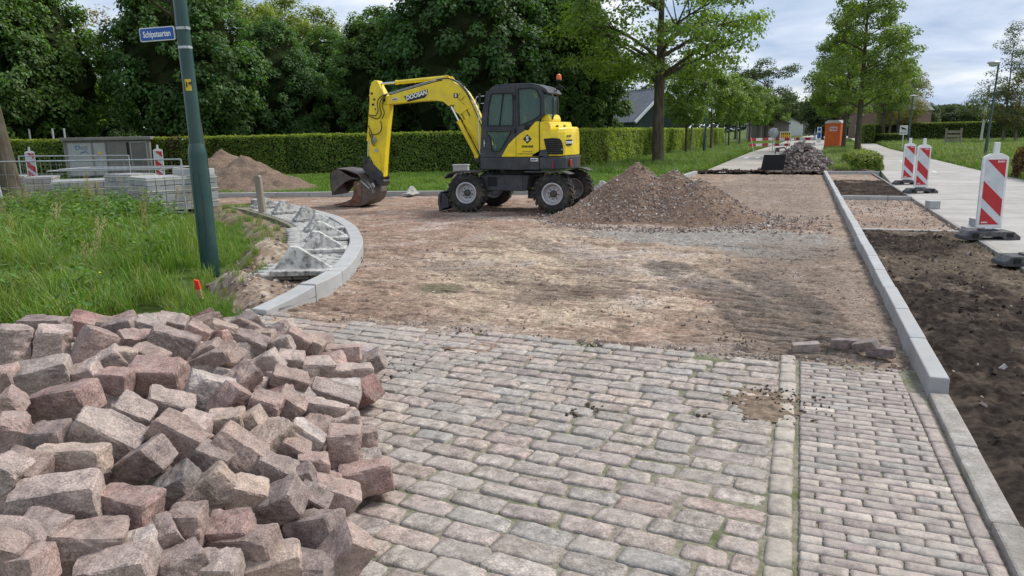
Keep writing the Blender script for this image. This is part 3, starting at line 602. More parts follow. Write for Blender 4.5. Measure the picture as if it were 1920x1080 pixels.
def plane_block(nx, ny, size, p, warp, rough, seed, dome=1.0):
    """paving stone: a domed, rounded top and short sides, no underside"""
    r = np.random.default_rng(seed); L, W_, H = size
    gx = np.linspace(-1, 1, nx + 1); gy = np.linspace(-1, 1, ny + 1)
    X, Y = np.meshgrid(gx, gy); q = (np.abs(X) ** p + np.abs(Y) ** p) ** (1 / p); q = np.maximum(q, 1e-6); mxx = np.maximum(np.abs(X), np.abs(Y)); k = np.where(q > 0, mxx / q, 1)
    U, V_ = X * k, Y * k
    co = r.normal(0, warp, (2, 2, 2)); u, v = (U + 1) / 2, (V_ + 1) / 2
    for a in (0, 1):
        for b in (0, 1):
            w = (u if a else 1 - u) * (v if b else 1 - v); U = U + w * co[a, b, 0]; V_ = V_ + w * co[a, b, 1] * 1.3
    ed = np.clip(np.maximum(np.abs(X), np.abs(Y)), 0, 1)
    wob = (fbm2(X * 2.1 + seed, Y * 1.7 - seed, 3, seed) - 0.5)
    x = (U + wob * 0.09) * L / 2; y = (V_ + (fbm2(X * 2.7 - seed, Y * 2 + seed, 3, seed + 5) - 0.5) * 0.20) * W_ / 2
    z = -(ed ** 9) * H * 0.20 * dome - 0.07 * H * ed ** 2 * dome + (fbm2(X * 2.2 + seed * 2, Y * 1.4, 4, seed + 9) - 0.5) * rough
    n = (nx + 1) * (ny + 1); V3 = np.stack([x.ravel(), y.ravel(), z.ravel()], 1)
    ii, jj = np.meshgrid(np.arange(nx), np.arange(ny)); a = (jj * (nx + 1) + ii).ravel(); F = [list(t) for t in np.stack([a, a + 1, a + nx + 2, a + nx + 1], 1)]
    rim = [i for i in range(nx + 1)] + [(j + 1) * (nx + 1) + nx for j in range(ny)] + [ny * (nx + 1) + i for i in range(nx - 1, -1, -1)] + [j * (nx + 1) for j in range(ny - 1, 0, -1)]
    m = len(rim); low = V3[rim] * [1.02, 1.03, 1]; low[:, 2] = -H
    V3 = np.vstack([V3, low])
    for i in range(m): j = (i + 1) % m; F.append([rim[i], n + i, n + j, rim[j]])
    return V3, np.array(F)

# ------------------------------------------------------------------ granite sett paving
FOOT = [(-1.15, 0.7), (-1.45, 1.7), (-1.54, 2.33), (-1.73, 2.89), (-2.20, 3.55), (-2.85, 4.62), (-3.6, 4.95), (-4.6, 4.75), (-5.6, 4.3), (-6.6, 3.3), (-6.8, 1.6), (-5.6, 0.3), (-3.4, -0.2), (-1.8, 0.0)]
def heap_z(x, y):
    x = np.asarray(x, float); y = np.asarray(y, float); ins = in_poly(x, y, FOOT)
    d = seg_dist(x, y, FOOT + FOOT[:1]); h = 0.66 * (1 - np.exp(-1.35 * d)) + 0.05 * (fbm2(x * 2, y * 2, 2, 5) - 0.5)
    return np.where(ins, h, 0.0)

bed_m = sheet('paving_bed', [(-7.5, 0.4), (0.86, 0.4), (0.86, 5.80), (-5.02, 5.80), (-5.7, 4.95), (-6.7, 4.1), (-7.5, 3.4)], -0.0135, M['joint'])
SETT_COL = [(0.35, 0.31, 0.275), (0.37, 0.32, 0.285), (0.40, 0.35, 0.305), (0.33, 0.31, 0.28), (0.36, 0.33, 0.295), (0.315, 0.31, 0.285), (0.34, 0.285, 0.26), (0.35, 0.29, 0.265), (0.42, 0.375, 0.325), (0.32, 0.305, 0.27)]
sett_shapes = [plane_block(12, 7, (0.258, 0.126, 0.05), 8, 0.065, 0.011, 100 + i, .36) for i in range(14)]
sett_meshes = [mesh_np('sett', v, f, [M['sett']], smooth=True) for v, f in sett_shapes]
ang = R(-7.0); ca, sa = math.cos(ang), math.sin(ang)
setts = []
rowv = 0.1385
v = -0.5; row = 0
while v < 9:
    u = -9 + random.uniform(0, 0.28)
    while u < 3:
        L = random.choice([0.25, 0.27, 0.28, 0.30, 0.235, 0.21]) if random.random() < 0.93 else 0.15
        uc = u + L / 2; bend = 0.020 * math.sin(uc * 0.9 + 0.4)
        # rows swing parallel to the broken edge as they near it
        x0, y0 = uc * ca - (v + bend) * sa, uc * sa + (v + bend) * ca
        k = min(1, max(0, (y0 - 3.2) / 2.6)); y1 = y0 + k * 0.055 * (x0 + 2.6)
        setts.append((x0, y1, L, rowv, ang + k * 0.055)); u += L + 0.010
    v += rowv + 0.0; row += 1
def edge_y(x): return 5.80 + 0.05 * math.sin(x * 5.1) + 0.03 * math.sin(x * 13) - 0.10 * math.exp(-((x + 0.75) / 0.5) ** 2)
vis = []
for (x, y, L, W_, a) in setts:
    if not (0.9 < y < edge_y(x) - 0.03) or x - L / 2 > -0.155 or x < -6.6 or x < -4.95 - (5.75 - y) * 0.72: continue
    if heap_z(np.array([x]), np.array([y]))[0] > 0.30: continue
    if x + L / 2 > -0.175: L2 = (-0.060 - (x - L / 2)); x = x - (L - L2) / 2; L = L2
    if L < 0.07: continue
    p = np.array([x, y, 0]) - np.array([0, 0, EYE]); d = float(p @ CF); px = 960 + FPX * float(p @ CR) / d; py = 540 - FPX * float(p @ CU) / d
    seen = -60 < px < 1980 and py < 1130 and d > 0.5 and not (x < -4.9 and y > 4.4)
    vis.append((0 if seen else 1, d, x, y, L, a))
vis.sort()
paving = empty('cobbled_paving'); paving['kind'] = 'structure'
farV, farF, farC, off = [], [], [], 0
for i, (s_, d, x, y, L, a) in enumerate(vis):
    c = (np.array(random.choice(SETT_COL)) * .62 + np.array((.36, .32, .285)) * .38) * np.array([0.98, 0.935, 0.92]) * random.uniform(0.88, 1.16); c = np.clip(c + np.array([0.012, 0, -0.008]) * random.uniform(-1, 1), 0, 1)
    z = 0.0 + random.uniform(-0.003, 0.004) + 0.02 * (float(fbm2(np.array([x * 0.7]), np.array([y * 0.7]), 2, 3)[0]) - 0.5)
    rot = (random.uniform(-0.02, 0.02), random.uniform(-0.015, 0.015), a + random.uniform(-0.022, 0.022) + (math.pi if random.random() < 0.5 else 0)); sx = L / 0.262
    k = random.randrange(len(sett_meshes)); sw = random.uniform(0.97, 1.06)
    if i < 300:
        o = obj('sett', sett_meshes[k], paving, (x, y, z), rot); o.scale = (sx, sw, 1); o.color = (*c, 1)
    else:
        V, F = sett_shapes[k]; Mt = np.array(Euler(rot).to_matrix()); farV.append((V * [sx, sw, 1]) @ Mt.T + [x, y, z]); farF.append(F + off); off += len(V); farC.append(np.repeat(c[None], len(V), 0))
o = obj('more_setts', mesh_np('more_setts', np.vstack(farV), np.vstack(farF), [M['sett_far']], col=np.vstack(farC), smooth=True), paving); o['kind'] = 'stuff'

# strip of square-ish blocks between the setts and the bricks
strip = empty('block_strip'); strip['kind'] = 'structure'
blk = [mesh_np('block', *plane_block(7, 10, (0.106, 0.212, 0.05), 9, 0.04, 0.007, 300 + i), [M['brick']], smooth=True) for i in range(4)]
y = 1.2
while y < 5.72:
    L = random.choice([0.20, 0.215, 0.225]); o = obj('block', random.choice(blk), strip, (0.008 + 0.004 * math.sin(y * 3), y + L / 2, 0.004 + random.uniform(-.002, .002)), (0, 0, random.uniform(-.015, .015))); o.scale = (1, (L - 0.008) / 0.212, 1)
    c = np.array((0.40, 0.355, 0.30)) * random.uniform(0.88, 1.12); o.color = (*c, 1); y += L

# brick parking strip
BR_COL = [(0.34, 0.29, 0.262), (0.36, 0.30, 0.272), (0.39, 0.335, 0.295), (0.32, 0.27, 0.25), (0.43, 0.375, 0.33), (0.35, 0.32, 0.29), (0.31, 0.27, 0.245)]
bricks = empty('brick_paving'); bricks['kind'] = 'structure'
br_sh = [plane_block(9, 4, (0.206, 0.0675, 0.05), 20, 0.03, 0.004, 400 + i, .40) for i in range(8)]
br_me = [mesh_np('brick', v, f, [M['brick']], smooth=True) for v, f in br_sh]
row = 0; y = 1.0 + .0705 * 0; nb = 0; fV, fF, fC, off = [], [], [], 0
def lane_edge(y): return 0.775 - 0.012 * (y - 3)
def right_edge_y(x): return 5.70 + 0.10 * math.sin(9 * x + 1) - 0.35 * max(0, x - 0.55)
rows = []
while y < 5.85: rows.append(y); y += 0.0705
for y in rows[::-1][:0] + rows:
    rown = int(round((y - 1.75) / .0705)); x = 0.085 - (0.104 if rown % 2 else 0.0) - random.uniform(0, .03)
    first = True
    while x < lane_edge(y) - 0.02:
        x1 = max(x, 0.085); x2 = min(x + 0.204, lane_edge(y)); L = x2 - x1
        if L > 0.035 and y < right_edge_y((x1 + x2) / 2) and y < 5.8:
            hollow = 0.004 * math.exp(-((y - 4.2) / 1.0) ** 2) * math.exp(-((x1 - 0.4) / 0.25) ** 2)
            c = np.array(random.choice(BR_COL)) * random.uniform(0.85, 1.18); k = random.randrange(8)
            loc = ((x1 + x2) / 2, y + 0.0015 * math.sin(x * 7 + y) - .035 * (x1 - .4), 0.002 - hollow + random.uniform(-.0015, .0015)); rot = (random.uniform(-.02, .02), random.uniform(-.008, .008), -.035 + random.uniform(-.006, .006))
            if y > 5.45: rot = (rot[0] * 3, rot[1] * 3, rot[2] + random.uniform(-.06, .06))
            if y <= 2.3:
                V, F = br_sh[k]; Mt = np.array(Euler(rot).to_matrix()); fV.append((V * [(L - .006) / .204, 1, 1]) @ Mt.T + list(loc)); fF.append(F + off); off += len(V); fC.append(np.repeat(c[None], len(V), 0))
            if y > 2.3 and nb < 300:
                o = obj('brick', br_me[k], bricks, loc, rot); o.scale = ((L - 0.006) / 0.204, 1, 1); o.color = (*c, 1); nb += 1
        x += 0.208
o = obj('more_bricks', mesh_np('more_bricks', np.vstack(fV), np.vstack(fF), [M['sett_far']], col=np.vstack(fC), smooth=True), bricks); o['kind'] = 'stuff'
gut = empty('gutter_course'); gut['kind'] = 'structure'
y = 1.5
while y < 5.15:
    o = obj('brick', random.choice(br_me), gut, (lane_edge(y + .1) + 0.040, y + 0.102, 0.0 + random.uniform(-.002, .002)), (0, 0, math.pi / 2 + 0.012 + random.uniform(-.012, .012))); o.color = (*(np.array((0.34, 0.285, 0.26)) * random.uniform(0.9, 1.15)), 1); y += 0.209

# kerbs
def straight_kerb(name, x0, x1, y0, y1, ztop, L, mat, bev=0.012, zb=-0.15):
    k = empty(name); k['kind'] = 'structure'; y = y0; i = 0
    while y < y1 - 0.05:
        l = min(L, y1 - y); b = MB(); j = ((i * 37) % 11 - 5) * 0.0006
        b.box(((x0 + x1) / 2 + j, y + l / 2, (ztop + zb) / 2 + j), (x1 - x0, l - 0.006, ztop - zb)); b.build('kerb_stone', mat, k, bevel=bev, seg=2 if y < 14 else 1); y += l; i += 1
    return k
straight_kerb('old_kerb', 0.858, 0.975, 0.9, 5.22, 0.030, 0.86, M['old_concrete'], 0.014)
straight_kerb('new_kerb', 0.862, 0.980, 5.23, 31.2, 0.125, 1.0, M['concrete'], 0.012)
def cross_kerb(name, x0, x1, y, ztop, mat=M['concrete']):
    k = empty(name); k['kind'] = 'structure'; x = x0
    while x < x1 - 0.05:
        l = min(1.0, x1 - x); b = MB(); b.box((x + l / 2, y, (ztop - 0.15) / 2), (l - 0.006, 0.10, ztop + 0.15)); b.build('kerb_stone', mat, k, bevel=0.008); x += l
cross_kerb('cross_kerb', 0.99, 2.50, 13.79, 0.030); cross_kerb('cross_kerb', 0.99, 2.50, 19.65, 0.105); cross_kerb('cross_kerb', 0.99, 2.75, 30.47, 0.12); cross_kerb('cross_kerb', -1.1, 0.84, 31.0, 0.11, M['old_concrete'])
k = empty('path_edging'); k['kind'] = 'structure'; y = 8.0
while y < 30.3:
    b = MB(); b.box((2.515, y + 0.5, 0.0), (0.045, 0.99, 0.13)); b.build('kerb_stone', M['old_concrete'], k, bevel=0.005); y += 1.0

def curve_kerb(name, pts, width, ztop, mat, seglen, side=1, taper_first=0):
    """kerb stones that follow a bend; the road face runs along pts and the body lies to the left of it (side=1)"""
    q = spline(pts, 160); s = np.r_[0, np.cumsum(np.linalg.norm(np.diff(q, axis=0), axis=1))]; tot = s[-1]; n = int(round(tot / seglen)); root = empty(name); root['kind'] = 'structure'
    for i in range(n):
        a, e = tot * i / n + 0.004, tot * (i + 1) / n - 0.004; m = 7; ss = np.linspace(a, e, m); b = MB(); vs = []
        for j, t in enumerate(ss):
            p = np.array([np.interp(t, s, q[:, 0]), np.interp(t, s, q[:, 1])]); p2 = np.array([np.interp(min(t + .05, tot), s, q[:, 0]), np.interp(min(t + .05, tot), s, q[:, 1])]); p0 = np.array([np.interp(max(t - .05, 0), s, q[:, 0]), np.interp(max(t - .05, 0), s, q[:, 1])])
            d = (p2 - p0) / np.linalg.norm(p2 - p0); nn = np.array([-d[1], d[0]]) * side; zt = ztop
            if i < taper_first: zt = ztop * (0.30 + 0.62 * j / (m - 1))
            o_, i_ = p, p + nn * width
            vs += [(o_[0], o_[1], -0.12), (o_[0], o_[1], zt), (i_[0], i_[1], zt), (i_[0], i_[1], -0.12)]
        fs = [(4 * j + c, 4 * j + (c + 1) % 4, 4 * j + 4 + (c + 1) % 4, 4 * j + 4 + c) for j in range(m - 1) for c in range(4)] + [(0, 1, 2, 3), (4 * m - 1, 4 * m - 2, 4 * m - 3, 4 * m - 4)]
        b.add(vs, fs); b.build('kerb_stone', mat, root, bevel=0.012, seg=2)
    return root
curve_kerb('curved_kerb', KERB_OUT, 0.20, 0.155, M['concrete'], 0.78, 1, taper_first=1)
curve_kerb('far_kerb', FAR_KERB[1:], 0.14, 0.12, M['concrete'], 1.0, 1)

# grey paving behind the curved kerb
apron = empty('apron_paving'); apron['kind'] = 'structure'
q = spline(KERB_OUT, 400); s = np.r_[0, np.cumsum(np.linalg.norm(np.diff(q, axis=0), axis=1))]; tot = s[-1]
ap_me = [mesh_np('paver', *plane_block(8, 4, (0.205, 0.10, 0.06), 12, 0.03, 0.004, 500 + i), [M['brick']], smooth=True) for i in range(4)]
t = 1.75; napr = 0; rowi = 0
while t < tot - 1.0 and napr < 290:
    p = np.array([np.interp(t, s, q[:, 0]), np.interp(t, s, q[:, 1])]); p2 = np.array([np.interp(t + .1, s, q[:, 0]), np.interp(t + .1, s, q[:, 1])]); d = (p2 - p) / np.linalg.norm(p2 - p); nn = np.array([-d[1], d[0]])
    w = 0.215 + (0.10 if rowi % 2 else 0.0); wide = 1.05 if t < 7 else 0.85
    while w < wide:
        c2 = p + nn * (w + 0.1); ang_ = math.atan2(nn[1], nn[0]); o = obj('paver', random.choice(ap_me), apron, (c2[0], c2[1], 0.10 + random.uniform(-.004, .004)), (random.uniform(-.02, .02), random.uniform(-.02, .02), ang_)); o.color = (*(np.array((0.40, 0.40, 0.385)) * random.uniform(0.85, 1.1)), 1); napr += 1; w += 0.212
    t += 0.118; rowi += 1
inner = [tuple(p) for p in q[:: 20]]; 
b = MB()
for i in range(0, 380, 10):
    def off_(i, w):
        j = min(i + 3, 399); dd = q[j] - q[i]; dd = dd / np.linalg.norm(dd); return q[i] + np.array([-dd[1], dd[0]]) * w
    a0, a1, b0, b1 = off_(i, 0.19), off_(i, 1.02), off_(i + 10, 0.19), off_(i + 10, 1.02)
    if s[i] > 1.6: b.add([(*a0, 0.068), (*a1, 0.068), (*b1, 0.068), (*b0, 0.068), (*a1, -0.05), (*b1, -0.05)], [(0, 3, 2, 1), (1, 2, 5, 4)])
o = b.build('apron_bed', M['joint']); o['kind'] = 'structure'

# the old concrete wedges set on the apron, nose to the road
def wedge_mesh(seed):
    r = np.random.default_rng(seed); b = MB(); L, W_, H = 0.68, 0.42, 0.31; j = lambda: r.uniform(-.012, .012)
    V = [(0, -W_ / 2, 0), (L, -W_ / 2, 0), (L, W_ / 2, 0), (0, W_ / 2, 0), (0, -W_ / 2, .055), (L, -W_ / 2, .055), (L, W_ / 2, .055), (0, W_ / 2, .055),
         (0.04, -W_ / 2 + .03, .06), (L - .03, -.05, .06), (L - .03, .05, .06), (0.04, W_ / 2 - .03, .06), (0.20, -.055, H), (0.20, .055, H), (0.29, .05, H - .01), (0.29, -.05, H - .01)]
    V = [(x + j(), y + j(), z + j() * .4) for x, y, z in V]
    b.add(V, [(0, 3, 2, 1), (0, 1, 5, 4), (1, 2, 6, 5), (2, 3, 7, 6), (3, 0, 4, 7), (4, 5, 9, 8), (5, 6, 10, 9), (6, 7, 11, 10), (7, 4, 8, 11), (8, 12, 13, 11), (8, 9, 15, 12), (9, 10, 14, 15), (10, 11, 13, 14), (12, 15, 14, 13)])
    return b
wl_ = ['nearest grey concrete wedge, larger and browner, at the near end of the curved kerb', 'concrete wedge with bright white ridge, second nearest along the curved kerb', 'blackened concrete wedge just behind the white-ridged one on the apron', 'concrete wedge leaning on the fourth place of the curved apron', 'blotchy concrete wedge in the middle of the far half of the apron', 'low concrete wedge directly right of the wooden post', 'furthest concrete wedge left of the wooden post beside the paver bundles']
for i, (px, py, sc) in enumerate([(562, 508, 1.05), (612, 468, .95), (610, 447, .95), (588, 430, .95), (551, 413, .95), (500, 400, .9), (437, 392, .9)]):
    b = wedge_mesh(i)
    g = G(px, py, 0.12); dd = np.hypot(q[:, 0] - g[0], q[:, 1] - g[1]); k = int(dd.argmin()); d_ = q[min(k + 4, 399)] - q[max(k - 4, 0)]; a_ = math.atan2(-d_[0], d_[1])  # towards the road
    nn = np.array([-d_[1], d_[0]]) / np.linalg.norm(d_); c2 = q[k] + nn * 0.86
    o = b.build('concrete_wedge', M['wedge'], None, bevel=0.01, seg=2, loc=(c2[0], c2[1], 0.10), rot=(0, 0, math.atan2(-nn[1], -nn[0]) + random.uniform(-.08, .08)))
    o.scale = (sc, sc, sc); tag(o, wl_[i], 'concrete block', 'concrete wedges on the curved apron')
for i, (px, py, lab, rz, sc) in enumerate([(778, 360, 'rounded concrete wedge on the far kerb left of the excavator blade', -1.6, 0.75), (1112, 352, 'white concrete wedge on the far kerb between excavator and rubble mound', 0.2, 1.0), (1083, 352, 'small grey concrete wedge right behind the rear excavator wheel', 2.6, 0.8)]):
    g = G(px, py, 0.1); o = wedge_mesh(20 + i).build('concrete_wedge', M['wedge'], None, bevel=0.012, seg=2, loc=(g[0], g[1], 0.0 if i else 0.05), rot=(0, 0, rz)); o.scale = (sc,) * 3; tag(o, lab, 'concrete block')

# ------------------------------------------------------------------ the heap of granite blocks
gr_me = []
for i in range(16):
    v, f = rounded_block(10, (0.29, 0.165, 0.155), 15, 0.055, 0.0105, 700 + i, chip=2)
    gr_me.append(mesh_np('granite_block', v, f, [M['granite']], smooth=False))
CC = dict(P=((0.36, 0.245, 0.215), 'dusky pink'), K=((0.44, 0.355, 0.315), 'light pinkish'), R=((0.28, 0.165, 0.145), 'red-brown'), G=((0.35, 0.30, 0.27), 'grey'), D=((0.20, 0.160, 0.150), 'purple-brown'), B=((0.085, 0.10, 0.105), 'blue-black'), T=((0.40, 0.31, 0.245), 'tan'), L=((0.43, 0.39, 0.36), 'pale grey'), W=((0.27, 0.195, 0.165), 'brown'))
# photograph position of the centre, apparent length and height, slope, turn about the vertical, colour
ST = [(60,150,190,150,80,20,'K'),(215,150,190,180,78,10,'K'),(375,170,170,180,60,40,'P'),(170,270,270,140,8,15,'G'),(180,68,230,60,0,0,'D'),(270,380,330,170,14,-12,'R'),(60,520,230,140,80,0,'P'),(288,610,310,150,-1,4,'T'),(430,520,290,190,-38,15,'G'),(240,775,370,210,4,14,'K'),
 (520,812,290,190,-3,-12,'R'),(645,270,240,150,-2,0,'R'),(700,145,210,140,-26,20,'D'),(490,80,150,80,12,0,'D'),(556,130,120,90,-10,40,'P'),(850,335,190,160,-22,25,'L'),(690,390,200,120,-22,20,'K'),(880,205,220,110,24,-20,'W'),(470,290,130,110,-4,0,'R'),(535,430,180,140,-36,10,'G'),
 (720,525,270,180,-30,0,'W'),(590,620,250,160,32,-20,'D'),(722,715,190,150,28,0,'B'),(845,742,220,180,32,25,'T'),(990,750,160,150,-30,40,'T'),(758,890,220,170,86,0,'W'),(345,960,340,210,-8,20,'W'),(50,945,220,180,-20,30,'D'),(100,1050,220,120,2,0,'P'),(552,985,170,90,12,10,'L'),
 (470,1052,330,100,5,8,'K'),(735,1045,160,110,10,40,'D'),(940,895,200,100,6,0,'R'),(1000,960,310,140,10,-12,'W'),(885,1060,170,60,0,0,'G'),(1112,1035,270,120,6,12,'T'),(1280,890,260,160,16,-14,'D'),(1392,1000,260,180,44,10,'W'),(1352,762,220,150,-28,20,'P'),(1480,680,235,150,5,14,'R'),
 (1125,790,260,160,26,-10,'D'),(960,585,250,190,-40,8,'W'),(1112,662,190,140,-30,15,'D'),(1092,540,170,150,22,50,'T'),(1235,522,190,120,-40,0,'L'),(1182,570,120,110,-40,20,'W'),(1065,425,200,150,68,0,'P'),(918,465,160,100,4,10,'T'),(982,290,130,120,30,40,'W'),(1080,230,150,120,30,10,'G'),
 (1170,292,160,110,-22,20,'W'),(1165,395,150,130,-45,10,'W'),(1312,415,220,110,-14,10,'K'),(1360,350,290,90,-18,0,'G'),(1390,325,160,70,-3,0,'L'),(1425,262,170,100,-6,25,'K'),(1495,222,150,90,26,0,'G'),(1382,182,190,80,2,8,'P'),(1280,242,130,100,-8,40,'G'),(1202,132,120,100,-34,10,'P'),
 (1268,150,80,60,-30,0,'T'),(1180,212,120,80,-10,10,'K'),(1392,468,160,90,6,12,'K'),(1392,575,220,160,84,0,'P'),(1488,545,160,80,88,0,'W'),(1268,640,140,100,-8,20,'P'),(1270,765,150,110,-30,0,'D'),(905,92,120,90,-24,20,'T'),(800,100,120,100,-30,10,'P'),(700,62,130,60,-14,10,'K'),
 (600,82,130,60,-16,0,'G'),(850,172,120,80,24,0,'W'),(1012,142,150,110,-30,10,'D'),(1068,120,70,50,0,0,'T'),(348,268,100,60,20,0,'K'),(500,202,120,90,-8,20,'T'),(605,200,160,90,-26,0,'W'),(15,285,120,90,10,0,'P'),(28,690,210,150,64,0,'K'),(100,662,110,60,-14,0,'W'),
 (205,522,180,100,6,0,'D'),(790,480,130,70,-12,0,'K'),(935,385,160,140,50,30,'R'),(852,618,120,90,-30,0,'D'),(175,905,160,80,-10,0,'D'),(640,935,130,120,20,30,'D'),(30,400,100,100,40,20,'P'),(440,210,100,90,30,20,'K'),(1010,470,110,60,30,0,'T'),(1215,700,110,60,20,10,'D'),(0,1000,200,120,60,0,'W'),(1140,150,80,70,20,10,'G')]
FW = np.array([-math.sin(YAW), math.cos(YAW), 0]); RT = np.array([math.cos(YAW), math.sin(YAW), 0])
def heap_hit(px, py, sink):
    d = ray(px, py); lo, hi = 0.5, 12.0; prev = 0.5
    for t in np.linspace(0.8, 9, 500):
        p = np.array([0, 0, EYE]) + d * t
        if p[2] < float(heap_z(p[0:1], p[1:2])[0]) - sink: return p
    return np.array([0, 0, EYE]) + d * 9
stones = []
for (zx, zy, w, h, a, yw, ck) in ST:
    px, py = zx / 2.1605, 580 + zy / 2.16
    wd, hd = w / 2.16, h / 2.16
    p = heap_hit(px, py, -0.03)
    dep = float((p - [0, 0, EYE]) @ CF); L = wd * dep / FPX; Hh = hd * dep / FPX
    L = min(max(L / max(0.75, math.cos(R(yw))), 0.17), 0.34); wdt = min(max(Hh * 0.90, 0.13), 0.19); hgt = min(max(Hh * 0.84, 0.115), 0.18)
    stones.append((px, py, L * .83, wdt * .93, hgt * .95, a, yw, ck, p, dep))
rows_ = [('on the heap ridge', 0, 640), ('in heap top part', 640, 720), ('in the heap middle', 720, 800), ('halfway down the heap', 800, 880), ('low on the heap', 880, 970), ('at the near heap foot', 970, 1200)]
ORD = ['leftmost', 'second from left', 'third from left', 'fourth from left', 'fifth from left', 'sixth from left', 'seventh from left', 'eighth from left', 'ninth from left', 'tenth from left', 'eleventh from left', 'twelfth from left', 'thirteenth from left', 'fourteenth from left', 'fifteenth from left', 'sixteenth from left', 'seventeenth from left', 'eighteenth from left', 'nineteenth from left', 'twentieth from left', '21st from left', '22nd from left', '23rd from left', '24th from left', '25th from left']
def pose(a): a = abs(a); return 'lying flat' if a < 16 else ('tilted' if a < 50 else 'on end')
labels = {}
for rn, y0, y1 in rows_:
    g_ = {}
    for i, s_ in enumerate(stones):
        if y0 <= s_[1] < y1: g_.setdefault((s_[7], pose(s_[5])), []).append(i)
    for (ck, ps), ids in g_.items():
        ids.sort(key=lambda i: stones[i][0])
        for k, i in enumerate(ids): labels[i] = f"{CC[ck][1]} granite block {ps} {rn}" + ('' if len(ids) == 1 else f", {ORD[k]} of its colour" if len(ids) > 1 else '')
for i, (px, py, L, w_, h_, a, yw, ck, p, dep) in enumerate(stones):
    Rb = Matrix((RT, FW, (0, 0, 1))).transposed()
    rot = Rb @ Matrix.Rotation(R(yw), 3, 'Z') @ Matrix.Rotation(-R(a), 3, 'Y') @ Matrix.Rotation(R(8 + 11 * math.sin(i * 2.4)), 3, 'X')
    o = obj('granite_block', gr_me[i % 16], None); o.rotation_euler = rot.to_euler()
    o.scale = (L / 0.285, w_ / 0.163, h_ / 0.153)
    half = 0.5 * (abs(rot[2][0]) * L + abs(rot[2][1]) * w_ + abs(rot[2][2]) * h_)
    d = ray(px, py); 
    if p[2] < half * 0.85: t = (EYE - half * 0.9) / -d[2]; p = np.array([0, 0, EYE]) + d * t
    o.location = p; c = (np.array(CC[ck][0]) * .60 + np.array((.345, .262, .228)) * .40) * (0.90 + 0.14 * ((i * 7) % 10) / 10); o.color = (*c, 1)
    tag(o, labels[i], 'granite block', 'granite blocks in the foreground heap')
# blocks underneath, seen only through the gaps, and on the far slope
fill = []
for _ in range(6000):
    x, y = random.uniform(-6.4, -1.4), random.uniform(0.9, 4.9); h = float(heap_z(np.array([x]), np.array([y]))[0])
    if h < 0.12: continue
    if all((x - a) ** 2 + (y - b) ** 2 > 0.245 ** 2 for a, b in fill): fill.append((x, y))
nf = 0
for (x, y) in fill:
    h = float(heap_z(np.array([x]), np.array([y]))[0]); P_ = np.array([x, y, h]) - [0, 0, EYE]; d = float(P_ @ CF); px = 960 + FPX * float(P_ @ CR) / max(d, .1); py = 540 - FPX * float(P_ @ CU) / max(d, .1)
    back = y + 0.35 * x > 2.05 and h < 0.55
    if d < 0.9 or px < -120 or py > 1190: continue
    o = obj('granite_block', gr_me[nf % 16], None, (x, y, max(0.08, h - (0.06 if back else 0.27)))); o.rotation_euler = (random.uniform(-.5, .5), random.uniform(-.5, .5), random.uniform(0, 6.28))
    ck = random.choice('PKRGDWTPW'); o.color = (*(np.array(CC[ck][0]) * random.uniform(.85, 1.1)), 1); nf += 1
    tag(o, 'granite block lying under the top layer of the foreground heap', 'granite block', 'granite blocks in the foreground heap')
# ================================================================== EXCAVATOR (root between the wheels; it faces -X)
ex = empty('wheeled_excavator', (-5.9, 16.15, 0.0))
tag(ex, 'yellow and anthracite wheeled excavator with bent boom parked on the dug-up crossing', 'excavator')
NEAR = -0.80     # left flank of the superstructure

# --- wheels
def wheel_mb():
    t = MB(); Rr = 0.43; w = 0.30
    t.lathe([(0.235, -w / 2 + .03), (0.30, -w / 2), (0.37, -w / 2 + .005), (0.405, -w / 2 + .035), (0.415, -w * .2), (0.418, 0), (0.415, w * .2), (0.405, w / 2 - .035), (0.37, w / 2 - .005), (0.30, w / 2), (0.235, w / 2 - .03)], (0, 0, 0), 'Y', 48)
    for k in range(22):
        for sgn in (-1, 1):
            a = 2 * math.pi * (k + (0.5 if sgn > 0 else 0)) / 22
            for (y0, y1, da) in ((0.0, 0.075, 0.0), (0.075, 0.145, 0.075)):
                am = a + da; ym = sgn * (y0 + y1) / 2 ; rr = 0.422
                rot = Matrix.Rotation(-am, 3, 'Y') @ Matrix.Rotation(sgn * 0.62, 3, 'X')
                t.box((rr * math.cos(am), ym, rr * math.sin(am)), (0.034, 0.10, 0.042), rot)
            a2 = a + 0.11; t.box((0.40 * math.cos(a2), sgn * 0.148, 0.40 * math.sin(a2)), (0.05, 0.014, 0.038), Matrix.Rotation(-a2, 3, 'Y'))
    return t
def rim_mb(s):
    r = MB(); r.lathe([(0.242, s * .135), (0.236, s * .150), (0.215, s * .150), (0.200, s * .125), (0.190, s * .03), (0.150, s * .015), (0.11, s * .03), (0.0, s * .03)], (0, 0, 0), 'Y', 32); r.lathe([(0.242, -s * .13), (0.20, -s * .12), (0.19, s * .03)], (0, 0, 0), 'Y', 32)
    return r
def hub_mb(s):
    h = MB(); h.lathe([(0.078, s * .03), (0.075, s * .075), (0.04, s * .085), (0, s * .085)], (0, 0, 0), 'Y', 20)
    for k in range(8):
        a = k * math.pi / 4; h.cyl((0.115 * math.cos(a), s * .03, 0.115 * math.sin(a)), (0.115 * math.cos(a), s * .055, 0.115 * math.sin(a)), 0.013, 6)
    return h
tyre0 = None
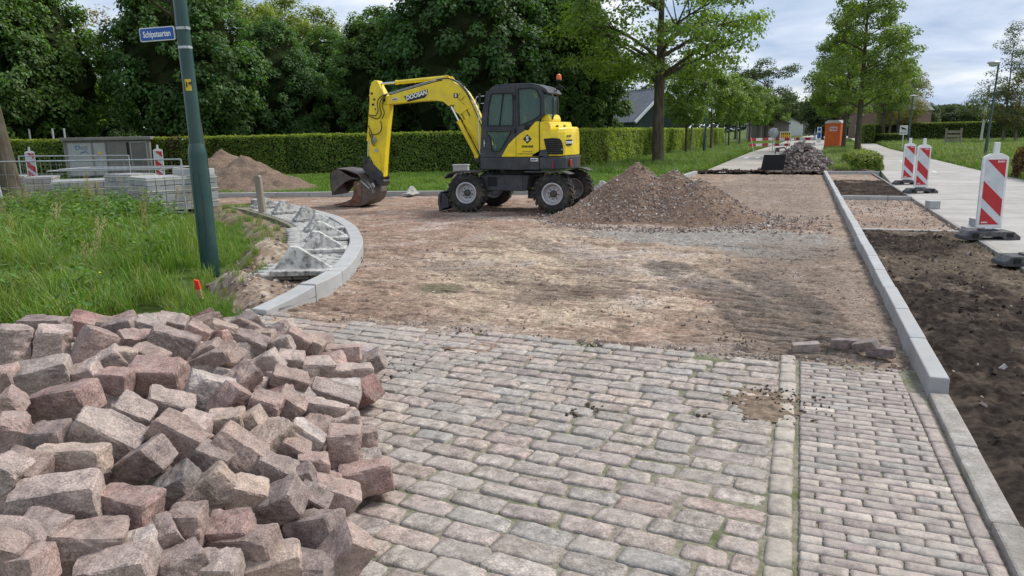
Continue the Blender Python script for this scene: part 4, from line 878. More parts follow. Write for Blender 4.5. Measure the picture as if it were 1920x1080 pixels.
for (x, s, st) in ((-1.0, -1, 0.10), (1.02, -1, 0), (-1.0, 1, 0.10), (1.02, 1, 0)):
    yc = s * 0.80
    if tyre0 is None:
        w = wheel_mb().build('tyre', M['tyre'], ex); tyre0 = w.data
    else: w = obj('tyre', tyre0, ex)
    w.location = (x, yc, 0.418); w.rotation_euler = (0, (x * 3.1) % 1, st * -1)
    rm = rim_mb(s).build('rim', M['rim'], w); hb = hub_mb(s).build('hub', M['steel_dark'], w)
    w.rotation_euler = (0, 0.13 * (1 if x > 0 else 2), st)
# --- undercarriage
b = MB()
b.prism([(-1.05, .50), (1.05, .50), (1.05, .72), (-1.05, .72)], -0.30, 0.30); b.cyl((-1.0, -0.66, .418), (-1.0, 0.66, .418), .085, 14); b.cyl((1.02, -0.66, .418), (1.02, 0.66, .418), .085, 14)
b.box((1.02, 0, .42), (.26, .34, .28)); b.box((-1.0, 0, .42), (.24, .30, .26)); b.box((0.32, -0.2, .36), (.16, .2, .2))
b.build('chassis', M['steel_dark'], ex, bevel=.012)
for s in (-1, 1):
    b = MB(); p = [(-0.69, .81), (0.43, .81), (0.37, .50), (0.31, .455), (-0.57, .455), (-0.62, .50)]
    b.prism(p, s * 0.34, s * 0.70); sb = b.build('side_box', M['anthracite'], ex, bevel=.014)
    b = MB(); b.box((-0.44, s * .704, .66), (.22, .012, .20)); b.build('step_recess', M['black'], ex, bevel=.004)
    b = MB(); b.box((-0.22, s * .706, .655), (.13, .014, .085)); b.build('latch_plate', M['steel_dark'], ex, bevel=.004)
    b = MB(); b.box((0.27, s * .702, .64), (.006, .01, .30)); b.build('panel_seam', M['black'], ex)
    b = MB(); b.prism([(-1.52, .74), (-1.42, .85), (-1.25, .90), (-0.62, .90), (-0.62, .875), (-1.24, .872), (-1.39, .825), (-1.48, .735)], s * .60, s * .96); b.build('fender', M['steel_dark'], ex, bevel=.004)
    b = MB(); b.prism([(0.40, .90), (1.25, .90), (1.42, .84), (1.39, .82), (1.24, .872), (0.40, .872)], s * .60, s * .95); b.build('fender', M['steel_dark'], ex, bevel=.004)
b = MB(); b.lathe([(0.0, .72), (.46, .72), (.46, .78), (.43, .80), (.43, .90), (.52, .91), (.52, .95), (0, .95)], (0, 0, 0), 'Z', 28); b.build('slew_ring', M['steel_dark'], ex)
# --- dozer blade in front
b = MB(); b.prism([(-1.66, .03), (-1.60, .05), (-1.625, .20), (-1.61, .34), (-1.56, .44), (-1.60, .455), (-1.67, .36), (-1.69, .18)], -0.95, 0.95); b.prism([(-1.66, .0), (-1.57, .03), (-1.6, .06), (-1.67, .04)], -0.95, .95)
for y in (-.93, -.45, .45, .93): b.prism([(-1.62, .05), (-1.42, .10), (-1.42, .30), (-1.58, .43)], y - .015, y + .015)
b.box((-1.5, -0.7, .25), (.02, .46, .30)); b.bar((-1.55, -.35, .2), (-1.05, -.35, .40), .09, .12); b.bar((-1.55, .35, .2), (-1.05, .35, .40), .09, .12); b.build('dozer_blade', M['anthracite'], ex, bevel=.006)
# --- superstructure deck (dark skirt) and counterweight
b = MB()
b.prism([(-0.66, .955), (-0.62, .93), (0.71, .915), (0.71, 1.19), (-0.66, 1.19)], -0.86, 0.84)
deck = b.build('deck_skirt', M['anthracite'], ex, bevel=.02, seg=2)
b = MB(); out_ = [(0.715, -.875), (1.12, -.855), (1.255, -.71), (1.325, -.46), (1.345, -.15), (1.335, .08), (1.265, .38), (1.155, .63), (1.07, .80), (0.715, .86)]
b.prism(out_, .925, 1.205, axis='Z'); cw = b.build('counterweight', M['anthracite'], ex, bevel=.03, seg=2)
b = MB(); b.box((1.03, -.885, 1.03), (.012, .02, .16)); b.build('reflector', M['red'], cw)
b = MB(); b.box((1.31, -.53, 1.06), (.04, .12, .15), (0, 0, 0.3)); b.build('tail_light', M['tail'], cw, bevel=.01)
b = MB(); b.box((1.21, .50, 1.06), (.04, .10, .15), (0, 0, 0.4)); b.build('tail_light', M['tail'], cw, bevel=.01)
# --- yellow bodywork
b = MB(); yel = [(-0.17, 1.20), (-0.10, 1.32), (0.0, 1.47), (0.14, 1.60), (0.28, 1.70), (0.40, 1.765), (0.52, 1.83), (0.62, 1.93), (0.70, 1.945), (0.70, 1.20)]
b.prism(yel, -0.835, -0.775); side = b.build('side_panel', M['yellow'], ex, bevel=.012, seg=2)
b = MB(); hood = [(0.705, 1.21), (0.705, 1.86), (0.73, 1.935), (0.93, 1.93), (0.96, 1.83), (0.96, 1.21)]
b.prism(hood, -.83, .80)
b.build('engine_bay', M['yellow'], ex, bevel=.02, seg=2)
def ring(z, k, x0=0.98): return [(x0, -.865 * k), (1.12, -.84 * k), (1.24 - .10 * (1 - k), -.70 * k), (1.31 - .2 * (1 - k), -.45 * k), (1.33 - .25 * (1 - k), -.15 * k), (1.32 - .25 * (1 - k), .08 * k), (1.25 - .2 * (1 - k), .38 * k), (1.14 - .1 * (1 - k), .62 * k), (1.06, .78 * k), (x0, .85 * k)]
b = MB(); lv = [(1.215, 1.0, .76), (1.55, .995, .76), (1.70, .975, .76), (1.78, .93, .76), (1.815, .84, .78)]; vs = []
for z, k, x0 in lv: vs += [(x, y, z) for x, y in ring(z, k, x0)]
n = 10; fs = [(i * n + j, i * n + (j + 1) % n, (i + 1) * n + (j + 1) % n, (i + 1) * n + j) for i in range(len(lv) - 1) for j in range(n)] + [tuple(range(n)), tuple(range(4 * n, 5 * n))]
b.add(vs, fs, 0, False); hd = b.build('engine_hood', M['yellow'], ex, bevel=.018, seg=3)
b = MB(); gp = [(0.82, 1.575), (1.02, 1.59), (1.17, 1.575), (1.215, 1.53), (1.26, 1.42), (1.27, 1.26), (1.25, 1.245), (0.92, 1.25), (0.89, 1.29)]
def hood_y(x):
    return -0.868 if x < 1.10 else -0.862 + (x - 1.10) * (0.14 / .12)
b2 = [(x, hood_y(x) - .012, z) for x, z in gp]; b3 = [(x, hood_y(x) + .03, z) for x, z in gp]; nn_ = len(gp)

def vq(pts): b.add([(x, hood_y(x) - .014, z) for x, z in pts] + [(x, hood_y(x) + .05, z) for x, z in pts], [tuple(range(len(pts))), tuple(range(2 * len(pts) - 1, len(pts) - 1, -1))] + [(i, (i + 1) % len(pts), len(pts) + (i + 1) % len(pts), len(pts) + i) for i in range(len(pts))])
vq([(0.82, 1.575), (1.02, 1.59), (1.10, 1.582), (1.10, 1.248), (0.92, 1.25), (0.89, 1.29)]); vq([(1.10, 1.582), (1.15, 1.575), (1.18, 1.53), (1.205, 1.42), (1.21, 1.26), (1.20, 1.245), (1.10, 1.248)])
vent = b.build('vent_panel', M['black'], hd)
for k in range(7):
    z = 1.285 + k * .042; x0_ = 0.905 - k * .010; x1_ = 1.20 - max(0, k - 2) * .009; b = MB()
    b.bar((x0_, hood_y(x0_) - .022, z), (1.10, hood_y(1.1) - .022, z), .022, .012); b.bar((1.10, hood_y(1.1) - .022, z), (x1_, hood_y(x1_) - .022, z), .022, .012); b.build('vent_slat', M['steel_dark'], vent)
b = MB(); b.prism([(0.62, 1.215), (0.80, 1.215), (0.86, 1.19), (0.93, 1.19), (0.88, 1.36), (0.74, 1.34), (0.70, 1.21)], -.892, -.84); b.build('corner_guard', M['anthracite'], ex, bevel=.01)
b = MB(); b.box((0.712, -.834, 1.58), (.008, .012, .60)); b.build('panel_gap', M['black'], ex)
b = MB(); b.box((0.18, -.8365, 1.42), (.005, .006, .44)); b.build('panel_gap', M['decal_black'], ex)
b = MB(); b.prism([(0.93, 1.80), (1.0, 1.86), (1.04, 1.80)], -.5, -.44); b.cyl((1.18, -.55, 1.79), (1.18, -.55, 1.85), .025, 10); b.build('hood_fitting', M['black'], ex)
# right-hand body (boom side) so that it holds from other sides
b = MB(); b.prism([(-0.62, 1.20), (-0.55, 1.45), (-0.3, 1.62), (0.70, 1.72), (0.70, 1.20)], 0.36, .82); b.build('tank_cover', M['yellow'], ex, bevel=.03, seg=2)
# --- cab
cabo = [(-0.665, 1.195), (-0.64, 1.45), (-0.60, 1.75), (-0.575, 2.05), (-0.54, 2.30), (-0.49, 2.50), (-0.44, 2.61), (-0.36, 2.665), (-0.25, 2.69), (0.10, 2.70), (0.45, 2.695), (0.61, 2.675), (0.72, 2.62), (0.79, 2.53), (0.82, 2.40), (0.82, 2.10), (0.76, 1.98), (0.62, 1.90), (0.50, 1.80), (0.30, 1.69), (0.14, 1.58), (0.0, 1.45), (-0.09, 1.32), (-0.16, 1.195)]
Y0, Y1 = -0.80, 0.16
def cab_side(y0, y1):
    b = MB()
    # door ring: bars laid along the traced outline
    door_o = [(-0.665, 1.195), (-0.63, 1.50), (-0.605, 1.75), (-0.585, 2.00), (-0.555, 2.25), (-0.51, 2.46), (-0.45, 2.60), (-0.35, 2.665), (-0.1, 2.675), (0.175, 2.675), (0.175, 2.2), (0.175, 1.85), (0.165, 1.62), (0.0, 1.45), (-0.09, 1.32), (-0.16, 1.195)]
    return door_o
def poly_ring(b, outer, inner, y0, y1, mi=0): b.frame(outer, inner, y0, y1, mi)
for (y0, y1, tagn) in ((0.115, 0.16, 'far'), (-0.83, -0.785, 'near')):
    cb = MB()
    # upper window frame of the door
    o1 = [(-0.605, 1.80), (-0.59, 2.05), (-0.56, 2.28), (-0.50, 2.50), (-0.43, 2.62), (-0.33, 2.675), (-0.05, 2.675), (0.175, 2.675), (0.175, 2.3), (0.175, 2.0), (0.175, 1.80), (-0.2, 1.80)]
    i1 = [(-0.475, 1.87), (-0.465, 2.05), (-0.44, 2.26), (-0.41, 2.43), (-0.38, 2.515), (-0.34, 2.54), (-0.05, 2.54), (0.115, 2.535), (0.13, 2.3), (0.13, 2.0), (0.115, 1.86), (-0.2, 1.852)]
    poly_ring(cb, o1, i1, y0, y1)
    o2 = [(-0.605, 1.80), (0.175, 1.80), (0.175, 1.62), (0.02, 1.47), (-0.09, 1.32), (-0.16, 1.195), (-0.665, 1.195), (-0.635, 1.50)]
    i2 = [(-0.50, 1.745), (0.075, 1.745), (0.065, 1.70), (-0.06, 1.52), (-0.145, 1.39), (-0.21, 1.315), (-0.385, 1.325), (-0.41, 1.60)]
    poly_ring(cb, o2, i2, y0, y1)
    o3 = [(0.185, 2.68), (0.60, 2.68), (0.72, 2.625), (0.80, 2.52), (0.83, 2.38), (0.83, 2.10), (0.74, 1.99), (0.60, 1.91), (0.40, 1.765), (0.185, 1.63)]
    i3 = [(0.245, 2.625), (0.575, 2.625), (0.655, 2.59), (0.72, 2.50), (0.745, 2.38), (0.74, 2.07), (0.68, 2.02), (0.57, 1.965), (0.42, 1.905), (0.25, 1.85)]
    poly_ring(cb, o3, i3, y0, y1)
    cb.prism([(0.185, 1.63), (0.40, 1.765), (0.62, 1.90), (0.72, 1.95), (0.74, 1.60), (0.70, 1.2), (-0.16, 1.2)], y0 + .03, y1 - .005)
    cabf = cb.build('cab_frame', M['anthracite'], ex, bevel=.008, seg=2)
b = MB(); roof = [(-0.50, 2.50), (-0.43, 2.63), (-0.33, 2.70), (-0.1, 2.735), (0.5, 2.735), (0.72, 2.68), (0.86, 2.60), (0.92, 2.52), (0.88, 2.50), (0.80, 2.55), (0.62, 2.665), (-0.33, 2.665), (-0.45, 2.56)]
b.prism(roof, -0.80, 0.13); b.build('cab_roof', M['anthracite'], ex, bevel=.02, seg=2)
b = MB()
b.bar((-0.655, -.79, 1.2), (-0.59, -.79, 2.1), .05); b.bar((-0.59, -.79, 2.1), (-0.47, -.79, 2.6), .05); b.bar((-0.655, .12, 1.2), (-0.59, .12, 2.1), .05); b.bar((-0.59, .12, 2.1), (-0.47, .12, 2.6), .05)
b.bar((-0.64, -.79, 1.35), (-0.64, .12, 1.35), .05); b.box((-0.655, -.335, 1.27), (.03, .9, .16)); b.build('front_pillar', M['anthracite'], cabf, bevel=.006)
b = MB(); b.box((-0.28, -.336, 1.21), (.75, .9, .03)); b.box((0.40, -.336, 1.25), (.6, .9, .06)); b.prism([(.60, 1.25), (.70, 1.25), (.82, 1.92), (.74, 1.95)], -.78, .11); b.build('cab_floor', M['anthracite'], cabf)
# rear corner of the cab: post and bulging pane
b = MB(); b.tube([(0.90, -.60, 2.50), (0.95, -.58, 2.42), (0.955, -.58, 2.15), (0.93, -.60, 2.0), (0.88, -.62, 1.93)], .022, 8); b.tube([(0.83, .0, 2.50), (0.86, 0, 2.42), (0.86, 0, 2.15), (0.84, 0, 2.0), (0.82, 0, 1.93)], .022, 8); b.bar((0.88, -.62, 1.92), (0.82, 0.05, 1.92), .06); b.build('rear_pillar', M['anthracite'], cabf)
b = MB(); b.prism([(0.70, 1.93), (0.72, 2.0), (0.82, 2.09), (0.88, 2.08), (0.92, 1.99), (0.92, 1.93)], -.72, .05); b.build('rear_shelf', M['yellow'], ex, bevel=.02)
def pane(name, pts, y, par, th=.006):
    b = MB(); b.prism(pts, y, y + th); return b.build(name, M['glass'], par)
for y in (-0.812, 0.135):
    pane('window', [(-0.48, 1.865), (-0.47, 2.05), (-0.445, 2.26), (-0.415, 2.43), (-0.38, 2.52), (-0.34, 2.545), (0.12, 2.54), (0.135, 2.3), (0.12, 1.855)], y, cabf)
    pane('window', [(-0.505, 1.75), (0.08, 1.75), (0.07, 1.70), (-0.06, 1.51), (-0.145, 1.38), (-0.21, 1.31), (-0.39, 1.32), (-0.415, 1.60)], y, cabf)
    pane('window', [(0.24, 2.63), (0.58, 2.63), (0.66, 2.595), (0.725, 2.50), (0.75, 2.38), (0.745, 2.065), (0.68, 2.015), (0.57, 1.96), (0.42, 1.90), (0.245, 1.845)], y, cabf)
b = MB(); b.add([(0.82, -.81, 2.50), (0.94, -.60, 2.46), (0.93, -.60, 2.02), (0.83, -.81, 2.08)], [(0, 1, 2, 3)]); b.add([(0.94, -.60, 2.46), (0.85, 0.02, 2.46), (0.84, 0.02, 2.02), (0.93, -.60, 2.02)], [(0, 1, 2, 3)]); b.build('rear_window', M['glass'], cabf)
b = MB(); b.add([(-0.63, -.78, 1.4), (-0.60, -.78, 2.1), (-0.48, -.78, 2.58), (-0.48, .1, 2.58), (-0.60, .1, 2.1), (-0.63, .1, 1.4)], [(0, 1, 4, 5), (1, 2, 3, 4)]); b.build('windscreen', M['glass'], cabf)
b = MB()   # black seals round the panes
for pts in ([(-0.475, 1.87), (-0.465, 2.05), (-0.44, 2.26), (-0.38, 2.515), (-0.34, 2.54), (0.115, 2.535), (0.13, 2.3), (0.115, 1.86)], [(-0.50, 1.745), (0.075, 1.745), (-0.06, 1.52), (-0.21, 1.315), (-0.385, 1.325), (-0.41, 1.60)], [(0.245, 2.625), (0.575, 2.625), (0.655, 2.59), (0.745, 2.38), (0.74, 2.07), (0.57, 1.965), (0.25, 1.85)]):
    for p, q_ in zip(pts, pts[1:] + pts[:1]): b.bar((p[0], -.832, p[1]), (q_[0], -.832, q_[1]), .016, .016)
b.build('window_seal', M['black'], cabf)
b = MB(); b.bar((-0.10, -.815, 2.53), (-0.20, -.815, 1.86), .03, .018); b.build('window_bar', M['black'], cabf)
b = MB(); b.cyl((-0.55, -.835, 1.50), (-0.55, -.86, 1.50), .02, 8); b.bar((-0.55, -.86, 1.42), (-0.55, -.86, 1.57), .022, .015); b.build('door_handle', M['chrome'], cabf)
b = MB(); b.box((0.16, -.84, 2.45), (.04, .02, .09)); b.box((0.16, -.84, 1.75), (.04, .02, .08)); b.build('hinge', M['black'], cabf)
b = MB(); b.lathe([(0.0, -.84), (.06, -.842), (.065, -.81)], (0.44, 0, 1.82), 'Y', 14); b.build('filler_cap', M['black'], cabf)
b = MB(); b.prism([(0.32, 1.4), (0.42, 1.35), (0.55, 1.36), (0.60, 1.9), (0.66, 2.25), (0.60, 2.42), (0.52, 2.42), (0.48, 2.2), (0.42, 1.75), (0.30, 1.72), (0.0, 1.70), (0.0, 1.60), (0.30, 1.58)], -.60, -.12); b.build('seat', M['seat'], cabf, bevel=.04, seg=2)
b = MB(); b.tube([(-.25, -.35, 1.25), (-.33, -.35, 1.9)], .03, 8); b.lathe([(.16, 0), (.175, .012), (.16, .024), (.145, .012)], (-.33, -.35, 1.92), 'Z', 18, closed=True); b.tube([(0.1, -.65, 1.6), (0.08, -.66, 1.95)], .018, 8); b.build('controls', M['black'], cabf)
b = MB(); b.box((0.62, -.79, 2.47), (.06, .01, .11)); b.box((0.34, -.72, 1.98), (.06, .01, .12)); b.build('sticker', M['sign_yellow'], cabf)
# beacon, mirror, rail
b = MB(); b.cyl((0.86, -.1, 2.58), (0.92, -.1, 2.80), .012, 6); b.cyl((0.86, -.1, 2.66), (1.0, -.18, 2.62), .03, 8); b.box((0.99, -.2, 2.65), (.10, .05, .07), (0, .5, 0)); br_ = b.build('beacon_bracket', M['black'], ex)
b = MB(); b.lathe([(.062, 0), (.062, .03), (.055, .035)], (.92, -.1, 2.79), 'Z', 14); b.build('beacon_base', M['black'], ex)
b = MB(); b.lathe([(.055, 0), (.058, .06), (.045, .10), (.02, .125), (0, .128)], (.92, -.1, 2.82), 'Z', 14); b.build('beacon_lamp', M['beacon'], ex)
b = MB(); b.tube([(-0.55, -.80, 2.50), (-0.70, -.84, 2.49), (-0.73, -.84, 2.44), (-0.73, -.84, 2.32)], .011, 6); b.tube([(-0.55, -.80, 2.34), (-0.70, -.84, 2.35)], .008, 6); b.tube([(-0.68, -.8, 2.48), (-0.70, -.80, 1.9), (-0.69, -.8, 1.3), (-0.64, -.8, 1.2)], .009, 6); b.build('grab_rail', M['chrome'], ex)
b = MB(); b.box((-0.63, -.88, 2.44), (.05, .13, .22), (0, 0, .3)); b.build('mirror', M['black'], ex, bevel=.02, seg=2)
# --- swing post and boom (right of the cab)
YB = 0.05
b = MB(); b.prism([(-1.02, 1.0), (-1.02, 1.35), (-0.75, 1.45), (-0.60, 1.30), (-0.60, .93), (-0.85, .93)], 0.0, 0.42); b.prism([(-1.18, 1.05), (-1.22, 1.22), (-1.0, 1.38), (-0.9, 1.1)], .06, .11); b.prism([(-1.18, 1.05), (-1.22, 1.22), (-1.0, 1.38), (-0.9, 1.1)], .31, .36); b.cyl((-1.08, 0.0, 1.20), (-1.08, .42, 1.20), .055, 12); b.build('swing_post', M['anthracite'], ex, bevel=.015)
boomt = [(-0.80, 1.40), (-0.94, 1.72), (-1.10, 2.12), (-1.24, 2.42), (-1.38, 2.64), (-1.54, 2.80), (-1.70, 2.885), (-1.88, 2.93), (-2.06, 2.915), (-2.28, 2.875), (-2.55, 2.82), (-2.85, 2.755), (-3.15, 2.69), (-3.44, 2.63), (-3.58, 2.60), (-3.63, 2.53), (-3.62, 2.46)]
booml = [(-3.54, 2.43), (-3.42, 2.425), (-3.15, 2.44), (-2.85, 2.46), (-2.55, 2.475), (-2.30, 2.48), (-2.12, 2.475), (-1.97, 2.45), (-1.83, 2.405), (-1.72, 2.33), (-1.60, 2.20), (-1.45, 1.99), (-1.28, 1.75), (-1.12, 1.50), (-1.0, 1.28), (-0.88, 1.22), (-0.80, 1.28)]
boomt = [(x + .02, z) for x, z in boomt]
n = len(boomt); assert len(boomt) == len(booml)
L_ = booml[::-1]      # pair top[i] with L_[i]
b = MB(); vs = []
for (xt, zt), (xl, zl) in zip(boomt, L_):
    for y in (YB - .0, YB + .26): vs += [(xt, y, zt), (xl, y, zl)]
fs = []
for i in range(n - 1):
    a = 4 * i; c = 4 * (i + 1); fs += [(a, c, c + 1, a + 1), (a + 2, a + 3, c + 3, c + 2), (a, a + 2, c + 2, c), (a + 1, c + 1, c + 3, a + 3)]
fs += [(0, 1, 3, 2), (4 * n - 4, 4 * n - 2, 4 * n - 1, 4 * n - 3)]
b.add(vs, fs); boom = b.build('boom', M['yellow'], ex, bevel=.018, seg=2)
b = MB()
for y in (YB - .022, YB + .26):
    b = MB(); b.prism([(-1.62, 2.36), (-1.48, 2.42), (-1.30, 2.28), (-1.52, 2.14), (-1.75, 2.28)], y, y + .022); b.build('cylinder_bracket', M['yellow'], boom, bevel=.005); b = MB(); b.prism([(-1.97, 2.89), (-1.92, 3.04), (-1.82, 3.04), (-1.66, 2.86)], y + (.03 if y < .1 else -.03), y + (.06 if y < .1 else -.0)); b.build('boom_bracket', M['yellow'], boom, bevel=.005)
    b = MB(); b.cyl((-3.50, y, 2.53), (-3.50, y + .022, 2.53), .075, 14); b.build('pin_boss', M['yellow'], boom)
b = MB(); b.prism([(-1.95, 2.46), (-1.85, 2.38), (-1.73, 2.31), (-1.66, 2.38), (-1.75, 2.44)], YB - .03, YB + .29); b.build('boom_gusset', M['yellow'], boom, bevel=.006)
b = MB(); b.cyl((-3.50, YB - .05, 2.53), (-3.50, YB + .31, 2.53), .04, 12); b.cyl((-1.72, YB - .06, 2.33), (-1.72, YB + .32, 2.33), .04, 12); b.build('pin', M['steel_dark'], boom)
# cylinders
def ram(a, m, c, y, r1, r2, name):
    b = MB(); b.cyl((m[0], y, m[1]), (c[0], y, c[1]), r1, 16); d = (Vector((m[0], 0, m[1])) - Vector((c[0], 0, c[1]))).normalized(); b.cyl((m[0], y, m[1]), (m[0] + d.x * .05, y, m[1] + d.z * .05), r1 * 1.12, 16); b.cyl((c[0], y - r1, c[1]), (c[0], y + r1, c[1]), r1 * 1.1, 12); cy = b.build(name, M['yellow'], ex)
    b = MB(); b.cyl((a[0], y, a[1]), (m[0], y, m[1]), r2, 12); b.build('piston_rod', M['chrome'], cy); return cy
ram((-1.72, 2.33), (-1.52, 1.96), (-1.10, 1.20), YB - .05, .052, .026, 'boom_cylinder')
ram((-1.72, 2.33), (-1.52, 1.96), (-1.10, 1.20), YB + .31, .052, .026, 'boom_cylinder')
ram((-3.76, 2.92), (-3.20, 2.94), (-1.89, 3.0), YB + .13, .048, .026, 'arm_cylinder')
# arm (stick)
arm = [(-3.88, 2.96), (-3.80, 3.01), (-3.70, 2.99), (-3.63, 2.84), (-3.50, 2.62), (-3.41, 2.48), (-3.44, 2.25), (-3.52, 1.80), (-3.60, 1.30), (-3.66, .85), (-3.68, .70), (-3.78, .66), (-3.87, .76), (-3.92, .98), (-4.02, 1.22), (-4.05, 1.38), (-3.99, 1.75), (-3.99, 2.10), (-3.97, 2.35), (-3.94, 2.80)]
arm = [(x + .02, z) for x, z in arm]
b = MB(); b.prism(arm, YB + .02, YB + .24); armo = b.build('arm', M['yellow'], ex, bevel=.016, seg=2)
b = MB()
for y in (YB - .004, YB + .24): b.prism([(-4.02, 1.24), (-3.90, 1.02), (-3.76, .74), (-3.70, .90), (-3.72, 1.3), (-3.86, 1.52), (-3.99, 1.48)], y, y + .022)
b.build('arm_plate', M['yellow'], armo, bevel=.005)
# bucket cylinder on the front of the arm
ram((-4.12, 1.20), (-4.08, 1.62), (-3.93, 2.66), YB + .13, .045, .024, 'bucket_cylinder')
b = MB()
rn = random.Random(3)
def hose(pts, r=.012): b.tube([tuple(np.array(p)) for p in spline(pts, 26)], r, 6)
yn = YB - .035
hose([(-3.42, yn, 2.66), (-3.60, yn, 2.62), (-3.68, yn - .03, 2.48), (-3.66, yn - .02, 2.28), (-3.75, yn, 2.16), (-3.95, yn, 2.20)]); hose([(-3.42, yn, 2.64), (-3.56, yn - .02, 2.58), (-3.62, yn - .03, 2.40), (-3.58, yn, 2.20), (-3.70, yn, 2.08), (-3.93, yn, 2.16)]); hose([(-3.46, yn, 2.60), (-3.55, yn - .04, 2.40), (-3.48, yn - .02, 2.24), (-3.58, yn, 2.1)]); hose([(-3.62, yn, 2.05), (-3.58, yn - .02, 1.85), (-3.70, yn, 1.74), (-3.92, yn, 1.72)]); hose([(-3.98, yn, 1.95), (-3.86, yn, 1.70), (-3.92, yn, 1.55), (-3.84, yn, 1.45)]); hose([(-3.96, yn, 1.80), (-3.90, yn, 1.60), (-3.82, yn, 1.52)])
for dy in (0, .05, .10): hose([(-0.86, YB - .01 + dy, 1.5), (-0.96, YB - .02 + dy, 1.80), (-1.14, YB - .02 + dy, 2.25), (-1.36, YB - .02 + dy, 2.68), (-1.62, YB - .02 + dy, 2.93), (-1.85, YB + dy, 2.99), (-2.1, YB + dy, 2.94)], .011)
hose([(-1.28, YB - .02, 2.55), (-1.42, YB - .05, 2.82), (-1.62, YB - .02, 3.02), (-1.82, YB, 3.02)], .009); hose([(-0.80, YB - .04, 1.25), (-0.70, YB - .1, 1.5), (-0.80, YB - .06, 1.8), (-1.0, YB - .02, 2.06)], .012)
hose([(-1.50, yn, 2.62), (-1.56, yn - .02, 2.52), (-1.48, yn, 2.45), (-1.38, yn, 2.56)], .006)
b.build('hydraulic_hoses', M['black'], ex)
b = MB()
for dz, r in ((0, .010), (.028, .010)):
    b.tube([(x, YB + .02, z + .03 + dz) for x, z in boomt[5:15]], r, 6)
    b.tube([(x + .02, YB + .02, z + .02 + dz) for x, z in boomt[1:6]], r, 6)
for x, z in ((-3.83, 1.60), (-3.80, 1.35)): b.cyl((x, YB - .02, z), (x, YB + .02, z), .05, 10)
for k in range(7): a = k * .9; b.cyl((-3.83, YB - .03, 1.60), (-3.83 + .09 * math.cos(a), YB - .05, 1.60 + .11 * math.sin(a)), .007, 5)
b.build('hydraulic_pipes', M['galv'], ex)
b = MB(); 
for x, z, sx, sz in ((-3.86, 2.70, .06, .05), (-3.80, 2.56, .05, .05), (-3.84, 2.44, .07, .05), (-3.78, 2.33, .03, .04)): b.box((x, YB + .018, z), (sx, .006, sz))
b.build('warning_decal', M['decal_black'], armo)
# quick coupler / tilt rotator
b = MB()
for y in (YB - .02, YB + .25): b.prism([(-4.18, 1.14), (-4.08, 1.20), (-3.90, 1.02), (-3.66, .80), (-3.62, .66), (-3.76, .58), (-3.98, .66), (-4.22, .90)], y, y + .03)
b.cyl((-4.14, YB - .06, 1.08), (-4.14, YB + .32, 1.08), .05, 12); b.cyl((-3.72, YB - .06, .72), (-3.72, YB + .32, .72), .05, 12); b.box((-4.0, YB + .13, .78), (.34, .26, .16), (0, .55, 0)); b.cyl((-3.95, YB + .13, .72), (-4.06, YB + .13, .56), .15, 18); b.cyl((-4.25, YB, 1.2), (-4.10, YB, 1.08), .03, 8); b.box((-3.72, YB + .1, .58), (.2, .3, .14), (0, .4, 0))
b.build('coupler', M['steel_dark'], ex, bevel=.008)
# bucket: upper shell (clamp half) and lower shell, seen from its side
def shell(b, outer, thick, y0, y1, mi=0):
    """a bent plate between y0 and y1"""
    n = len(outer); inn = []
    for i, (x, z) in enumerate(outer):
        a = outer[max(i - 1, 0)]; c = outer[min(i + 1, n - 1)]; dx, dz = c[0] - a[0], c[1] - a[1]; l = math.hypot(dx, dz); inn.append((x + dz / l * thick, z - dx / l * thick))
    poly = outer + inn[::-1]
    m = len(poly); vs = [(x, y0, z) for x, z in poly] + [(x, y1, z) for x, z in poly]
    fs = [(i, (i + 1) % m, m + (i + 1) % m, m + i) for i in range(m)]
    for i in range(n - 1):
        fs += [(i, i + 1, m - 2 - i, m - 1 - i)[::-1], (m + i, m + i + 1, 2 * m - 2 - i, 2 * m - 1 - i)]
    b.add(vs, fs, mi)
yb0, yb1 = YB - .30, YB + .42
b = MB(); up = [(-4.96, .26), (-4.99, .50), (-4.99, .76), (-4.92, .88), (-4.78, .93), (-4.50, .90), (-4.18, .80), (-4.06, .66)]
shell(b, up, .025, yb0, yb1)
b.prism([(-4.96, .26), (-4.99, .50), (-4.99, .76), (-4.92, .88), (-4.78, .93), (-4.62, .84), (-4.40, .72), (-4.10, .66), (-4.36, .66), (-4.55, .60), (-4.76, .46)], yb0, yb0 + .022); b.prism([(-4.96, .26), (-4.99, .50), (-4.99, .76), (-4.92, .88), (-4.78, .93), (-4.62, .84), (-4.40, .72), (-4.10, .66), (-4.36, .66), (-4.55, .60), (-4.76, .46)], yb1 - .022, yb1)
jaw = b.build('bucket_clamp', M['bucket'], ex, bevel=.004)
b = MB(); lowp = [(-4.93, .02), (-4.60, .0), (-4.25, -.01), (-4.02, .05), (-3.86, .18), (-3.80, .34), (-3.84, .48), (-3.96, .62), (-4.12, .68)]
shell(b, lowp[::-1], .022, yb0, yb1); bucket = b.build('bucket', M['bucket'], ex, bevel=.004)
b = MB(); sidep = [(-4.93, .02), (-4.60, .0), (-4.28, .0), (-4.14, .14), (-4.10, .42), (-4.08, .60), (-4.20, .62), (-4.30, .60), (-4.34, .44), (-4.34, .28), (-4.42, .17), (-4.60, .10)]
b.prism(sidep, yb0 - .004, yb0 + .02); b.build('bucket_side', M['rust'], bucket, bevel=.004)
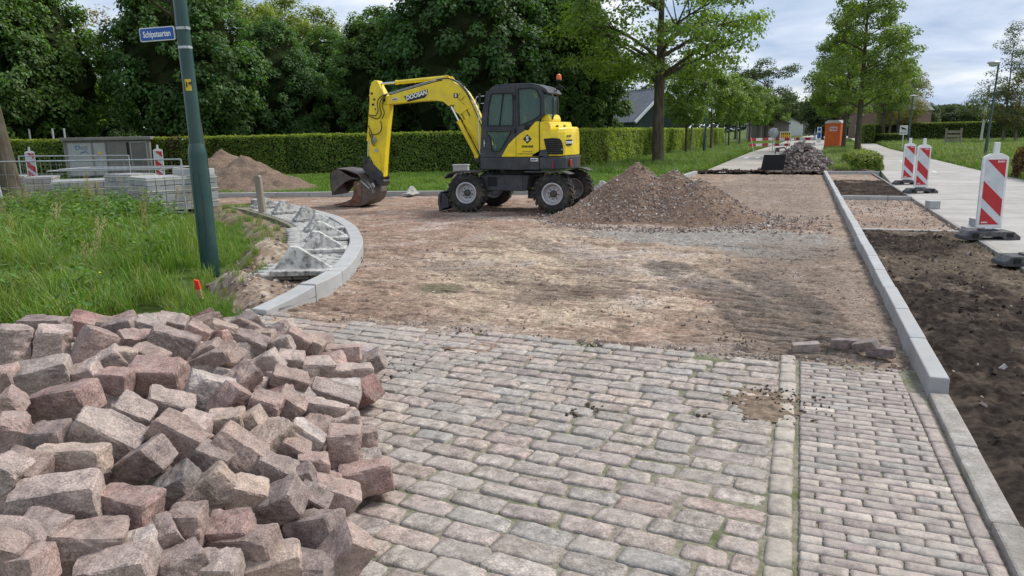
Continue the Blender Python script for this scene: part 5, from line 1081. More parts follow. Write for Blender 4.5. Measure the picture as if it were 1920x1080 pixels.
b = MB(); b.prism([(-4.28, .0), (-4.02, .055), (-3.87, .18), (-3.81, .34), (-3.85, .48), (-3.97, .60), (-4.08, .60), (-4.10, .42), (-4.14, .14)], yb0 + .006, yb0 + .022); b.prism(sidep, yb1 - .02, yb1); b.prism([(-4.28, .0), (-4.02, .055), (-3.87, .18), (-3.81, .34), (-3.85, .48), (-3.97, .60), (-4.08, .60), (-4.10, .42), (-4.14, .14)], yb1 - .022, yb1 - .004); b.build('bucket_cheek', M['bucket'], bucket, bevel=.003)
b = MB(); b.add([(-4.86, yb0 + .05, .035), (-4.86, yb1 - .03, .035), (-4.30, yb1 - .03, .60), (-4.30, yb0 + .3, .60), (-4.30, yb0 + .1, .2)], [(0, 1, 2, 3, 4)]); b.build('bucket_back', M['rust'], bucket)
b = MB(); b.bar((-4.1, yb0 + .02, .62), (-3.88, yb0 + .02, .44), .03, .03); b.bar((-3.85, yb0 + .1, .56), (-3.80, yb0 + .1, .46), .02, .05); b.cyl((-4.18, yb0 - .01, .55), (-4.18, yb0 + .03, .55), .022, 10); b.build('bucket_lug', M['galv'], bucket)
# --- markings: dark badge with white word on the boom, emblems, small print
def decal(pts, y, mat, name, par, th=.002): b = MB(); b.prism(pts, y - th, y); return b.build(name, mat, par)
bd = decal([(-2.975, 2.605), (-2.34, 2.745), (-2.335, 2.69), (-2.37, 2.60), (-2.43, 2.555), (-2.86, 2.475), (-2.90, 2.49), (-2.93, 2.53)], YB - .002, M['decal_black'], 'name_badge', boom)
def TM(x, y, z, rot_y=0.0, yawz=0.0): return Matrix.Translation((x, y, z)) @ Matrix.Rotation(yawz, 4, 'Z') @ Matrix.Rotation(-rot_y, 4, 'Y') @ Matrix.Rotation(math.pi / 2, 4, 'X')
text_mesh('badge_lettering', 'DOOSAN', .135, M['decal_white'], bd, TM(-2.645, YB - .0065, 2.615, R(12.5)), shear=.22, bold=.006, sx=.98)
def emblem(cx, cz, s, y, par, ry=0.0, yz=0.0):
    T = TM(cx, y, cz, ry, yz); me = bpy.data.meshes.new('emblem'); me.from_pydata([(0, s, 0), (-s, 0, 0), (0, -s, 0), (s, 0, 0), (0, s, .002), (-s, 0, .002), (0, -s, .002), (s, 0, .002)], [], [(0, 3, 2, 1), (4, 5, 6, 7), (0, 1, 5, 4), (1, 2, 6, 5), (2, 3, 7, 6), (3, 0, 4, 7)]); me.materials.append(M['decal_black']); me.transform(T); e_ = obj('emblem', me, par)
    text_mesh('emblem_letter', 'S', s * 1.35, M['decal_white'], e_, T @ Matrix.Translation((0, 0, .004)), bold=s * .05)
emblem(0.44, 1.575, .10, -.838, side); emblem(1.19, 1.35, .045, -.775, hd, 0, .86)
b = MB(); T = TM(-1.62, YB - .003, 2.575, R(-3)); me = bpy.data.meshes.new('emblem'); me.from_pydata([(-.055, -.055, 0), (.055, -.055, 0), (.055, .055, 0), (-.055, .055, 0)], [], [(0, 1, 2, 3)]); me.materials.append(M['decal_black']); me.transform(T); e_ = obj('emblem', me, boom); text_mesh('emblem_letter', 'S', .10, M['decal_white'], e_, T @ Matrix.Translation((0, 0, .003)), bold=.005)
text_mesh('boom_lettering', 'GRONDWERK', .052, M['decal_black'], boom, TM(-1.36, YB - .003, 2.25, R(-60)), bold=.002); text_mesh('boom_lettering', '&', .05, M['decal_black'], boom, TM(-1.43, YB - .003, 2.22, R(-60)), bold=.002); text_mesh('boom_lettering', 'BESTRATING', .052, M['decal_black'], boom, TM(-1.49, YB - .003, 2.16, R(-60)), bold=.002)
text_mesh('side_lettering', 'STREVENS', .058, M['decal_black'], side, TM(.44, -.838, 1.415), bold=.003); text_mesh('side_lettering', '013-542 86 42', .038, M['decal_black'], side, TM(.44, -.838, 1.31)); text_mesh('side_lettering', 'info@strevensbestratingen.nl', .038, M['decal_black'], side, TM(.44, -.838, 1.265))
b = MB(); b.box((.60, -.863, 1.14), (.17, .006, .07)); p_ = b.build('sticker', M['decal_white'], deck, bevel=.002); text_mesh('sticker_lettering', 'pladdet', .05, M['decal_black'], p_, TM(.60, -.869, 1.14), bold=.002)
b = MB(); b.box((-3.22, YB - .003, 2.545), (.17, .005, .055), (0, R(-10), 0)); p_ = b.build('sticker', M['decal_white'], boom); text_mesh('sticker_lettering', 'pladdet', .045, M['decal_black'], p_, TM(-3.22, YB - .008, 2.545, R(10)), bold=.002)
# badge at the rear corner
def RM(x, y, z): return TM(x, y, z, 0, R(72))
me = bpy.data.meshes.new('name_badge'); me.from_pydata([(-.12, .06, 0), (.12, .06, 0), (.11, -.04, 0), (.08, -.07, 0), (-.08, -.07, 0), (-.11, -.04, 0)], [], [(0, 5, 4, 3, 2, 1)[::-1][::-1]]); me.materials.append(M['decal_black']); me.transform(RM(1.287, -.575, 1.49)); e_ = obj('name_badge', me, hd); text_mesh('badge_lettering', 'DOOSAN', .062, M['decal_white'], e_, RM(1.292, -.578, 1.49) @ Matrix.Translation((0, 0, .003)), bold=.004, shear=.15)
text_mesh('model_lettering', 'DX60W', .05, M['decal_black'], hd, RM(1.287, -.578, 1.62), bold=.003)
# ================================================================== SITE THINGS
# lamp post with the street name
lp = empty('street_lamp_post', (-7.29, 7.76, 0)); tag(lp, 'dark green steel lamp post leaning slightly, carrying the blue street name sign', 'lamp post')
lean = (np.array(ray(337, 0)) * 1.0); t_ = 7.76 / lean[1]
top3 = np.array([0, 0, EYE]) + lean * t_; lx, lz = top3[0] + 7.29, top3[2]; kx = lx / lz   # sideways lean per metre
def LP(z, y=0.0): return (kx * z, y, z)
b = MB(); b.tube([LP(-.1), LP(1.50), LP(1.56), LP(1.64)], [.118, .118, .112, .088], 32, caps=False); b.build('base_section', M['green_paint'], lp)
b = MB(); b.tube([LP(1.62), LP(3.0), LP(7.6)], [.086, .083, .052], 28); b.build('shaft', M['green_paint'], lp)
b = MB(); b.tube([LP(7.5), (kx * 7.8, .1, 7.8), (kx * 8, .9, 8.05)], .045, 10); b.build('lamp_arm', M['green_paint'], lp)
b = MB(); b.lathe([(0, -.06), (.12, -.05), (.16, 0), (.12, .06), (0, .08)], (kx * 8, 1.15, 8.05), 'Z', 16); b.build('lamp_head', M['galv'], lp)
b = MB(); pz = [(.0, .30), (.035, .42), (.045, .9), (.035, 1.24), (.0, 1.30), (-.035, 1.26), (-.05, 1.1), (-.05, .45), (-.035, .33)]
vs = []
for dx, z in pz:
    r_ = .1195; a_ = dx / r_; vs.append((kx * z + r_ * math.sin(a_ + .35), -r_ * math.cos(a_ + .35), z))
b.tube([Vector(v) for v in vs] + [Vector(vs[0])], .0022, 5, caps=False); b.build('hatch', M['black'], lp)
for z in (3.06, 2.83):
    b = MB(); b.tube([LP(z - .016), LP(z + .016)], [.0865, .0865], 28, caps=False); b.box((kx * z + .085, -.03, z), (.03, .04, .034)); b.build('clamp_band', M['galv'], lp)
b = MB(); 
for z0, z1 in ((2.30, 2.44),):
    vs = []
    for z in (z0, z1):
        for k in range(7): a_ = .15 + k * .14; vs.append((kx * z + .0875 * math.sin(a_), -.0875 * math.cos(a_), z))
    b.add(vs, [(k, k + 1, 8 + k, 7 + k) for k in range(6)])
np_ = b.build('number_plate', M['sign_yellow'], lp)
text_mesh('number', '18', .085, M['decal_black'], np_, Matrix.Translation((kx * 2.37 + .0895 * math.sin(.62), -.0905 * math.cos(.62), 2.37)) @ Matrix.Rotation(.62, 4, 'Z') @ Matrix.Rotation(math.pi / 2, 4, 'X'), bold=.004)
# street name sign: fixed to the post's left
sg = empty('street_name_sign', (-7.29, 7.76, 0)); tag(sg, 'blue street name plate with white letters and rim strapped to the green lamp post', 'street sign')
p1 = np.array([0, 0, EYE]) + ray(330, 61) * (7.70 / ray(330, 61)[1]); sx0 = p1[0] + 7.29 ; sz0 = p1[2]; W_, H_ = .47, .165
d_ = -1; yaw_s = R(24); tilt = R(4.5)
Ts = Matrix.Translation((sx0, -.06, sz0)) @ Matrix.Rotation(-0.10 + 0.0, 4, 'Y').inverted() @ Matrix.Rotation(R(18), 4, 'Z') @ Matrix.Rotation(math.pi / 2, 4, 'X')
Ts = Matrix.Translation((sx0, -.06, sz0)) @ Matrix.Rotation(R(14), 4, 'Z') @ Matrix.Rotation(-kx * 1.0 + .02, 4, 'Y').inverted() @ Matrix.Rotation(math.pi / 2, 4, 'X')
def rrect(w, h, r, n=4):
    pts = []
    for cx, cy, a0 in ((w / 2 - r, h / 2 - r, 0), (-w / 2 + r, h / 2 - r, 90), (-w / 2 + r, -h / 2 + r, 180), (w / 2 - r, -h / 2 + r, 270)):
        for k in range(n + 1): a_ = R(a0 + 90 * k / n); pts.append((cx + r * math.cos(a_), cy + r * math.sin(a_)))
    return pts
def plate(name, w, h, r, th, mat, par, T, z0=0.0):
    b = MB(); b.prism(rrect(w, h, r), z0, z0 + th, axis='Z'); o = b.build(name, mat, par); o.data.transform(T); return o
Tc = Ts @ Matrix.Translation((-W_ / 2 - .02, 0, 0))
plate('backing_plate', W_, H_, .02, .022, M['decal_white'], sg, Tc, -.02); plate('blue_panel', W_ - .022, H_ - .022, .014, .003, M['blue_sign'], sg, Tc, .003)
text_mesh('lettering', 'Schipstaarten', .105, M['decal_white'], sg, Tc @ Matrix.Translation((0, -.002, .0075)), bold=.0022, sx=.66)

# beacon boards
def stripes(b, w, h, x0, z0, y, up=True):
    pass
def beacon_board(name_loc, rz, label, lean_=0.0, base=True, face=True, h=1.0, sc=1.0):
    root = empty('beacon_board', name_loc, rz); tag(root, label, 'traffic beacon', 'red and white beacon boards')
    W_, Z0, Z1 = .33, .155, 1.14
    b = MB(); o_ = [(-W_ / 2, Z0), (W_ / 2, Z0), (W_ / 2, Z1 - .02), (W_ / 2 - .03, Z1), (.07, Z1 + .03), (-.07, Z1 + .03), (-W_ / 2 + .03, Z1), (-W_ / 2, Z1 - .02)]
    b.prism(o_, -.022, .022); b.box((0, 0, Z1 + .10), (.075, .04, .16)); b.box((0, 0, Z0 - .05), (.10, .05, .12)); fr = b.build('board_frame', M['white'], root, bevel=.008, seg=2)
    w2 = .262; a0, a1 = Z0 + .05, Z1 - .05; H = a1 - a0; n = 4
    for s in (-1,):
        y = s * .0235
        b = MB(); b.prism([(-w2 / 2, a0), (w2 / 2, a0), (w2 / 2, a1), (-w2 / 2, a1)], y - .001, y + .001); b.build('white_panel', M['sheet_white'], root)
        def clipz(poly): return poly
        # stripes fall from upper left to lower right
        sl = w2 * .98; bandh = H / 4.35
        for k, (zt) in enumerate([a1 + .02, a1 - 1.95 * bandh - .0, a1 - 3.95 * bandh]):
            # band: top edge starts at (left, zt), falls by sl to the right
            pts = []
            L0, L1 = zt, zt - bandh; R0, R1 = zt - sl, zt - sl - bandh
            if k == 0: poly = [(-w2 / 2 + .02, a1), (w2 / 2, a1), (w2 / 2, a1 - w2 * .93)]
            elif k == 1: poly = [(-w2 / 2, a1 - .285), (w2 / 2, a1 - .285 - sl), (w2 / 2, a1 - .285 - sl - .235), (-w2 / 2, a1 - .285 - .235)]
            else: poly = [(-w2 / 2, a0 + .235), (w2 / 2 - .015, a0), (-w2 / 2, a0)]
            b = MB(); b.prism(poly, y - .0035, y - .0015); b.build('red_stripe', M['red'], root)
        text_mesh('maker_mark', 'BUKO', .034, M['decal_white'], root, Matrix.Translation((w2 / 2 - .065, y - .0042, a1 - .028)) @ Matrix.Rotation(math.pi / 2, 4, 'X'), bold=.001)
        text_mesh('maker_mark', 'INFRA', .030, M['decal_white'], root, Matrix.Translation((-w2 / 2 + .06, y - .0042, a0 + .028)) @ Matrix.Rotation(math.pi / 2, 4, 'X'), bold=.001)
    if base: foot_block(root)
    root.rotation_euler = (0, lean_, rz); root.scale = (sc,) * 3
    return root
def foot_block(root):
    b = MB(); prof = [(-.36, 0), (-.15, 0), (-.13, .05), (.13, .05), (.15, 0), (.36, 0), (.36, .05), (.27, .12), (-.27, .12), (-.36, .05)]
    b.prism(prof, -.16, .16); b.box((0, 0, .125), (.22, .14, .035)); f = b.build('rubber_foot', M['rubber'], root, bevel=.012, seg=2)
    for x in (-.22, .22):
        b = MB(); b.box((x, -.163, .07), (.08, .012, .055), (0, 0, 0)); b.build('grip_slot', M['black'], f)
g = G(1850, 448, .055); beacon_board((g[0], g[1], .055), R(14), 'nearest red and white beacon board beside stacked concrete blocks on the path', sc=1.06)
g = G(1725, 362, .055); beacon_board((g[0], g[1], .055), R(16), 'second red and white beacon board, tallest of the two standing close together', sc=1.02)
g = G(1700, 346, .055); beacon_board((g[0], g[1], .055), R(18), 'furthest right-hand beacon board, just left of the second one on the path', sc=1.0)
g = D(292, 31.5); beacon_board((g[0], g[1], 0), R(46), 'beacon board behind the fence, between grey cabinet and sand heap', sc=1.12)
g = D(50, 32.0); beacon_board((g[0], g[1], 0), R(52), 'beacon board behind the fence at the left, next to the leaning tree trunk', sc=1.12)
g = G(1930, 497, .055); fb = empty('rubber_weight', (g[0], g[1], .058), R(14)); foot_block(fb); tag(fb, 'loose black rubber beacon foot on the path at the soil edge', 'rubber weight')
# loose concrete blocks
def blk_(name, c, size, rz, lab, mat=M['paver']):
    b = MB(); b.box((0, 0, size[2] / 2), size); o = b.build(name, mat, None, bevel=.006, loc=c, rot=(0, 0, rz)); tag(o, lab, 'concrete block'); return o
g = G(1748, 391, .055); blk_('concrete_block', (g[0], g[1], .055), (.21, .21, .16), .3, 'pair of pale grey concrete pavers standing alone on the path', M['concrete'])
g = G(1833, 440, .055); blk_('concrete_block', (g[0] - .05, g[1] + .02, .055), (.30, .21, .12), .2, 'grey concrete block flat behind the nearest beacon foot, bottom of two', M['concrete']); blk_('concrete_block', (g[0] + .02, g[1] + .12, .175), (.20, .20, .12), .25, 'grey concrete block on top of the other behind the nearest beacon', M['concrete'])

# wooden stake, peg, utility box
b = MB(); b.prism([(-.07, -.3), (.07, -.3), (.065, .86), (.03, .90), (-.05, .89), (-.065, .84)], -.06, .06); o = b.build('wooden_stake', M['wood'], None, bevel=.01, loc=(-11.05, 13.49, 0), rot=(0, R(-3), .3)); tag(o, 'weathered square wooden post beside the concrete wedges', 'post')
g = G(376, 563, .06); b = MB(); b.box((0, 0, .02), (.045, .025, .14)); peg = b.build('marker_peg', M['new_wood'], None, bevel=.003, loc=(g[0], g[1], .12), rot=(.1, -.12, .3)); b = MB(); b.prism([(-.026, .06), (.026, .06), (.024, .15), (-.015, .165)], -.015, .015); b.build('painted_tip', M['peg_red'], peg); tag(peg, 'small wooden marker peg with bright red tip in the dug soil', 'peg')
ub = empty('utility_box', (-9.28, 20.2, 0), R(12)); tag(ub, 'small grey green utility box with black scrawl on the verge', 'utility box')
b = MB(); b.box((0, 0, .40), (.44, .26, .80)); b.build('housing', M['door_grey'], ub, bevel=.01); b = MB(); b.box((0, 0, .815), (.48, .30, .035)); b.build('lid', M['door_grey'], ub, bevel=.008)
text_mesh('scrawl', 'SPA', .17, M['decal_black'], ub, Matrix.Translation((0, -.133, .58)) @ Matrix.Rotation(math.pi / 2, 4, 'X'), bold=.006)

# transformer cabinet
cg = D(198, 33.8); cb_ = empty('transformer_cabinet', (cg[0], cg[1], 0), R(40)); tag(cb_, 'low grey brown transformer cabinet with metal doors and blue graffiti before the hedge', 'cabinet')
b = MB(); b.box((0, 0.7, .9), (3.50, 1.5, 1.62)); b.build('housing', M['cab_grey'], cb_, bevel=.01)
b = MB(); b.box((0, .68, 1.775), (3.70, 1.75, .15)); b.build('roof_slab', M['cab_grey'], cb_, bevel=.015)
def door(x0, x1, z0, z1, mat, frm): 
    b = MB(); b.box(((x0 + x1) / 2, -.075, (z0 + z1) / 2), (x1 - x0, .03, z1 - z0)); d = b.build('door', mat, cb_, bevel=.006)
    b = MB(); w = .035
    for (a, c) in (((x0, z0), (x1, z0)), ((x0, z1), (x1, z1)), ((x0, z0), (x0, z1)), ((x1, z0), (x1, z1))): b.bar((a[0], -.085, a[1]), (c[0], -.085, c[1]), .05, w)
    b.build('door_frame', frm, d); return d
d1 = door(-1.60, -.62, .15, 1.62, M['door_grey'], M['cab_grey']); d2 = door(-.58, -.06, .15, 1.62, M['door_grey'], M['cab_grey']); d3 = door(.96, 1.62, .15, 1.60, M['door_dark'], M['door_grey'])
for i in range(15): b = MB(); b.box((.42, -.066, .25 + i * .095), (.86, .03, .075)); b.build('louvre', M['cab_grey'], cb_)
b = MB(); b.box((.84, -.07, .85), (.10, .03, 1.5)); b.build('corner_strip', M['black'], cb_)
b = MB(); b.prism([(-.40, 1.10), (-.24, 1.10), (-.32, 1.25)], -.094, -.092); b.build('warning_triangle', M['sign_yellow'], cb_); b = MB(); b.box((-.32, -.093, 1.04), (.2, .004, .06)); b.build('warning_label', M['peg_red'], cb_)
b = MB(); b.tube([(x, -.097, z) for x, z in ((-1.25, 1.50), (-1.25, 1.30), (-1.12, 1.34), (-1.12, 1.48), (-1.22, 1.48), (-1.1, 1.48), (-1.02, 1.30), (-.96, 1.48), (-.92, 1.3), (-.84, 1.47), (-.80, 1.32), (-.94, 1.2), (-1.1, 1.15), (-.9, 1.24), (-.76, 1.12))], .012, 5); b.build('graffiti', M['graff'], d1)

# pallets of pavers, strapped
def paver_bundle(px0, py0, px1, py1, nrow, ndeep, label, depth_side=1, tilt_=0.0, zbase=0.0, step=None):
    a = G(px0, py0, zbase); c = G(px1, py1, zbase); d = c - a; L = float(np.hypot(d[0], d[1])); rz = math.atan2(d[1], d[0])
    root = empty('paver_bundle', (a[0], a[1], zbase), rz); tag(root, label, 'paver bundle', 'strapped bundles of grey concrete pavers')
    n = max(3, int(round(L / .213))); u = L / n; hh = .205; dw = .108
    me = bpy.data.meshes.get('bundle_paver')
    if me is None:
        b = MB(); b.box((0, 0, 0), (.200, .100, .192)); t_ = b.build('bundle_paver', M['paver'], None, bevel=.006); dg = bpy.context.evaluated_depsgraph_get(); me = bpy.data.meshes.new_from_object(t_.evaluated_get(dg)); bpy.data.objects.remove(t_); me.name = 'bundle_paver'
    b = MB(); b.box((L / 2, ndeep * dw / 2, nrow * hh / 2), (L - .12, ndeep * dw - .1, nrow * hh - .10)); b.build('dark_gap_core', M['black'], root)  # black core block: shade in the gaps between pavers, put in as colour
    for r_ in range(nrow):
        for i in range(n):
            for k in range(ndeep):
                if not (k == 0 or r_ == nrow - 1 or i in (0, n - 1)): continue
                if k == ndeep - 1 and r_ < nrow - 1 and 0 < i < n - 1: continue
                o = obj('paver', me, root, (u * (i + .5) + random.uniform(-.003, .003), dw * (k + .5) + random.uniform(-.004, .004), hh * (r_ + .5) + random.uniform(-.002, .002)), (0, 0, random.uniform(-.02, .02))); o.scale = (u / .213, 1, 1)
    Dp = ndeep * dw
    for z in (nrow * hh * .22, nrow * hh * .60, nrow * hh * .93):
        b = MB(); t_ = .008
        b.box((L / 2, -t_, z), (L + .03, .006, .018)); b.box((L / 2, Dp + t_, z), (L + .03, .006, .018)); b.box((-t_, Dp / 2, z), (.006, Dp + .02, .018)); b.box((L + t_, Dp / 2, z), (.006, Dp + .02, .018)); b.build('strap', M['strap'], root)
    return root
paver_bundle(281, 399, 412, 388, 4, 11, 'nearest bundle of grey pavers right beside the green lamp post')
paver_bundle(252, 386, 300, 381, 4, 10, 'paver bundle half hidden behind the nearest one, touching its left side')
paver_bundle(101, 383, 245, 376, 3, 14, 'long strapped paver bundle in the middle of the row behind the weeds')
paver_bundle(50, 370, 101, 368, 3, 12, 'narrow paver bundle second from the left by the leaning tree')
paver_bundle(28, 366, 50, 365, 3, 12, 'leftmost narrow paver bundle right against the leaning tree trunk')
g = G(322, 386); 
b = MB(); b.box((0, 0, .08), (1.0, .24, .15)); o = b.build('kerb_block', M['concrete'], None, bevel=.01, loc=(-13.95, 14.6, .83), rot=(0, 0, .18)); tag(o, 'loose concrete kerb block lying on top of the nearest paver bundle', 'kerb block')

# mesh fence panels
def fence_panel(p0, p1, z0, z1, lab, nv=24, nh=4, flat=None, r=.019):
    root = empty('mesh_fence', tuple(p0)); tag(root, lab, 'fence panel', 'galvanised mesh fence panels')
    d = Vector(p1) - Vector(p0); L = d.length; ux = d / L; up = flat or Vector((0, 0, 1)); H = z1 - z0; O = Vector((0, 0, z0 - p0[2])) if not flat else Vector((0, 0, 0))
    for (a, c) in ((O, O + ux * L), (O + up * H, O + up * H + ux * L), (O, O + up * H), (O + ux * L, O + ux * L + up * H)):
        b = MB(); b.tube([a, c], r, 8); b.build('frame_tube', M['galv'], root)
    for i in range(1, nv): b = MB(); q_ = O + ux * (L * i / nv); b.tube([q_, q_ + up * H], .0026, 4, caps=False); b.build('wire', M['galv'], root)
    for i in range(1, nh): b = MB(); q_ = O + up * (H * i / nh); b.tube([q_, q_ + ux * L], .0026, 4, caps=False); b.build('wire', M['galv'], root)
    return root
a = G(-60, 404); c = G(350, 402); za = EYE - (300 - 262) * 0
def at_d(px, py, like):   # point above 'like' where the sight line passes
    d = ray(px, py); t = float((like - [0, 0, EYE]) @ CF) / float(d @ CF); return (np.array([0, 0, EYE]) + d * t)[2]
zt0 = at_d(0, 300, G(0, 404)); zt1 = at_d(350, 301, c)
fence_panel((a[0], a[1], 0), (c[0], c[1], 0), .05, (zt0 + zt1) / 2, 'upright mesh fence panel standing in the weeds before the paver bundles')
b0 = D(28, 24.5); b1 = D(236, 22.5); fence_panel((b0[0], b0[1], 0), (b1[0], b1[1], 0), .1, at_d(130, 292, (b0 + b1) / 2), 'second mesh fence panel standing further back before the grey cabinet', nv=20)
for i, (pa, pb, z_, lab) in enumerate([((88, 321), (300, 318), .70, 'mesh fence panel lying flat across the paver bundles, lowest'), ((110, 318), (325, 315), .80, 'mesh fence panel lying on top of the flat pile, its end tubes showing')]):
    q0 = G(pa[0], pa[1], z_); q1 = G(pb[0], pb[1], z_); dd = Vector(q1 - q0).normalized(); nrm_ = Vector((-dd.y, dd.x, 0)); fence_panel(tuple(q0), tuple(q1), 0, 1.6, lab, nv=18, nh=5, flat=nrm_)
po = G(12, 400); b = MB(); b.tube([(-.25, 0, 1.35), (0, 0, -.1)], .035, 10); o = b.build('fence_prop', M['galv'], None, loc=(po[0], po[1], 0)); tag(o, 'slanting pale blue grey steel pole at the left edge before the leaning tree', 'pole')

# barriers on the far road
def barrier(p0, p1, lab, n=6, z=(0.62, 0.98)):
    root = empty('plank_barrier', (p0[0], p0[1], 0)); tag(root, lab, 'barrier', 'red and white plank barriers across the road')
    d = Vector((p1[0] - p0[0], p1[1] - p0[1], 0)); L = d.length; u = d / L
    for zz in z:
        for i in range(n):
            b = MB(); b.bar(u * (L * i / n) + Vector((0, 0, zz)), u * (L * (i + 1) / n) + Vector((0, 0, zz)), .025, .20); b.build('red_section' if i % 2 == 0 else 'white_section', M['red'] if i % 2 == 0 else M['white'], root)
    for t in (.06, .94):
        q_ = u * (L * t); nn = Vector((-u.y, u.x, 0))
        b = MB(); b.tube([q_ + nn * .25 + Vector((0, 0, 0)), q_ + Vector((0, 0, 1.05)), q_ - nn * .25], .022, 6); b.build('trestle', M['white'], root)
    return root
Yb = 66.0
def xr(px, Y): d = ray(px, 250); return float(d[0] / d[1] * Y)
barrier((xr(1406, 60), 60), (xr(1452, 64), 64), 'red and white plank barrier at the left edge of the far road', 4, (.50, .92))
barrier((xr(1452, 62), 62), (xr(1482, 62), 62), 'red and white plank barrier in the middle, hung before the small warning board', 3, (.48, .90))
barrier((xr(1490, 64), 64), (xr(1530, 64), 64), 'red and white plank barrier behind the dark brick pile', 4, (.46, .90))
wb = empty('warning_board', (xr(1473, 68), 68, 0)); wb.scale = (.5, .5, .62); tag(wb, 'small framed warning board with yellow marks behind the middle barrier', 'sign')
b = MB(); b.frame([(-.9, 1.25), (.9, 1.25), (.9, 2.35), (-.9, 2.35)], [(-.78, 1.37), (.78, 1.37), (.78, 2.23), (-.78, 2.23)], -.03, .03); b.bar((-.8, 0, 0), (-.8, 0, 1.3), .06); b.bar((.8, 0, 0), (.8, 0, 1.3), .06); b.build('board_frame', M['white'], wb)
b = MB(); b.prism([(-.77, 1.4), (.77, 1.4), (.77, 2.2), (-.77, 2.2)], -.01, .01); pn = b.build('board_panel', M['sign_yellow'], wb)
for i in range(5): b = MB(); x = -.62 + i * .31; b.prism([(x - .12, 1.45), (x, 1.8), (x + .12, 1.45)], -.02, -.012); b.build('arrow', M['red'], pn); b = MB(); b.prism([(x - .12, 2.15), (x, 1.8), (x + .12, 2.15)], -.02, -.012); b.build('arrow', M['decal_black'], pn)
rs = empty('round_sign', (xr(1450, 59), 59, 0)); tag(rs, 'grey back of a round road sign on a pale pole before the barriers', 'sign')
b = MB(); b.lathe([(0, -.01), (.36, -.01), (.37, 0), (.36, .01), (0, .01)], (-.0, .05, 1.40), 'Y', 24); b.build('disc', M['galv'], rs); b = MB(); b.cyl((0, 0, 0), (0, 0, 1.75), .035, 8); b.build('pole', M['galv'], rs)
# info sign near the toilet, white sign on the field
si = empty('cycle_route_sign', (xr(1536, 90), 90, 0)); si.scale = (.6, 1, .7); tag(si, 'narrow white and blue information sign left of the orange toilet', 'sign')
b = MB(); b.box((0, 0, 1.35), (.75, .05, 2.4)); b.build('board', M['white'], si); b = MB(); b.lathe([(0, -.035), (.28, -.035), (.28, -.03)], (0, 0, 2.2), 'Y', 16); b.build('blue_roundel', M['blue_sign'], si); b = MB(); b.box((0, -.032, 1.3), (.6, .01, .9)); b.build('blue_field', M['blue_sign'], si)
sf = empty('field_sign', (xr(1694, 62), 62, 0)); tag(sf, 'white square sign with dark dog emblem standing in the grass field', 'sign')
b = MB(); b.box((0, 0, 1.45), (.52, .03, .66)); b.build('panel', M['white'], sf); b = MB(); b.cyl((0, .03, 0), (0, .03, 1.7), .03, 8); b.build('pole', M['white'], sf)
b = MB(); b.prism([(-.18, 1.66), (.0, 1.62), (.12, 1.56), (.2, 1.40), (.16, 1.38), (.08, 1.48), (-.06, 1.5), (-.1, 1.42), (-.13, 1.42), (-.12, 1.55), (-.2, 1.60)], -.022, -.018); b.build('emblem', M['decal_black'], sf); text_mesh('lettering', 'VERBODEN', .08, M['decal_black'], sf, Matrix.Translation((0, -.02, 1.24)) @ Matrix.Rotation(math.pi / 2, 4, 'X'), bold=.004)

# portable toilet
pt = empty('portable_toilet', (2.45, 64.5, 0), R(-24)); pt.scale = (.80, .80, .97); tag(pt, 'bright orange portable toilet with white roof behind the roadside trees', 'toilet')
b = MB(); b.box((0, 0, 1.08), (1.50, 1.25, 2.06)); b.build('cabin', M['orange'], pt, bevel=.05, seg=2)
b = MB(); b.prism([(-.80, 2.10), (.80, 2.10), (.76, 2.20), (.5, 2.34), (-.5, 2.34), (-.76, 2.20)], -.66, .66); b.build('roof', M['white'], pt, bevel=.04, seg=2)
b = MB(); b.box((0, -.64, 1.05), (1.05, .04, 1.9)); dr = b.build('door', M['orange'], pt, bevel=.02)
for i in range(4): b = MB(); b.tube([(-.40, -.67, .35 + i * .26), (0, -.68, .26 + i * .26), (.40, -.67, .35 + i * .26)], .02, 5); b.build('moulding', M['orange'], dr)
b = MB(); b.box((.10, -.67, 1.66), (.72, .02, .34)); lb = b.build('label_plate', M['white'], dr); text_mesh('lettering', 'Boels', .26, M['peg_red'], lb, Matrix.Translation((.10, -.685, 1.66)) @ Matrix.Rotation(math.pi / 2, 4, 'X'), bold=.01)
b = MB(); b.box((0, 0, .05), (1.5, 1.3, .10)); b.build('skid', M['black'], pt)
for s in (-1,): b = MB(); b.box((-.765, 0, 1.3), (.02, .55, 1.2)); b.build('side_poster', M['white'], pt)

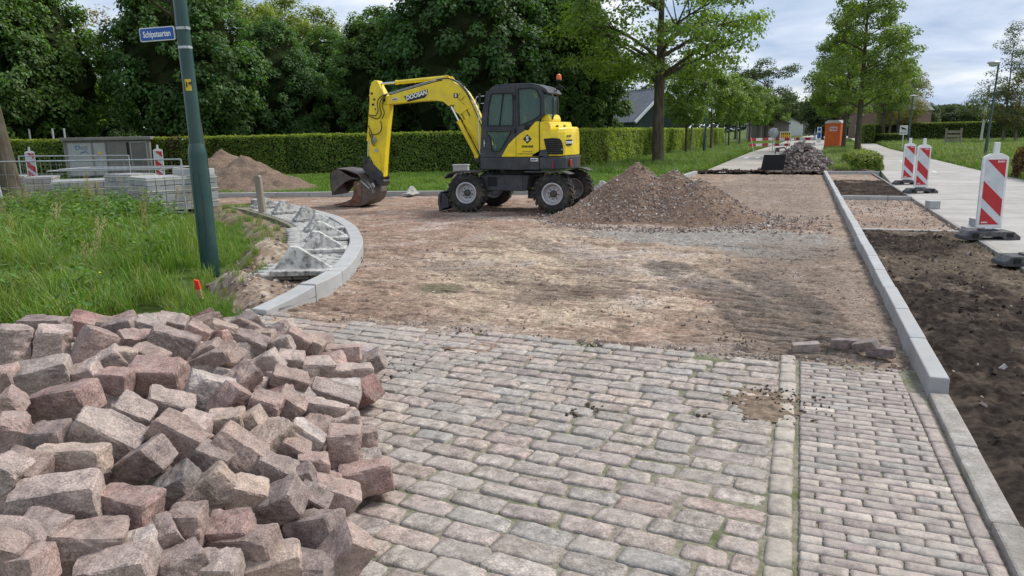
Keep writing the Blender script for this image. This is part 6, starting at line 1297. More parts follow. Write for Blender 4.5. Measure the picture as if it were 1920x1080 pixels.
# lamp posts on the right and far away
def lamp_post(x, y, h, lab, lean_x=0.0, head='bowl', r=.06, mat=None):
    root = empty('street_lamp', (x, y, 0)); tag(root, lab, 'street lamp'); mat = mat or M['green_paint']
    b = MB(); b.tube([(0, 0, 0), (lean_x * 1.1, 0, 1.1), (lean_x * 1.15, 0, 1.15), (lean_x * h, 0, h)], [r * 1.35, r * 1.35, r, r * .7], 12); b.build('pole', mat, root)
    if head == 'bowl':
        b = MB(); b.lathe([(0, .10), (.20, .09), (.30, .03), (.30, 0), (0, 0)], (lean_x * h - .22, 0, h + .02), 'Z', 16); b.bar((lean_x * h, 0, h + .03), (lean_x * h - .5, 0, h + .05), .16, .06); b.build('lamp_hood', M['galv'], root); b = MB(); b.lathe([(.25, 0), (.20, -.13), (.08, -.17), (0, -.17)], (lean_x * h - .22, 0, h + .02), 'Z', 16); b.build('lamp_bowl', M['lamp_glass'], root)
    elif head == 'arm':
        b = MB(); b.tube([(lean_x * h, 0, h - .1), (lean_x * h - .25, 0, h + .4), (lean_x * h - 1.2, 0, h + .6)], r * .7, 8); b.box((lean_x * h - 1.6, 0, h + .6), (.8, .22, .1)); b.build('lamp_arm', M['galv'], root)
    elif head == 'cap': b = MB(); b.lathe([(0, .1), (.3, .05), (.32, 0), (.1, -.05), (0, -.05)], (lean_x * h, 0, h), 'Z', 12); b.build('lamp_cap', M['white'], root)
    return root
lamp_post(9.0, 45.6, 4.75, 'green lamp post with bowl head in the right-hand field', .035)
lamp_post(-6.75, 58.4, 7.4, 'tall dark green lamp post among the young trees on the left verge', .03, 'arm', .08)
lamp_post(xr(1704, 84), 84, 4.6, 'lamp post with white cap before the low dark hedge', .02, 'cap', .08)
lamp_post(xr(1528, 120), 120, 6.2, 'far curved-arm street lamp above the end of the road', 0, 'arm', .09, M['galv'])
lamp_post(xr(1441, 150), 150, 9.0, 'far street lamp poking out above the left tree row', 0, 'arm', .08, M['galv'])
g = D(1840, 70); b = MB(); b.tube([(0, 0, 0), (.25, 0, 5.3)], .10, 8); o = b.build('white_pole', M['white'], None, loc=tuple(g)); tag(o, 'plain white pole rising behind the right-hand hedge', 'pole')
g = D(1788, 62); fp = empty('wooden_gate', tuple(g), R(-20)); tag(fp, 'small wooden fence section against the right-hand hedge', 'gate')
for i, z in enumerate((.5, .85, 1.2)): b = MB(); b.box((0, 0, z), (1.1, .04, .22)); b.build('rail', M['wood'], fp)
for x in (-.55, .55): b = MB(); b.box((x, 0, .75), (.12, .1, 1.5)); b.build('gate_post', M['wood'], fp)
for i, px in enumerate((55, 99, 121)): g = D(px, 38.5); b = MB(); b.cyl((0, 0, 0), (0, 0, 2.35), .05, 8); o = b.build('white_stake', M['white'], None, loc=tuple(g)); tag(o, ['white stake above the hedge at its far left end', 'white stake above the hedge left of the cabinet, middle of three', 'white stake above the hedge closest to the cabinet'][i], 'stake')

# barn
bg_ = D(1238, 72); barn = empty('barn', tuple(bg_), R(58)); tag(barn, 'green clad barn with grey pitched roof behind the hedge', 'barn')
HW, RH, EH, LN = 3.9, 5.45, 2.6, 18.0
b = MB(); b.prism([(-HW, 0), (HW, 0), (HW, EH), (0, RH), (-HW, EH)], -.0, LN); 
wl0 = b.build('cladding', M['barn_green'], barn)
for i in range(15):
    x = -HW + .3 + i * (2 * HW - .6) / 14; hz_ = EH + (RH - EH) * (1 - abs(x) / HW) - .12; b = MB(); b.box((x, -.03, (1.3 + hz_) / 2), (.52, .05, hz_ - 1.3)); b.build('cladding_panel', M['barn_green'], barn)
b = MB(); b.box((0, -.05, .65), (2 * HW + .1, .14, 1.3)); b.box((-HW - .03, LN / 2, .65), (.12, LN, 1.3)); b.build('brick_plinth', M['house_brick'], barn)
for s in (-1, 1):
    b = MB(); sl = math.atan2(RH - EH, HW); ln = HW / math.cos(sl) + .5; b.box((s * (HW / 2 + .12), LN / 2 - .2, (EH + RH) / 2 + .04), (ln, LN + .9, .12), (0, s * sl, 0)); rf = b.build('roof', M['rooftile'], barn)
    b = MB(); b.box((s * (HW / 2 + .12), -.72, (EH + RH) / 2 + .05), (ln, .10, .24), (0, s * sl, 0)); b.build('verge_board', M['white'], rf)
    if s < 0: b = MB(); b.box((s * (HW / 2 - .1), 5.2, (EH + RH) / 2 + .18), (.9, 6.5, .05), (0, s * sl, 0)); b.build('rooflight', M['white'], rf)
b = MB(); b.box((-3.2, -.16, 1.5), (1.0, .06, .7)); b.build('window', M['white'], barn)
# house and sheds at the end of the road
def house(px, depth, w, d, eh, rh, rz, lab, wall, cat='house', name='brick_house'):
    g = D(px, depth); r_ = empty(name, tuple(g), R(rz)); tag(r_, lab, cat)
    b = MB(); b.prism([(-w / 2, 0), (w / 2, 0), (w / 2, eh), (0, rh), (-w / 2, eh)], 0, d); b.build('wall', wall, r_)
    for s in (-1, 1):
        sl = math.atan2(rh - eh, w / 2); ln = w / 2 / math.cos(sl) + .4; b = MB(); b.box((s * w / 4, d / 2, (eh + rh) / 2 + .12), (ln, d + .6, .18), (0, s * sl, 0)); b.build('roof', M['rooftile'], r_)
    return r_
h = house(1614, 118, 7.5, 9, 4.0, 6.6, -64, 'small dark brick house with white windows between the tree trunks', M['house_brick'])
for (y, z) in ((2.0, 1.5), (4.6, 1.5)):
    b = MB(); b.box((-3.78, y, z), (.08, 1.6, 1.5)); fr = b.build('window', M['white'], h); b = MB(); b.box((-3.84, y, z), (.04, 1.3, 1.2)); b.build('pane', M['door_dark'], fr)
b = MB(); b.box((0, -.05, 4.1), (1.2, .1, 1.2)); b.build('window', M['white'], h); b = MB(); b.box((0, -.05, 1.4), (3.2, .1, 1.3)); fr = b.build('window', M['white'], h)
for i in range(4): b = MB(); b.box((-1.15 + i * .77, -.12, 1.4), (.6, .04, 1.05)); b.build('pane', M['door_dark'], fr)
for (px, dp, w, d, eh, rh, lab, mt) in ((1506, 190, 9, 6, 2.6, 4.2, 'dark low shed with a pale roof at the far end of the road', M['cab_grey']), (1484, 175, 5, 5, 2.6, 3.8, 'small white shed left of the dark shed far down the road', M['pale']), (1442, 120, 6, 5, 2.4, 3.6, 'grey shed half hidden behind the left tree row', M['cab_grey'])):
    house(px, dp, w, d, eh, rh, 10, lab, mt, 'shed', 'shed')
g = D(1464, 130); b = MB(); b.box((0, 0, 1.25), (2.6, 2.4, 2.3)); o = b.build('container', M['blue_box'], None, bevel=.04, loc=tuple(g)); tag(o, 'blue container behind the middle barrier at the left side of the road', 'container')

# black loader shovel left by the brick pile
sv = empty('loader_shovel', (-1.0, 31.6, 0), R(8)); sv.scale = (.46, .5, .72); tag(sv, 'black steel loader shovel standing left of the dark brick pile', 'shovel')
b = MB(); b.prism([(-1.0, .05), (.85, .05), (1.05, .98), (-.75, .98)], -.34, -.26); b.build('blade_plate', M['black'], sv, bevel=.01)
b = MB(); b.prism([(-1.0, .02), (.85, .02), (.86, .12), (-.98, .12)], -.37, -.33); b.build('cutting_edge', M['steel_dark'], sv)
for x_ in (-.7, -.1, .5): b = MB(); b.box((x_, .02, .5), (.05, .55, .85)); b.build('rib', M['black'], sv)
b = MB(); b.tube([(.2, 0, 1.0), (.2, 0, 1.3), (.9, 0, 1.35), (1.2, 0, 1.1)], .05, 6); b.box((.35, 0, 1.22), (.3, .3, .18)); b.bar((.95, 0, .8), (1.15, 0, 1.75), .04); b.build('linkage', M['steel_dark'], sv)
# ================================================================== MOUNDS
def mound(name, cx, cy, rx, ry, h, seed, colf, mat, lab, cat, peaks=None, n=150, rough=.06, shape=1.0, rz=0):
    gx = np.linspace(-1.25, 1.25, n); X, Y = np.meshgrid(gx * rx, gx * ry)
    d = np.sqrt((X / rx) ** 2 + (Y / ry) ** 2) * (1 + .22 * (fbm2(X * .9 + seed, Y * .9, 3, seed) - .5))
    Z = h * np.clip(1 - d, 0, None) ** shape
    if peaks is not None:
        Z = 0
        for (px, py, pr, ph) in peaks: Z = np.maximum(Z, ph * np.clip(1 - np.sqrt(((X - px) / pr[0]) ** 2 + ((Y - py) / pr[1]) ** 2) * (1 + .18 * (fbm2(X * 1.2 + seed, Y * 1.2, 3, seed + 1) - .5)), 0, None) ** shape)
    Z = Z + (rough * (fbm2(X * 3, Y * 3, 4, seed + 2) - .5) + rough * .5 * (fbm2(X * 11, Y * 11, 3, seed + 3) - .5)) * np.clip(Z * 4, 0, 1)
    C = colf(X, Y, Z)
    keepv = Z > -.02
    i, j = np.meshgrid(np.arange(n - 1), np.arange(n - 1)); a = (j * n + i).ravel(); zc = (Z[:-1, :-1] + Z[1:, 1:]).ravel() / 2; F = np.stack([a, a + 1, a + n + 1, a + n], 1)[zc > .004]
    used = np.unique(F); rm = -np.ones(n * n, np.int64); rm[used] = np.arange(len(used)); V = np.stack([X.ravel(), Y.ravel(), (Z - .03).ravel()], 1)[used]
    o = obj(name, mesh_np(name, V, rm[F], [mat], col=C.reshape(-1, 3)[used], smooth=True), None, (cx, cy, 0), (0, 0, rz)); tag(o, lab, cat)
    def hz(x, y):
        ii = np.clip(((x / rx + 1.25) / 2.5 * (n - 1)).astype(int), 0, n - 1); jj = np.clip(((y / ry + 1.25) / 2.5 * (n - 1)).astype(int), 0, n - 1); return Z[jj, ii] - .03
    return o, hz
def rub_c(x, y, z):
    n1 = fbm2(x * 2, y * 2, 4, 61); n2 = fbm2(x * 9, y * 9, 3, 62); c = np.ones(x.shape + (3,)) * np.array([0.175, 0.118, 0.085]); c = mixc(c, (0.235, 0.168, 0.125), sstep(.45, .7, n2) * .8); return mixc(c, (0.13, .09, .068), sstep(.5, .7, n1) * .6)
rub, rub_h = mound('rubble_mound', -2.75, 15.2, 2.2, 1.7, 1.0, 5, rub_c, M['dirt'], 'brown mound of soil and broken stone right of the excavator', 'rubble mound', peaks=[(-.38, .25, (1.6, 1.55), 1.11), (.35, .35, (1.8, 1.5), .94), (.95, -.05, (1.35, 1.35), .80), (-.95, -.2, (1.15, 1.1), .52)], shape=1.08, n=190)
def snd_c(x, y, z): n1 = fbm2(x * 3, y * 3, 4, 63); c = np.ones(x.shape + (3,)) * np.array([0.21, 0.155, 0.115]); return mixc(c, (0.17, .12, .09), sstep(.42, .62, n1) * .8)
mound('sand_heap', -18.6, 21.6, 4.6, 3.4, 1.25, 15, snd_c, M['dirt'], 'brown sand heap behind the paver bundles and green lamp post', 'sand heap', peaks=[(-1.0, .4, (2.3, 2.4), 1.30), (.5, -.2, (2.2, 2.0), 1.12), (1.7, -.6, (1.9, 1.6), .60)], shape=1.0, n=120, rough=.26)

def pebbles(name, pts, sizes, cols, label=None, parent=None, flat=.65, mat=None):
    """irregular little stones as one mesh"""
    base = np.array([(1, 0, 0), (0, 1, 0), (-1, 0, 0), (0, -1, 0), (0, 0, 1), (0, 0, -1)], float)
    tri = np.array([(0, 1, 4), (1, 2, 4), (2, 3, 4), (3, 0, 4), (1, 0, 5), (2, 1, 5), (3, 2, 5), (0, 3, 5)])
    cube = np.array([(x, y, z) for z in (-.6, .6) for y in (-.6, .6) for x in (-.75, .75)]); ctri = np.array([(0, 2, 1), (1, 2, 3), (4, 5, 6), (5, 7, 6), (0, 1, 4), (1, 5, 4), (2, 6, 3), (3, 6, 7), (0, 4, 2), (2, 4, 6), (1, 3, 5), (3, 7, 5)])
    sizes = np.minimum(sizes, np.quantile(sizes, .985)); n = len(pts); V = cube[None] * rng.uniform(.55, 1.15, (n, 8, 3)) * np.array([1, .8, flat])
    ax = rng.normal(0, 1, (n, 4)); ax /= np.linalg.norm(ax, axis=1)[:, None]; w, x, y, z = ax.T
    Rm = np.stack([1 - 2 * (y * y + z * z), 2 * (x * y - z * w), 2 * (x * z + y * w), 2 * (x * y + z * w), 1 - 2 * (x * x + z * z), 2 * (y * z - x * w), 2 * (x * z - y * w), 2 * (y * z + x * w), 1 - 2 * (x * x + y * y)], 1).reshape(n, 3, 3)
    V = np.einsum('nij,nkj->nki', Rm, V) * np.asarray(sizes)[:, None, None] + np.asarray(pts)[:, None]
    F = (ctri[None] + 8 * np.arange(n)[:, None, None]).reshape(-1, 3)
    o = obj(name, mesh_np(name, V.reshape(-1, 3), F, [mat or M['pebble']], col=np.repeat(np.asarray(cols), 8, 0)), parent); o['kind'] = 'stuff'
    return o
M['pebble'] = surf('pebble', (0.85, 0.85, 0.85), (1.15, 1.15, 1.15), scale=40, rough=0.9, spec=.2, vcol=True, coord='World')
PC = np.array([(0.34, .28, .24), (0.42, .36, .31), (0.27, .21, .175), (0.20, .15, .125), (0.30, .20, .16), (0.48, .43, .38), (0.25, .22, .20)])
def rand_cols(n, pal=PC): return pal[rng.integers(0, len(pal), n)] * rng.uniform(.8, 1.15, (n, 1))
n = 7500; x = rng.normal(0, 1.05, n) * 1.0; y = rng.uniform(-2.0, 1.6, n); ok = rub_h(x, y) > .01; x, y = x[ok], y[ok]; z = rub_h(x, y); keep = rng.random(len(x)) < np.clip(1.15 - z * .75, .22, 1); x, y, z = x[keep], y[keep], z[keep]
sz = rng.lognormal(-3.95, .42, len(x)); o = pebbles('rubble_stones', np.stack([x, y, z + sz * .25], 1), sz, rand_cols(len(x)), parent=rub)
n = 2600; t = rng.uniform(0, 2 * math.pi, n); r_ = rng.normal(1.0, .10, n); x = -2.6 + 2.15 * r_ * np.cos(t); y = 15.0 + 1.85 * r_ * np.sin(t); x2 = np.r_[x, rng.uniform(-1.1, .6, 700)]; y2 = np.r_[y, rng.normal(14.6, .8, 700)]; sz = rng.lognormal(-3.95, .4, len(x2)); pebbles('gravel_fringe', np.stack([x2, y2, dirt_height(x2, y2) + sz * .3], 1), sz, rand_cols(len(x2)))
n = 15000; yy = 5.4 * np.exp(rng.random(n) * math.log(30 / 5.4)); xx = rng.uniform(-9, .84, n); dn = fbm2(xx * 1.3, yy * 1.3, 3, 71); k = in_poly(xx, yy, DIRT_POLY) & (rng.random(n) < sstep(.38, .62, dn) * .9 + .1) & (seg_dist(xx, yy, TRACKS[0][0]) > .2); xx, yy = xx[k], yy[k]; sz = rng.lognormal(-4.75, .5, len(xx)); pebbles('scattered_gravel', np.stack([xx, yy, dirt_height(xx, yy) + sz * .25], 1), sz, rand_cols(len(xx)))
n = 900; xx = rng.uniform(1.02, 2.5, n); yy = np.where(rng.random(n) < .12, rng.uniform(5, 13.6, n), rng.uniform(13.9, 19.5, n)); sz = rng.lognormal(-4.5, .5, n); pebbles('bed_gravel', np.stack([xx, yy, np.full(n, .045)], 1), sz, rand_cols(n))
n = 420; xx = rng.uniform(1.0, 2.5, n); yy = rng.uniform(2, 13.6, n); sz = rng.lognormal(-4.3, .6, n); pebbles('soil_clods', np.stack([xx, yy, np.full(n, .035)], 1), sz, rand_cols(n, np.array([(.05, .036, .028), (.075, .055, .042), (.04, .03, .024)])), mat=M['pebble'])
n = 900; xx = rng.uniform(-7.4, -4.9, n); yy = rng.uniform(5.8, 9.5, n); k = in_poly(xx, yy, VERGE_SOIL); xx, yy = xx[k], yy[k]; sz = rng.lognormal(-4.1, .55, len(xx)); pebbles('verge_rubble', np.stack([xx, yy, vs_h(xx, yy) + sz * .3], 1), sz, rand_cols(len(xx)))
# crumbs of dark clay on the setts, chips along the broken edge
cl = []; cs = []
for px, py, r, k in ((1070, 776, .025, 6), (1112, 765, .03, 8), (1105, 652, .02, 5), (1320, 780, .02, 4), (1445, 745, .12, 60), (1075, 730, .015, 4), (1500, 760, .1, 25), (740, 690, .16, 40), (860, 625, .08, 14), (1385, 640, .1, 30)):
    g = G(px, py)
    for _ in range(k): cl.append((g[0] + random.gauss(0, r), g[1] + random.gauss(0, r * 1.1), .004)); cs.append(random.uniform(.006, .016) if k > 20 else random.uniform(.010, .022))
pebbles('clay_crumbs', np.array(cl), np.array(cs), rand_cols(len(cl), np.array([(.10, .08, .062), (.15, .115, .085), (.06, .05, .042)])))
n = 700; xx = rng.uniform(-5, .8, n); yy = 5.78 + rng.normal(0, .07, n); sz = rng.lognormal(-4.5, .5, n); pebbles('edge_chips', np.stack([xx, yy, np.full(n, -.008)], 1), sz, rand_cols(n))
b = MB()
# a patch of trodden mud on the setts
me_pts = []
xs_ = np.linspace(-.28, .28, 60); X, Y = np.meshgrid(xs_, xs_ * 1.0); Dm = np.sqrt((X / .16) ** 2 + (Y / .24) ** 2) * (1 + 1.2 * (fbm2(X * 9, Y * 9, 4, 88) - .5)); Z = .010 * np.clip(1 - Dm, -1, 1) + .024 * (fbm2(X * 22, Y * 22, 3, 89) - .5)
n = 60; i, j = np.meshgrid(np.arange(n - 1), np.arange(n - 1)); a = (j * n + i).ravel(); F = np.stack([a, a + 1, a + n + 1, a + n], 1)[((Z[:-1, :-1] + Z[1:, 1:]).ravel() / 2) > -0.004]; g = G(1432, 758)
C = np.ones((n * n, 3)) * np.array([.20, .155, .115]); o = obj('mud_patch', mesh_np('mud_patch', np.stack([X.ravel(), Y.ravel(), Z.ravel()], 1), F, [M['soil']], col=C, smooth=True), None, (g[0], g[1], -.002)); o['kind'] = 'stuff'

# loose bricks on the broken edge
for i, (px, py, rz, rx, z, lab) in enumerate([(1583, 652, -.05, .05, .03, 'dark brick lying flat on the broken edge, left of the tilted one'), (1622, 662, -.75, .35, .055, 'dark purple brick tilted across the others at the paving edge'), (1650, 668, -.5, .1, .03, 'brick half under the tilted one at the paving edge'), (1510, 655, .2, .1, .012, 'greyish chipped brick at the start of the broken brick edge')]):
    g = G(px, py); v, f = rounded_block(6, (.205, .068, .075), 20, .03, .002, 900 + i); o = obj('loose_brick', mesh_np('loose_brick', v, f, [M['brick']], smooth=False), None, (g[0], g[1], z + .004), (rx, -rx, rz)); o.color = (*(np.array((.20, .155, .155)) if i in (0, 1, 2) else np.array((.30, .25, .23))), 1); tag(o, lab, 'brick')

# pile of old bricks on the road
pc = (0.05, 33.2); vb, fb_ = rounded_block(3, (.21, .10, .075), 20, .05, .003, 950); bm_ = mesh_np('old_brick', vb, fb_, [M['brick']])
b = MB(); Hh = 1.2
X = np.linspace(-1, 1, 26); XX, YY = np.meshgrid(X * 1.55, X * 1.4); DD = np.sqrt((XX / 1.5) ** 2 + (YY / 1.35) ** 2); ZZ = (Hh - .14) * np.clip(1 - DD, 0, None) ** .9 + .02 * (fbm2(XX * 5, YY * 5, 2, 3))
n = 26; i, j = np.meshgrid(np.arange(n - 1), np.arange(n - 1)); a = (j * n + i).ravel()
pile = obj('brick_rubble', mesh_np('brick_rubble', np.stack([XX.ravel(), YY.ravel(), ZZ.ravel()], 1), np.stack([a, a + 1, a + n + 1, a + n], 1), [M['soil']], col=np.ones((n * n, 3)) * np.array([.11, .085, .075])), None, (pc[0], pc[1], 0)); pile['kind'] = 'stuff'
cnt = 0; more = []
def rot_(): return (random.uniform(-.9, .9), random.uniform(-.9, .9), random.uniform(0, 6.28))
for k in range(640):
    t = random.uniform(0, 2 * math.pi); r = math.sqrt(random.random()) * 1.05; x, y = 1.5 * r * math.cos(t), 1.35 * r * math.sin(t); z = max(.03, Hh * max(0, 1 - r) ** .9 - .02)
    front = y < .25
    if front and cnt < 260:
        o = obj('old_brick', bm_, None, (pc[0] + x, pc[1] + y, z), rot_()); o.color = (*(np.array(random.choice([(.17, .13, .125), (.22, .175, .16), (.13, .10, .10), (.20, .15, .14), (.27, .23, .21)])) * random.uniform(.8, 1.15)), 1); tag(o, 'dark old paving brick in the far pile before the barriers', 'brick', 'old bricks piled on the far road'); cnt += 1
    else: more.append((x, y, z))
vs = []; fs = []; cs = []
for m_i, (x, y, z) in enumerate(more):
    Mt = np.array(Euler(rot_()).to_matrix()); vs.append(vb @ Mt.T + [x, y, z]); fs.append(fb_ + m_i * len(vb)); cs.append(np.repeat((np.array((.18, .14, .13)) * random.uniform(.7, 1.3))[None], len(vb), 0))
o = obj('more_old_bricks', mesh_np('more_old_bricks', np.vstack(vs), np.vstack(fs), [M['sett_far']], col=np.vstack(cs)), None, (pc[0], pc[1], 0)); o['kind'] = 'stuff'
# ================================================================== PLANTS
def unit(v): return v / np.maximum(np.linalg.norm(v, axis=-1, keepdims=True), 1e-9)
def leaf_quads(c, nrm, L, W, droop=.25, r=rng):
    n = len(c); t = unit(np.cross(nrm, r.normal(0, 1, (n, 3)))); t[:, 2] -= droop * r.random(n); t = unit(t); b = unit(np.cross(nrm, t)); L = np.broadcast_to(L, (n,))[:, None] * r.uniform(.7, 1.25, (n, 1)); W = np.broadcast_to(W, (n,))[:, None] * r.uniform(.75, 1.2, (n, 1)); m = unit(np.cross(t, b))
    V = np.stack([c - t * L / 2, c + b * W / 2 + m * W * .12 + t * L * .05, c + t * L / 2, c - b * W / 2 + m * W * .12 + t * L * .05], 1)
    return V.reshape(-1, 3), np.arange(4 * n).reshape(n, 4)
def leaf_cols(n, base, var=.22, young=None, yshare=.0, r=rng):
    c = np.array(base)[None] * (1 + var * r.normal(0, 1, (n, 1))).clip(.45, 1.8); c = c * (1 + .08 * r.normal(0, 1, (n, 3)))
    if young is not None: k = r.random(n) < yshare; c[k] = np.array(young) * r.uniform(.8, 1.2, (k.sum(), 1))
    return np.clip(c, .004, 1)
def crown_np(prof, zb, zt, rmax, K, nleaf, crad, L, W, base, young, yshare, seed, flatten=1.0, inner=.0, shell=.6, lean=(0, 0), noise=.22):
    """leaf clumps spread over and inside a crown profile; returns leaf mesh arrays and clump centres"""
    r = np.random.default_rng(seed); H = zt - zb; cs = []
    while len(cs) < K:
        u = r.random(); z = zb + H * u; ph = r.uniform(0, 2 * math.pi); rr = rmax * prof(u) * (1 + noise * math.sin(3 * ph + seed + 5 * u) * .5 + noise * (r.random() - .5)); q = r.uniform(inner, 1) ** .45 if r.random() > shell else r.uniform(.80, 1.02)
        if r.random() > (.25 + prof(u)) / 1.1: continue
        cs.append((lean[0] * u + rr * q * math.cos(ph), lean[1] * u + rr * q * math.sin(ph), z, crad * r.uniform(.6, 1.35)))
    cs = np.array(cs); w = cs[:, 3] ** 2; k = r.choice(K, nleaf, p=w / w.sum()); d = unit(r.normal(0, 1, (nleaf, 3))); d[:, 2] = np.abs(d[:, 2]) * r.choice([1, 1, 1, -.6], nleaf); rad = cs[k, 3] * r.uniform(.55, 1.1, nleaf) 
    P_ = cs[k, :3] + d * rad[:, None] * np.array([1, 1, flatten]); out_ = unit(P_ - np.array([0, 0, zb + H * .4])); nrm = unit(d * .8 + out_ * .45 + np.array([0, 0, .55]) + r.normal(0, .45, (nleaf, 3)))
    V, F = leaf_quads(P_, nrm, L, W, r=r); tone = r.uniform(.78, 1.22, K)[k]; C = leaf_cols(nleaf, base, .18, young, yshare, r) * tone[:, None]
    return V, F, np.repeat(C, 4, 0), cs
def limb(b, p0, p1, r0, r1, bow=.1, seed=0, n=6, seg=7):
    r = random.Random(seed); p0, p1 = Vector(p0), Vector(p1); d = p1 - p0; pts = []
    s1 = Vector((r.uniform(-1, 1), r.uniform(-1, 1), r.uniform(0, 1))) * d.length * bow
    for i in range(n): t = i / (n - 1); pts.append(p0 + d * t + s1 * math.sin(t * math.pi) + Vector((r.uniform(-1, 1), r.uniform(-1, 1), 0)) * d.length * .015)
    b.tube(pts, [r0 + (r1 - r0) * (i / (n - 1)) ** .8 for i in range(n)], seg, caps=False)
    return pts
def make_tree(name, H, zb, rmax, prof, K, nleaf, crad, L, W, base, young=None, yshare=.0, seed=0, r0=.2, bark='bark', flatten=1.0, inner=0.0, shell=.6, core=0.0, nlimb=14, leader=.85, lean=(0, 0), tlean=(0, 0), noise=.22, twigs=40):
    root = empty(name); V, F, C, cs = crown_np(prof, zb, H, rmax, K, nleaf, crad, L, W, base, young, yshare, seed, flatten, inner, shell, lean, noise)
    b = MB(); hz = zb + (H - zb) * leader; r = random.Random(seed)
    b.tube([(0, 0, -.2), (0, 0, 0), (tlean[0] * .02, tlean[1] * .02, .25), (tlean[0] * .2 + r.uniform(-.05, .05), tlean[1] * .2, zb * .5), (tlean[0] * .5, tlean[1] * .5, zb), (tlean[0] + lean[0] * .4, tlean[1] + lean[1] * .4, (zb + hz) / 2), (lean[0] + tlean[0], lean[1] + tlean[1], hz)], [r0 * 1.5, r0 * 1.35, r0 * 1.05, r0 * .92, r0 * .8, r0 * .45, r0 * .08], 14, caps=False)
    b.build('trunk', M[bark], root)
    b = MB(); ids = r.sample(range(len(cs)), min(nlimb, len(cs)))
    for i, k in enumerate(ids):
        c = cs[k]; z0 = max(zb * .85, min(c[2] - .35 * math.hypot(c[0], c[1]) - .2, hz * .9)); t = (z0 - zb) / max(hz - zb, .1); rr = r0 * (.75 - .55 * min(1, max(0, t))) * .55; x0, y0 = tlean[0] * .5 + lean[0] * max(0, t) * .7, tlean[1] * .5
        pts = limb(b, (x0, y0, z0), c[:3], rr, rr * .2, .08, seed * 31 + i)
        near = sorted(range(len(cs)), key=lambda q: (cs[q, 0] - c[0]) ** 2 + (cs[q, 1] - c[1]) ** 2 + (cs[q, 2] - c[2]) ** 2)[1:1 + max(1, twigs // nlimb)]
        for q in near: limb(b, pts[3], cs[q, :3], rr * .35, rr * .08, .06, seed * 17 + q, 4, 5)
    b.build('limbs', M[bark], root)
    cr = obj('crown', mesh_np('crown', V, F, [M['leaf']], col=C), root)
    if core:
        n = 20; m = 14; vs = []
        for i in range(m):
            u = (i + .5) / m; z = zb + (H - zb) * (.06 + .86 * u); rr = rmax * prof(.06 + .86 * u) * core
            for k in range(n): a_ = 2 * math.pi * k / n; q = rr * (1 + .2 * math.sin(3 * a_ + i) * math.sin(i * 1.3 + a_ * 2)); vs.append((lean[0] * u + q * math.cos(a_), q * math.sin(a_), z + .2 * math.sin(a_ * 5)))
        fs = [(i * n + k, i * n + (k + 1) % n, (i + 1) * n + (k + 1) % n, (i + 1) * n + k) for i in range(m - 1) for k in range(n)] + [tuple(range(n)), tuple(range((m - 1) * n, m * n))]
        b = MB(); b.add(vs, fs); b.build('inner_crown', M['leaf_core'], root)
    return root
egg = lambda u: max(.05, math.sin(math.pi * min(1, max(0, u)) ** .72) ** .62)
cone = lambda u: max(.04, (1 - u) ** .75 * min(1, .45 + u * 4))
dome = lambda u: max(.08, math.sqrt(max(0, 1 - (max(0, u - .35) / .65) ** 2)) * min(1, .55 + u * 1.6))
oval = lambda u: max(.05, math.sin(math.pi * (.08 + .90 * u)) ** .7)
def place(root, p, s=1.0, rz=0.0, sz=None):
    root.location = (float(p[0]), float(p[1]), 0); root.scale = (s, s, sz or s); root.rotation_euler = (0, 0, rz)

# dense avenue of old trees behind the hedge
DK = (.105, .185, .050); DY = (.085, .135, .035)
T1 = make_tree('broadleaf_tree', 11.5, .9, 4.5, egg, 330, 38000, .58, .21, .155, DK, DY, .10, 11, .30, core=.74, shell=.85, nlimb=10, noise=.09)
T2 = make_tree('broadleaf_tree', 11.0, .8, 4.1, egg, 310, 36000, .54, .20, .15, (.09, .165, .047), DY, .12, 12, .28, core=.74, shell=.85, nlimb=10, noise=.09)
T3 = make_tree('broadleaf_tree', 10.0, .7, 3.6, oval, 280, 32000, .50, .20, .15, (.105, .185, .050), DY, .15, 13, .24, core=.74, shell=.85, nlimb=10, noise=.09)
GA = 'dense dark trees behind the left hedge'
dense = [(T1, 62, 42, 1.02, .3, 'big dense dark tree above the grey cabinet at the left'), (T2, 362, 43.5, 1.08, 1.2, 'dense dark tree directly behind the green lamp post'), (T1, 520, 47, .76, 2.2, 'round-topped dark tree right of the lamp post, behind the first row'), (T3, 622, 50, .84, 3.0, 'narrow dark tree with pointed top, set back left of the excavator arm'), (T3, 714, 45.5, .88, .9, 'conical dark tree right behind the excavator arm'), (T2, 880, 43, 1.22, 2.9, 'tallest dark tree behind the excavator boom'), (T1, 1005, 47, 1.10, 4.0, 'dark tree behind the excavator cab'), (T2, 1072, 46, .90, .2, 'dark tree at the right end of the dense row before the barn'), (T3, -60, 38, 1.15, 2.0, 'dense dark tree cut off by the left picture edge'), (T2, 200, 50, .56, 5.0, 'dark tree filling the gap behind the cabinet'), (T3, 800, 52, .78, 5.5, 'dark tree set back between boom and cab')]
seen_ = set()
TINTS = [(1.15, 1.12, .95), (.95, 1.0, .95), (.80, .92, 1.0), (1.0, 1.02, .9), (1.12, 1.12, 1.0), (.82, .92, .95), (.95, 1.0, 1.05), (1.1, 1.05, .85), (1.0, 1.0, 1.0), (.75, .8, .8), (.85, .9, .95)]
for (proto, px, dp, s, rz, lab), tint in zip(dense, TINTS):
    r_ = proto if id(proto) not in seen_ else copy_tree(proto); seen_.add(id(proto)); place(r_, D(px, dp), s * .93, rz, s); tag(r_, lab, 'tree', GA); [setattr(c_, 'color', (*tint, 1)) for c_ in r_.children if c_.name.startswith('crown')]
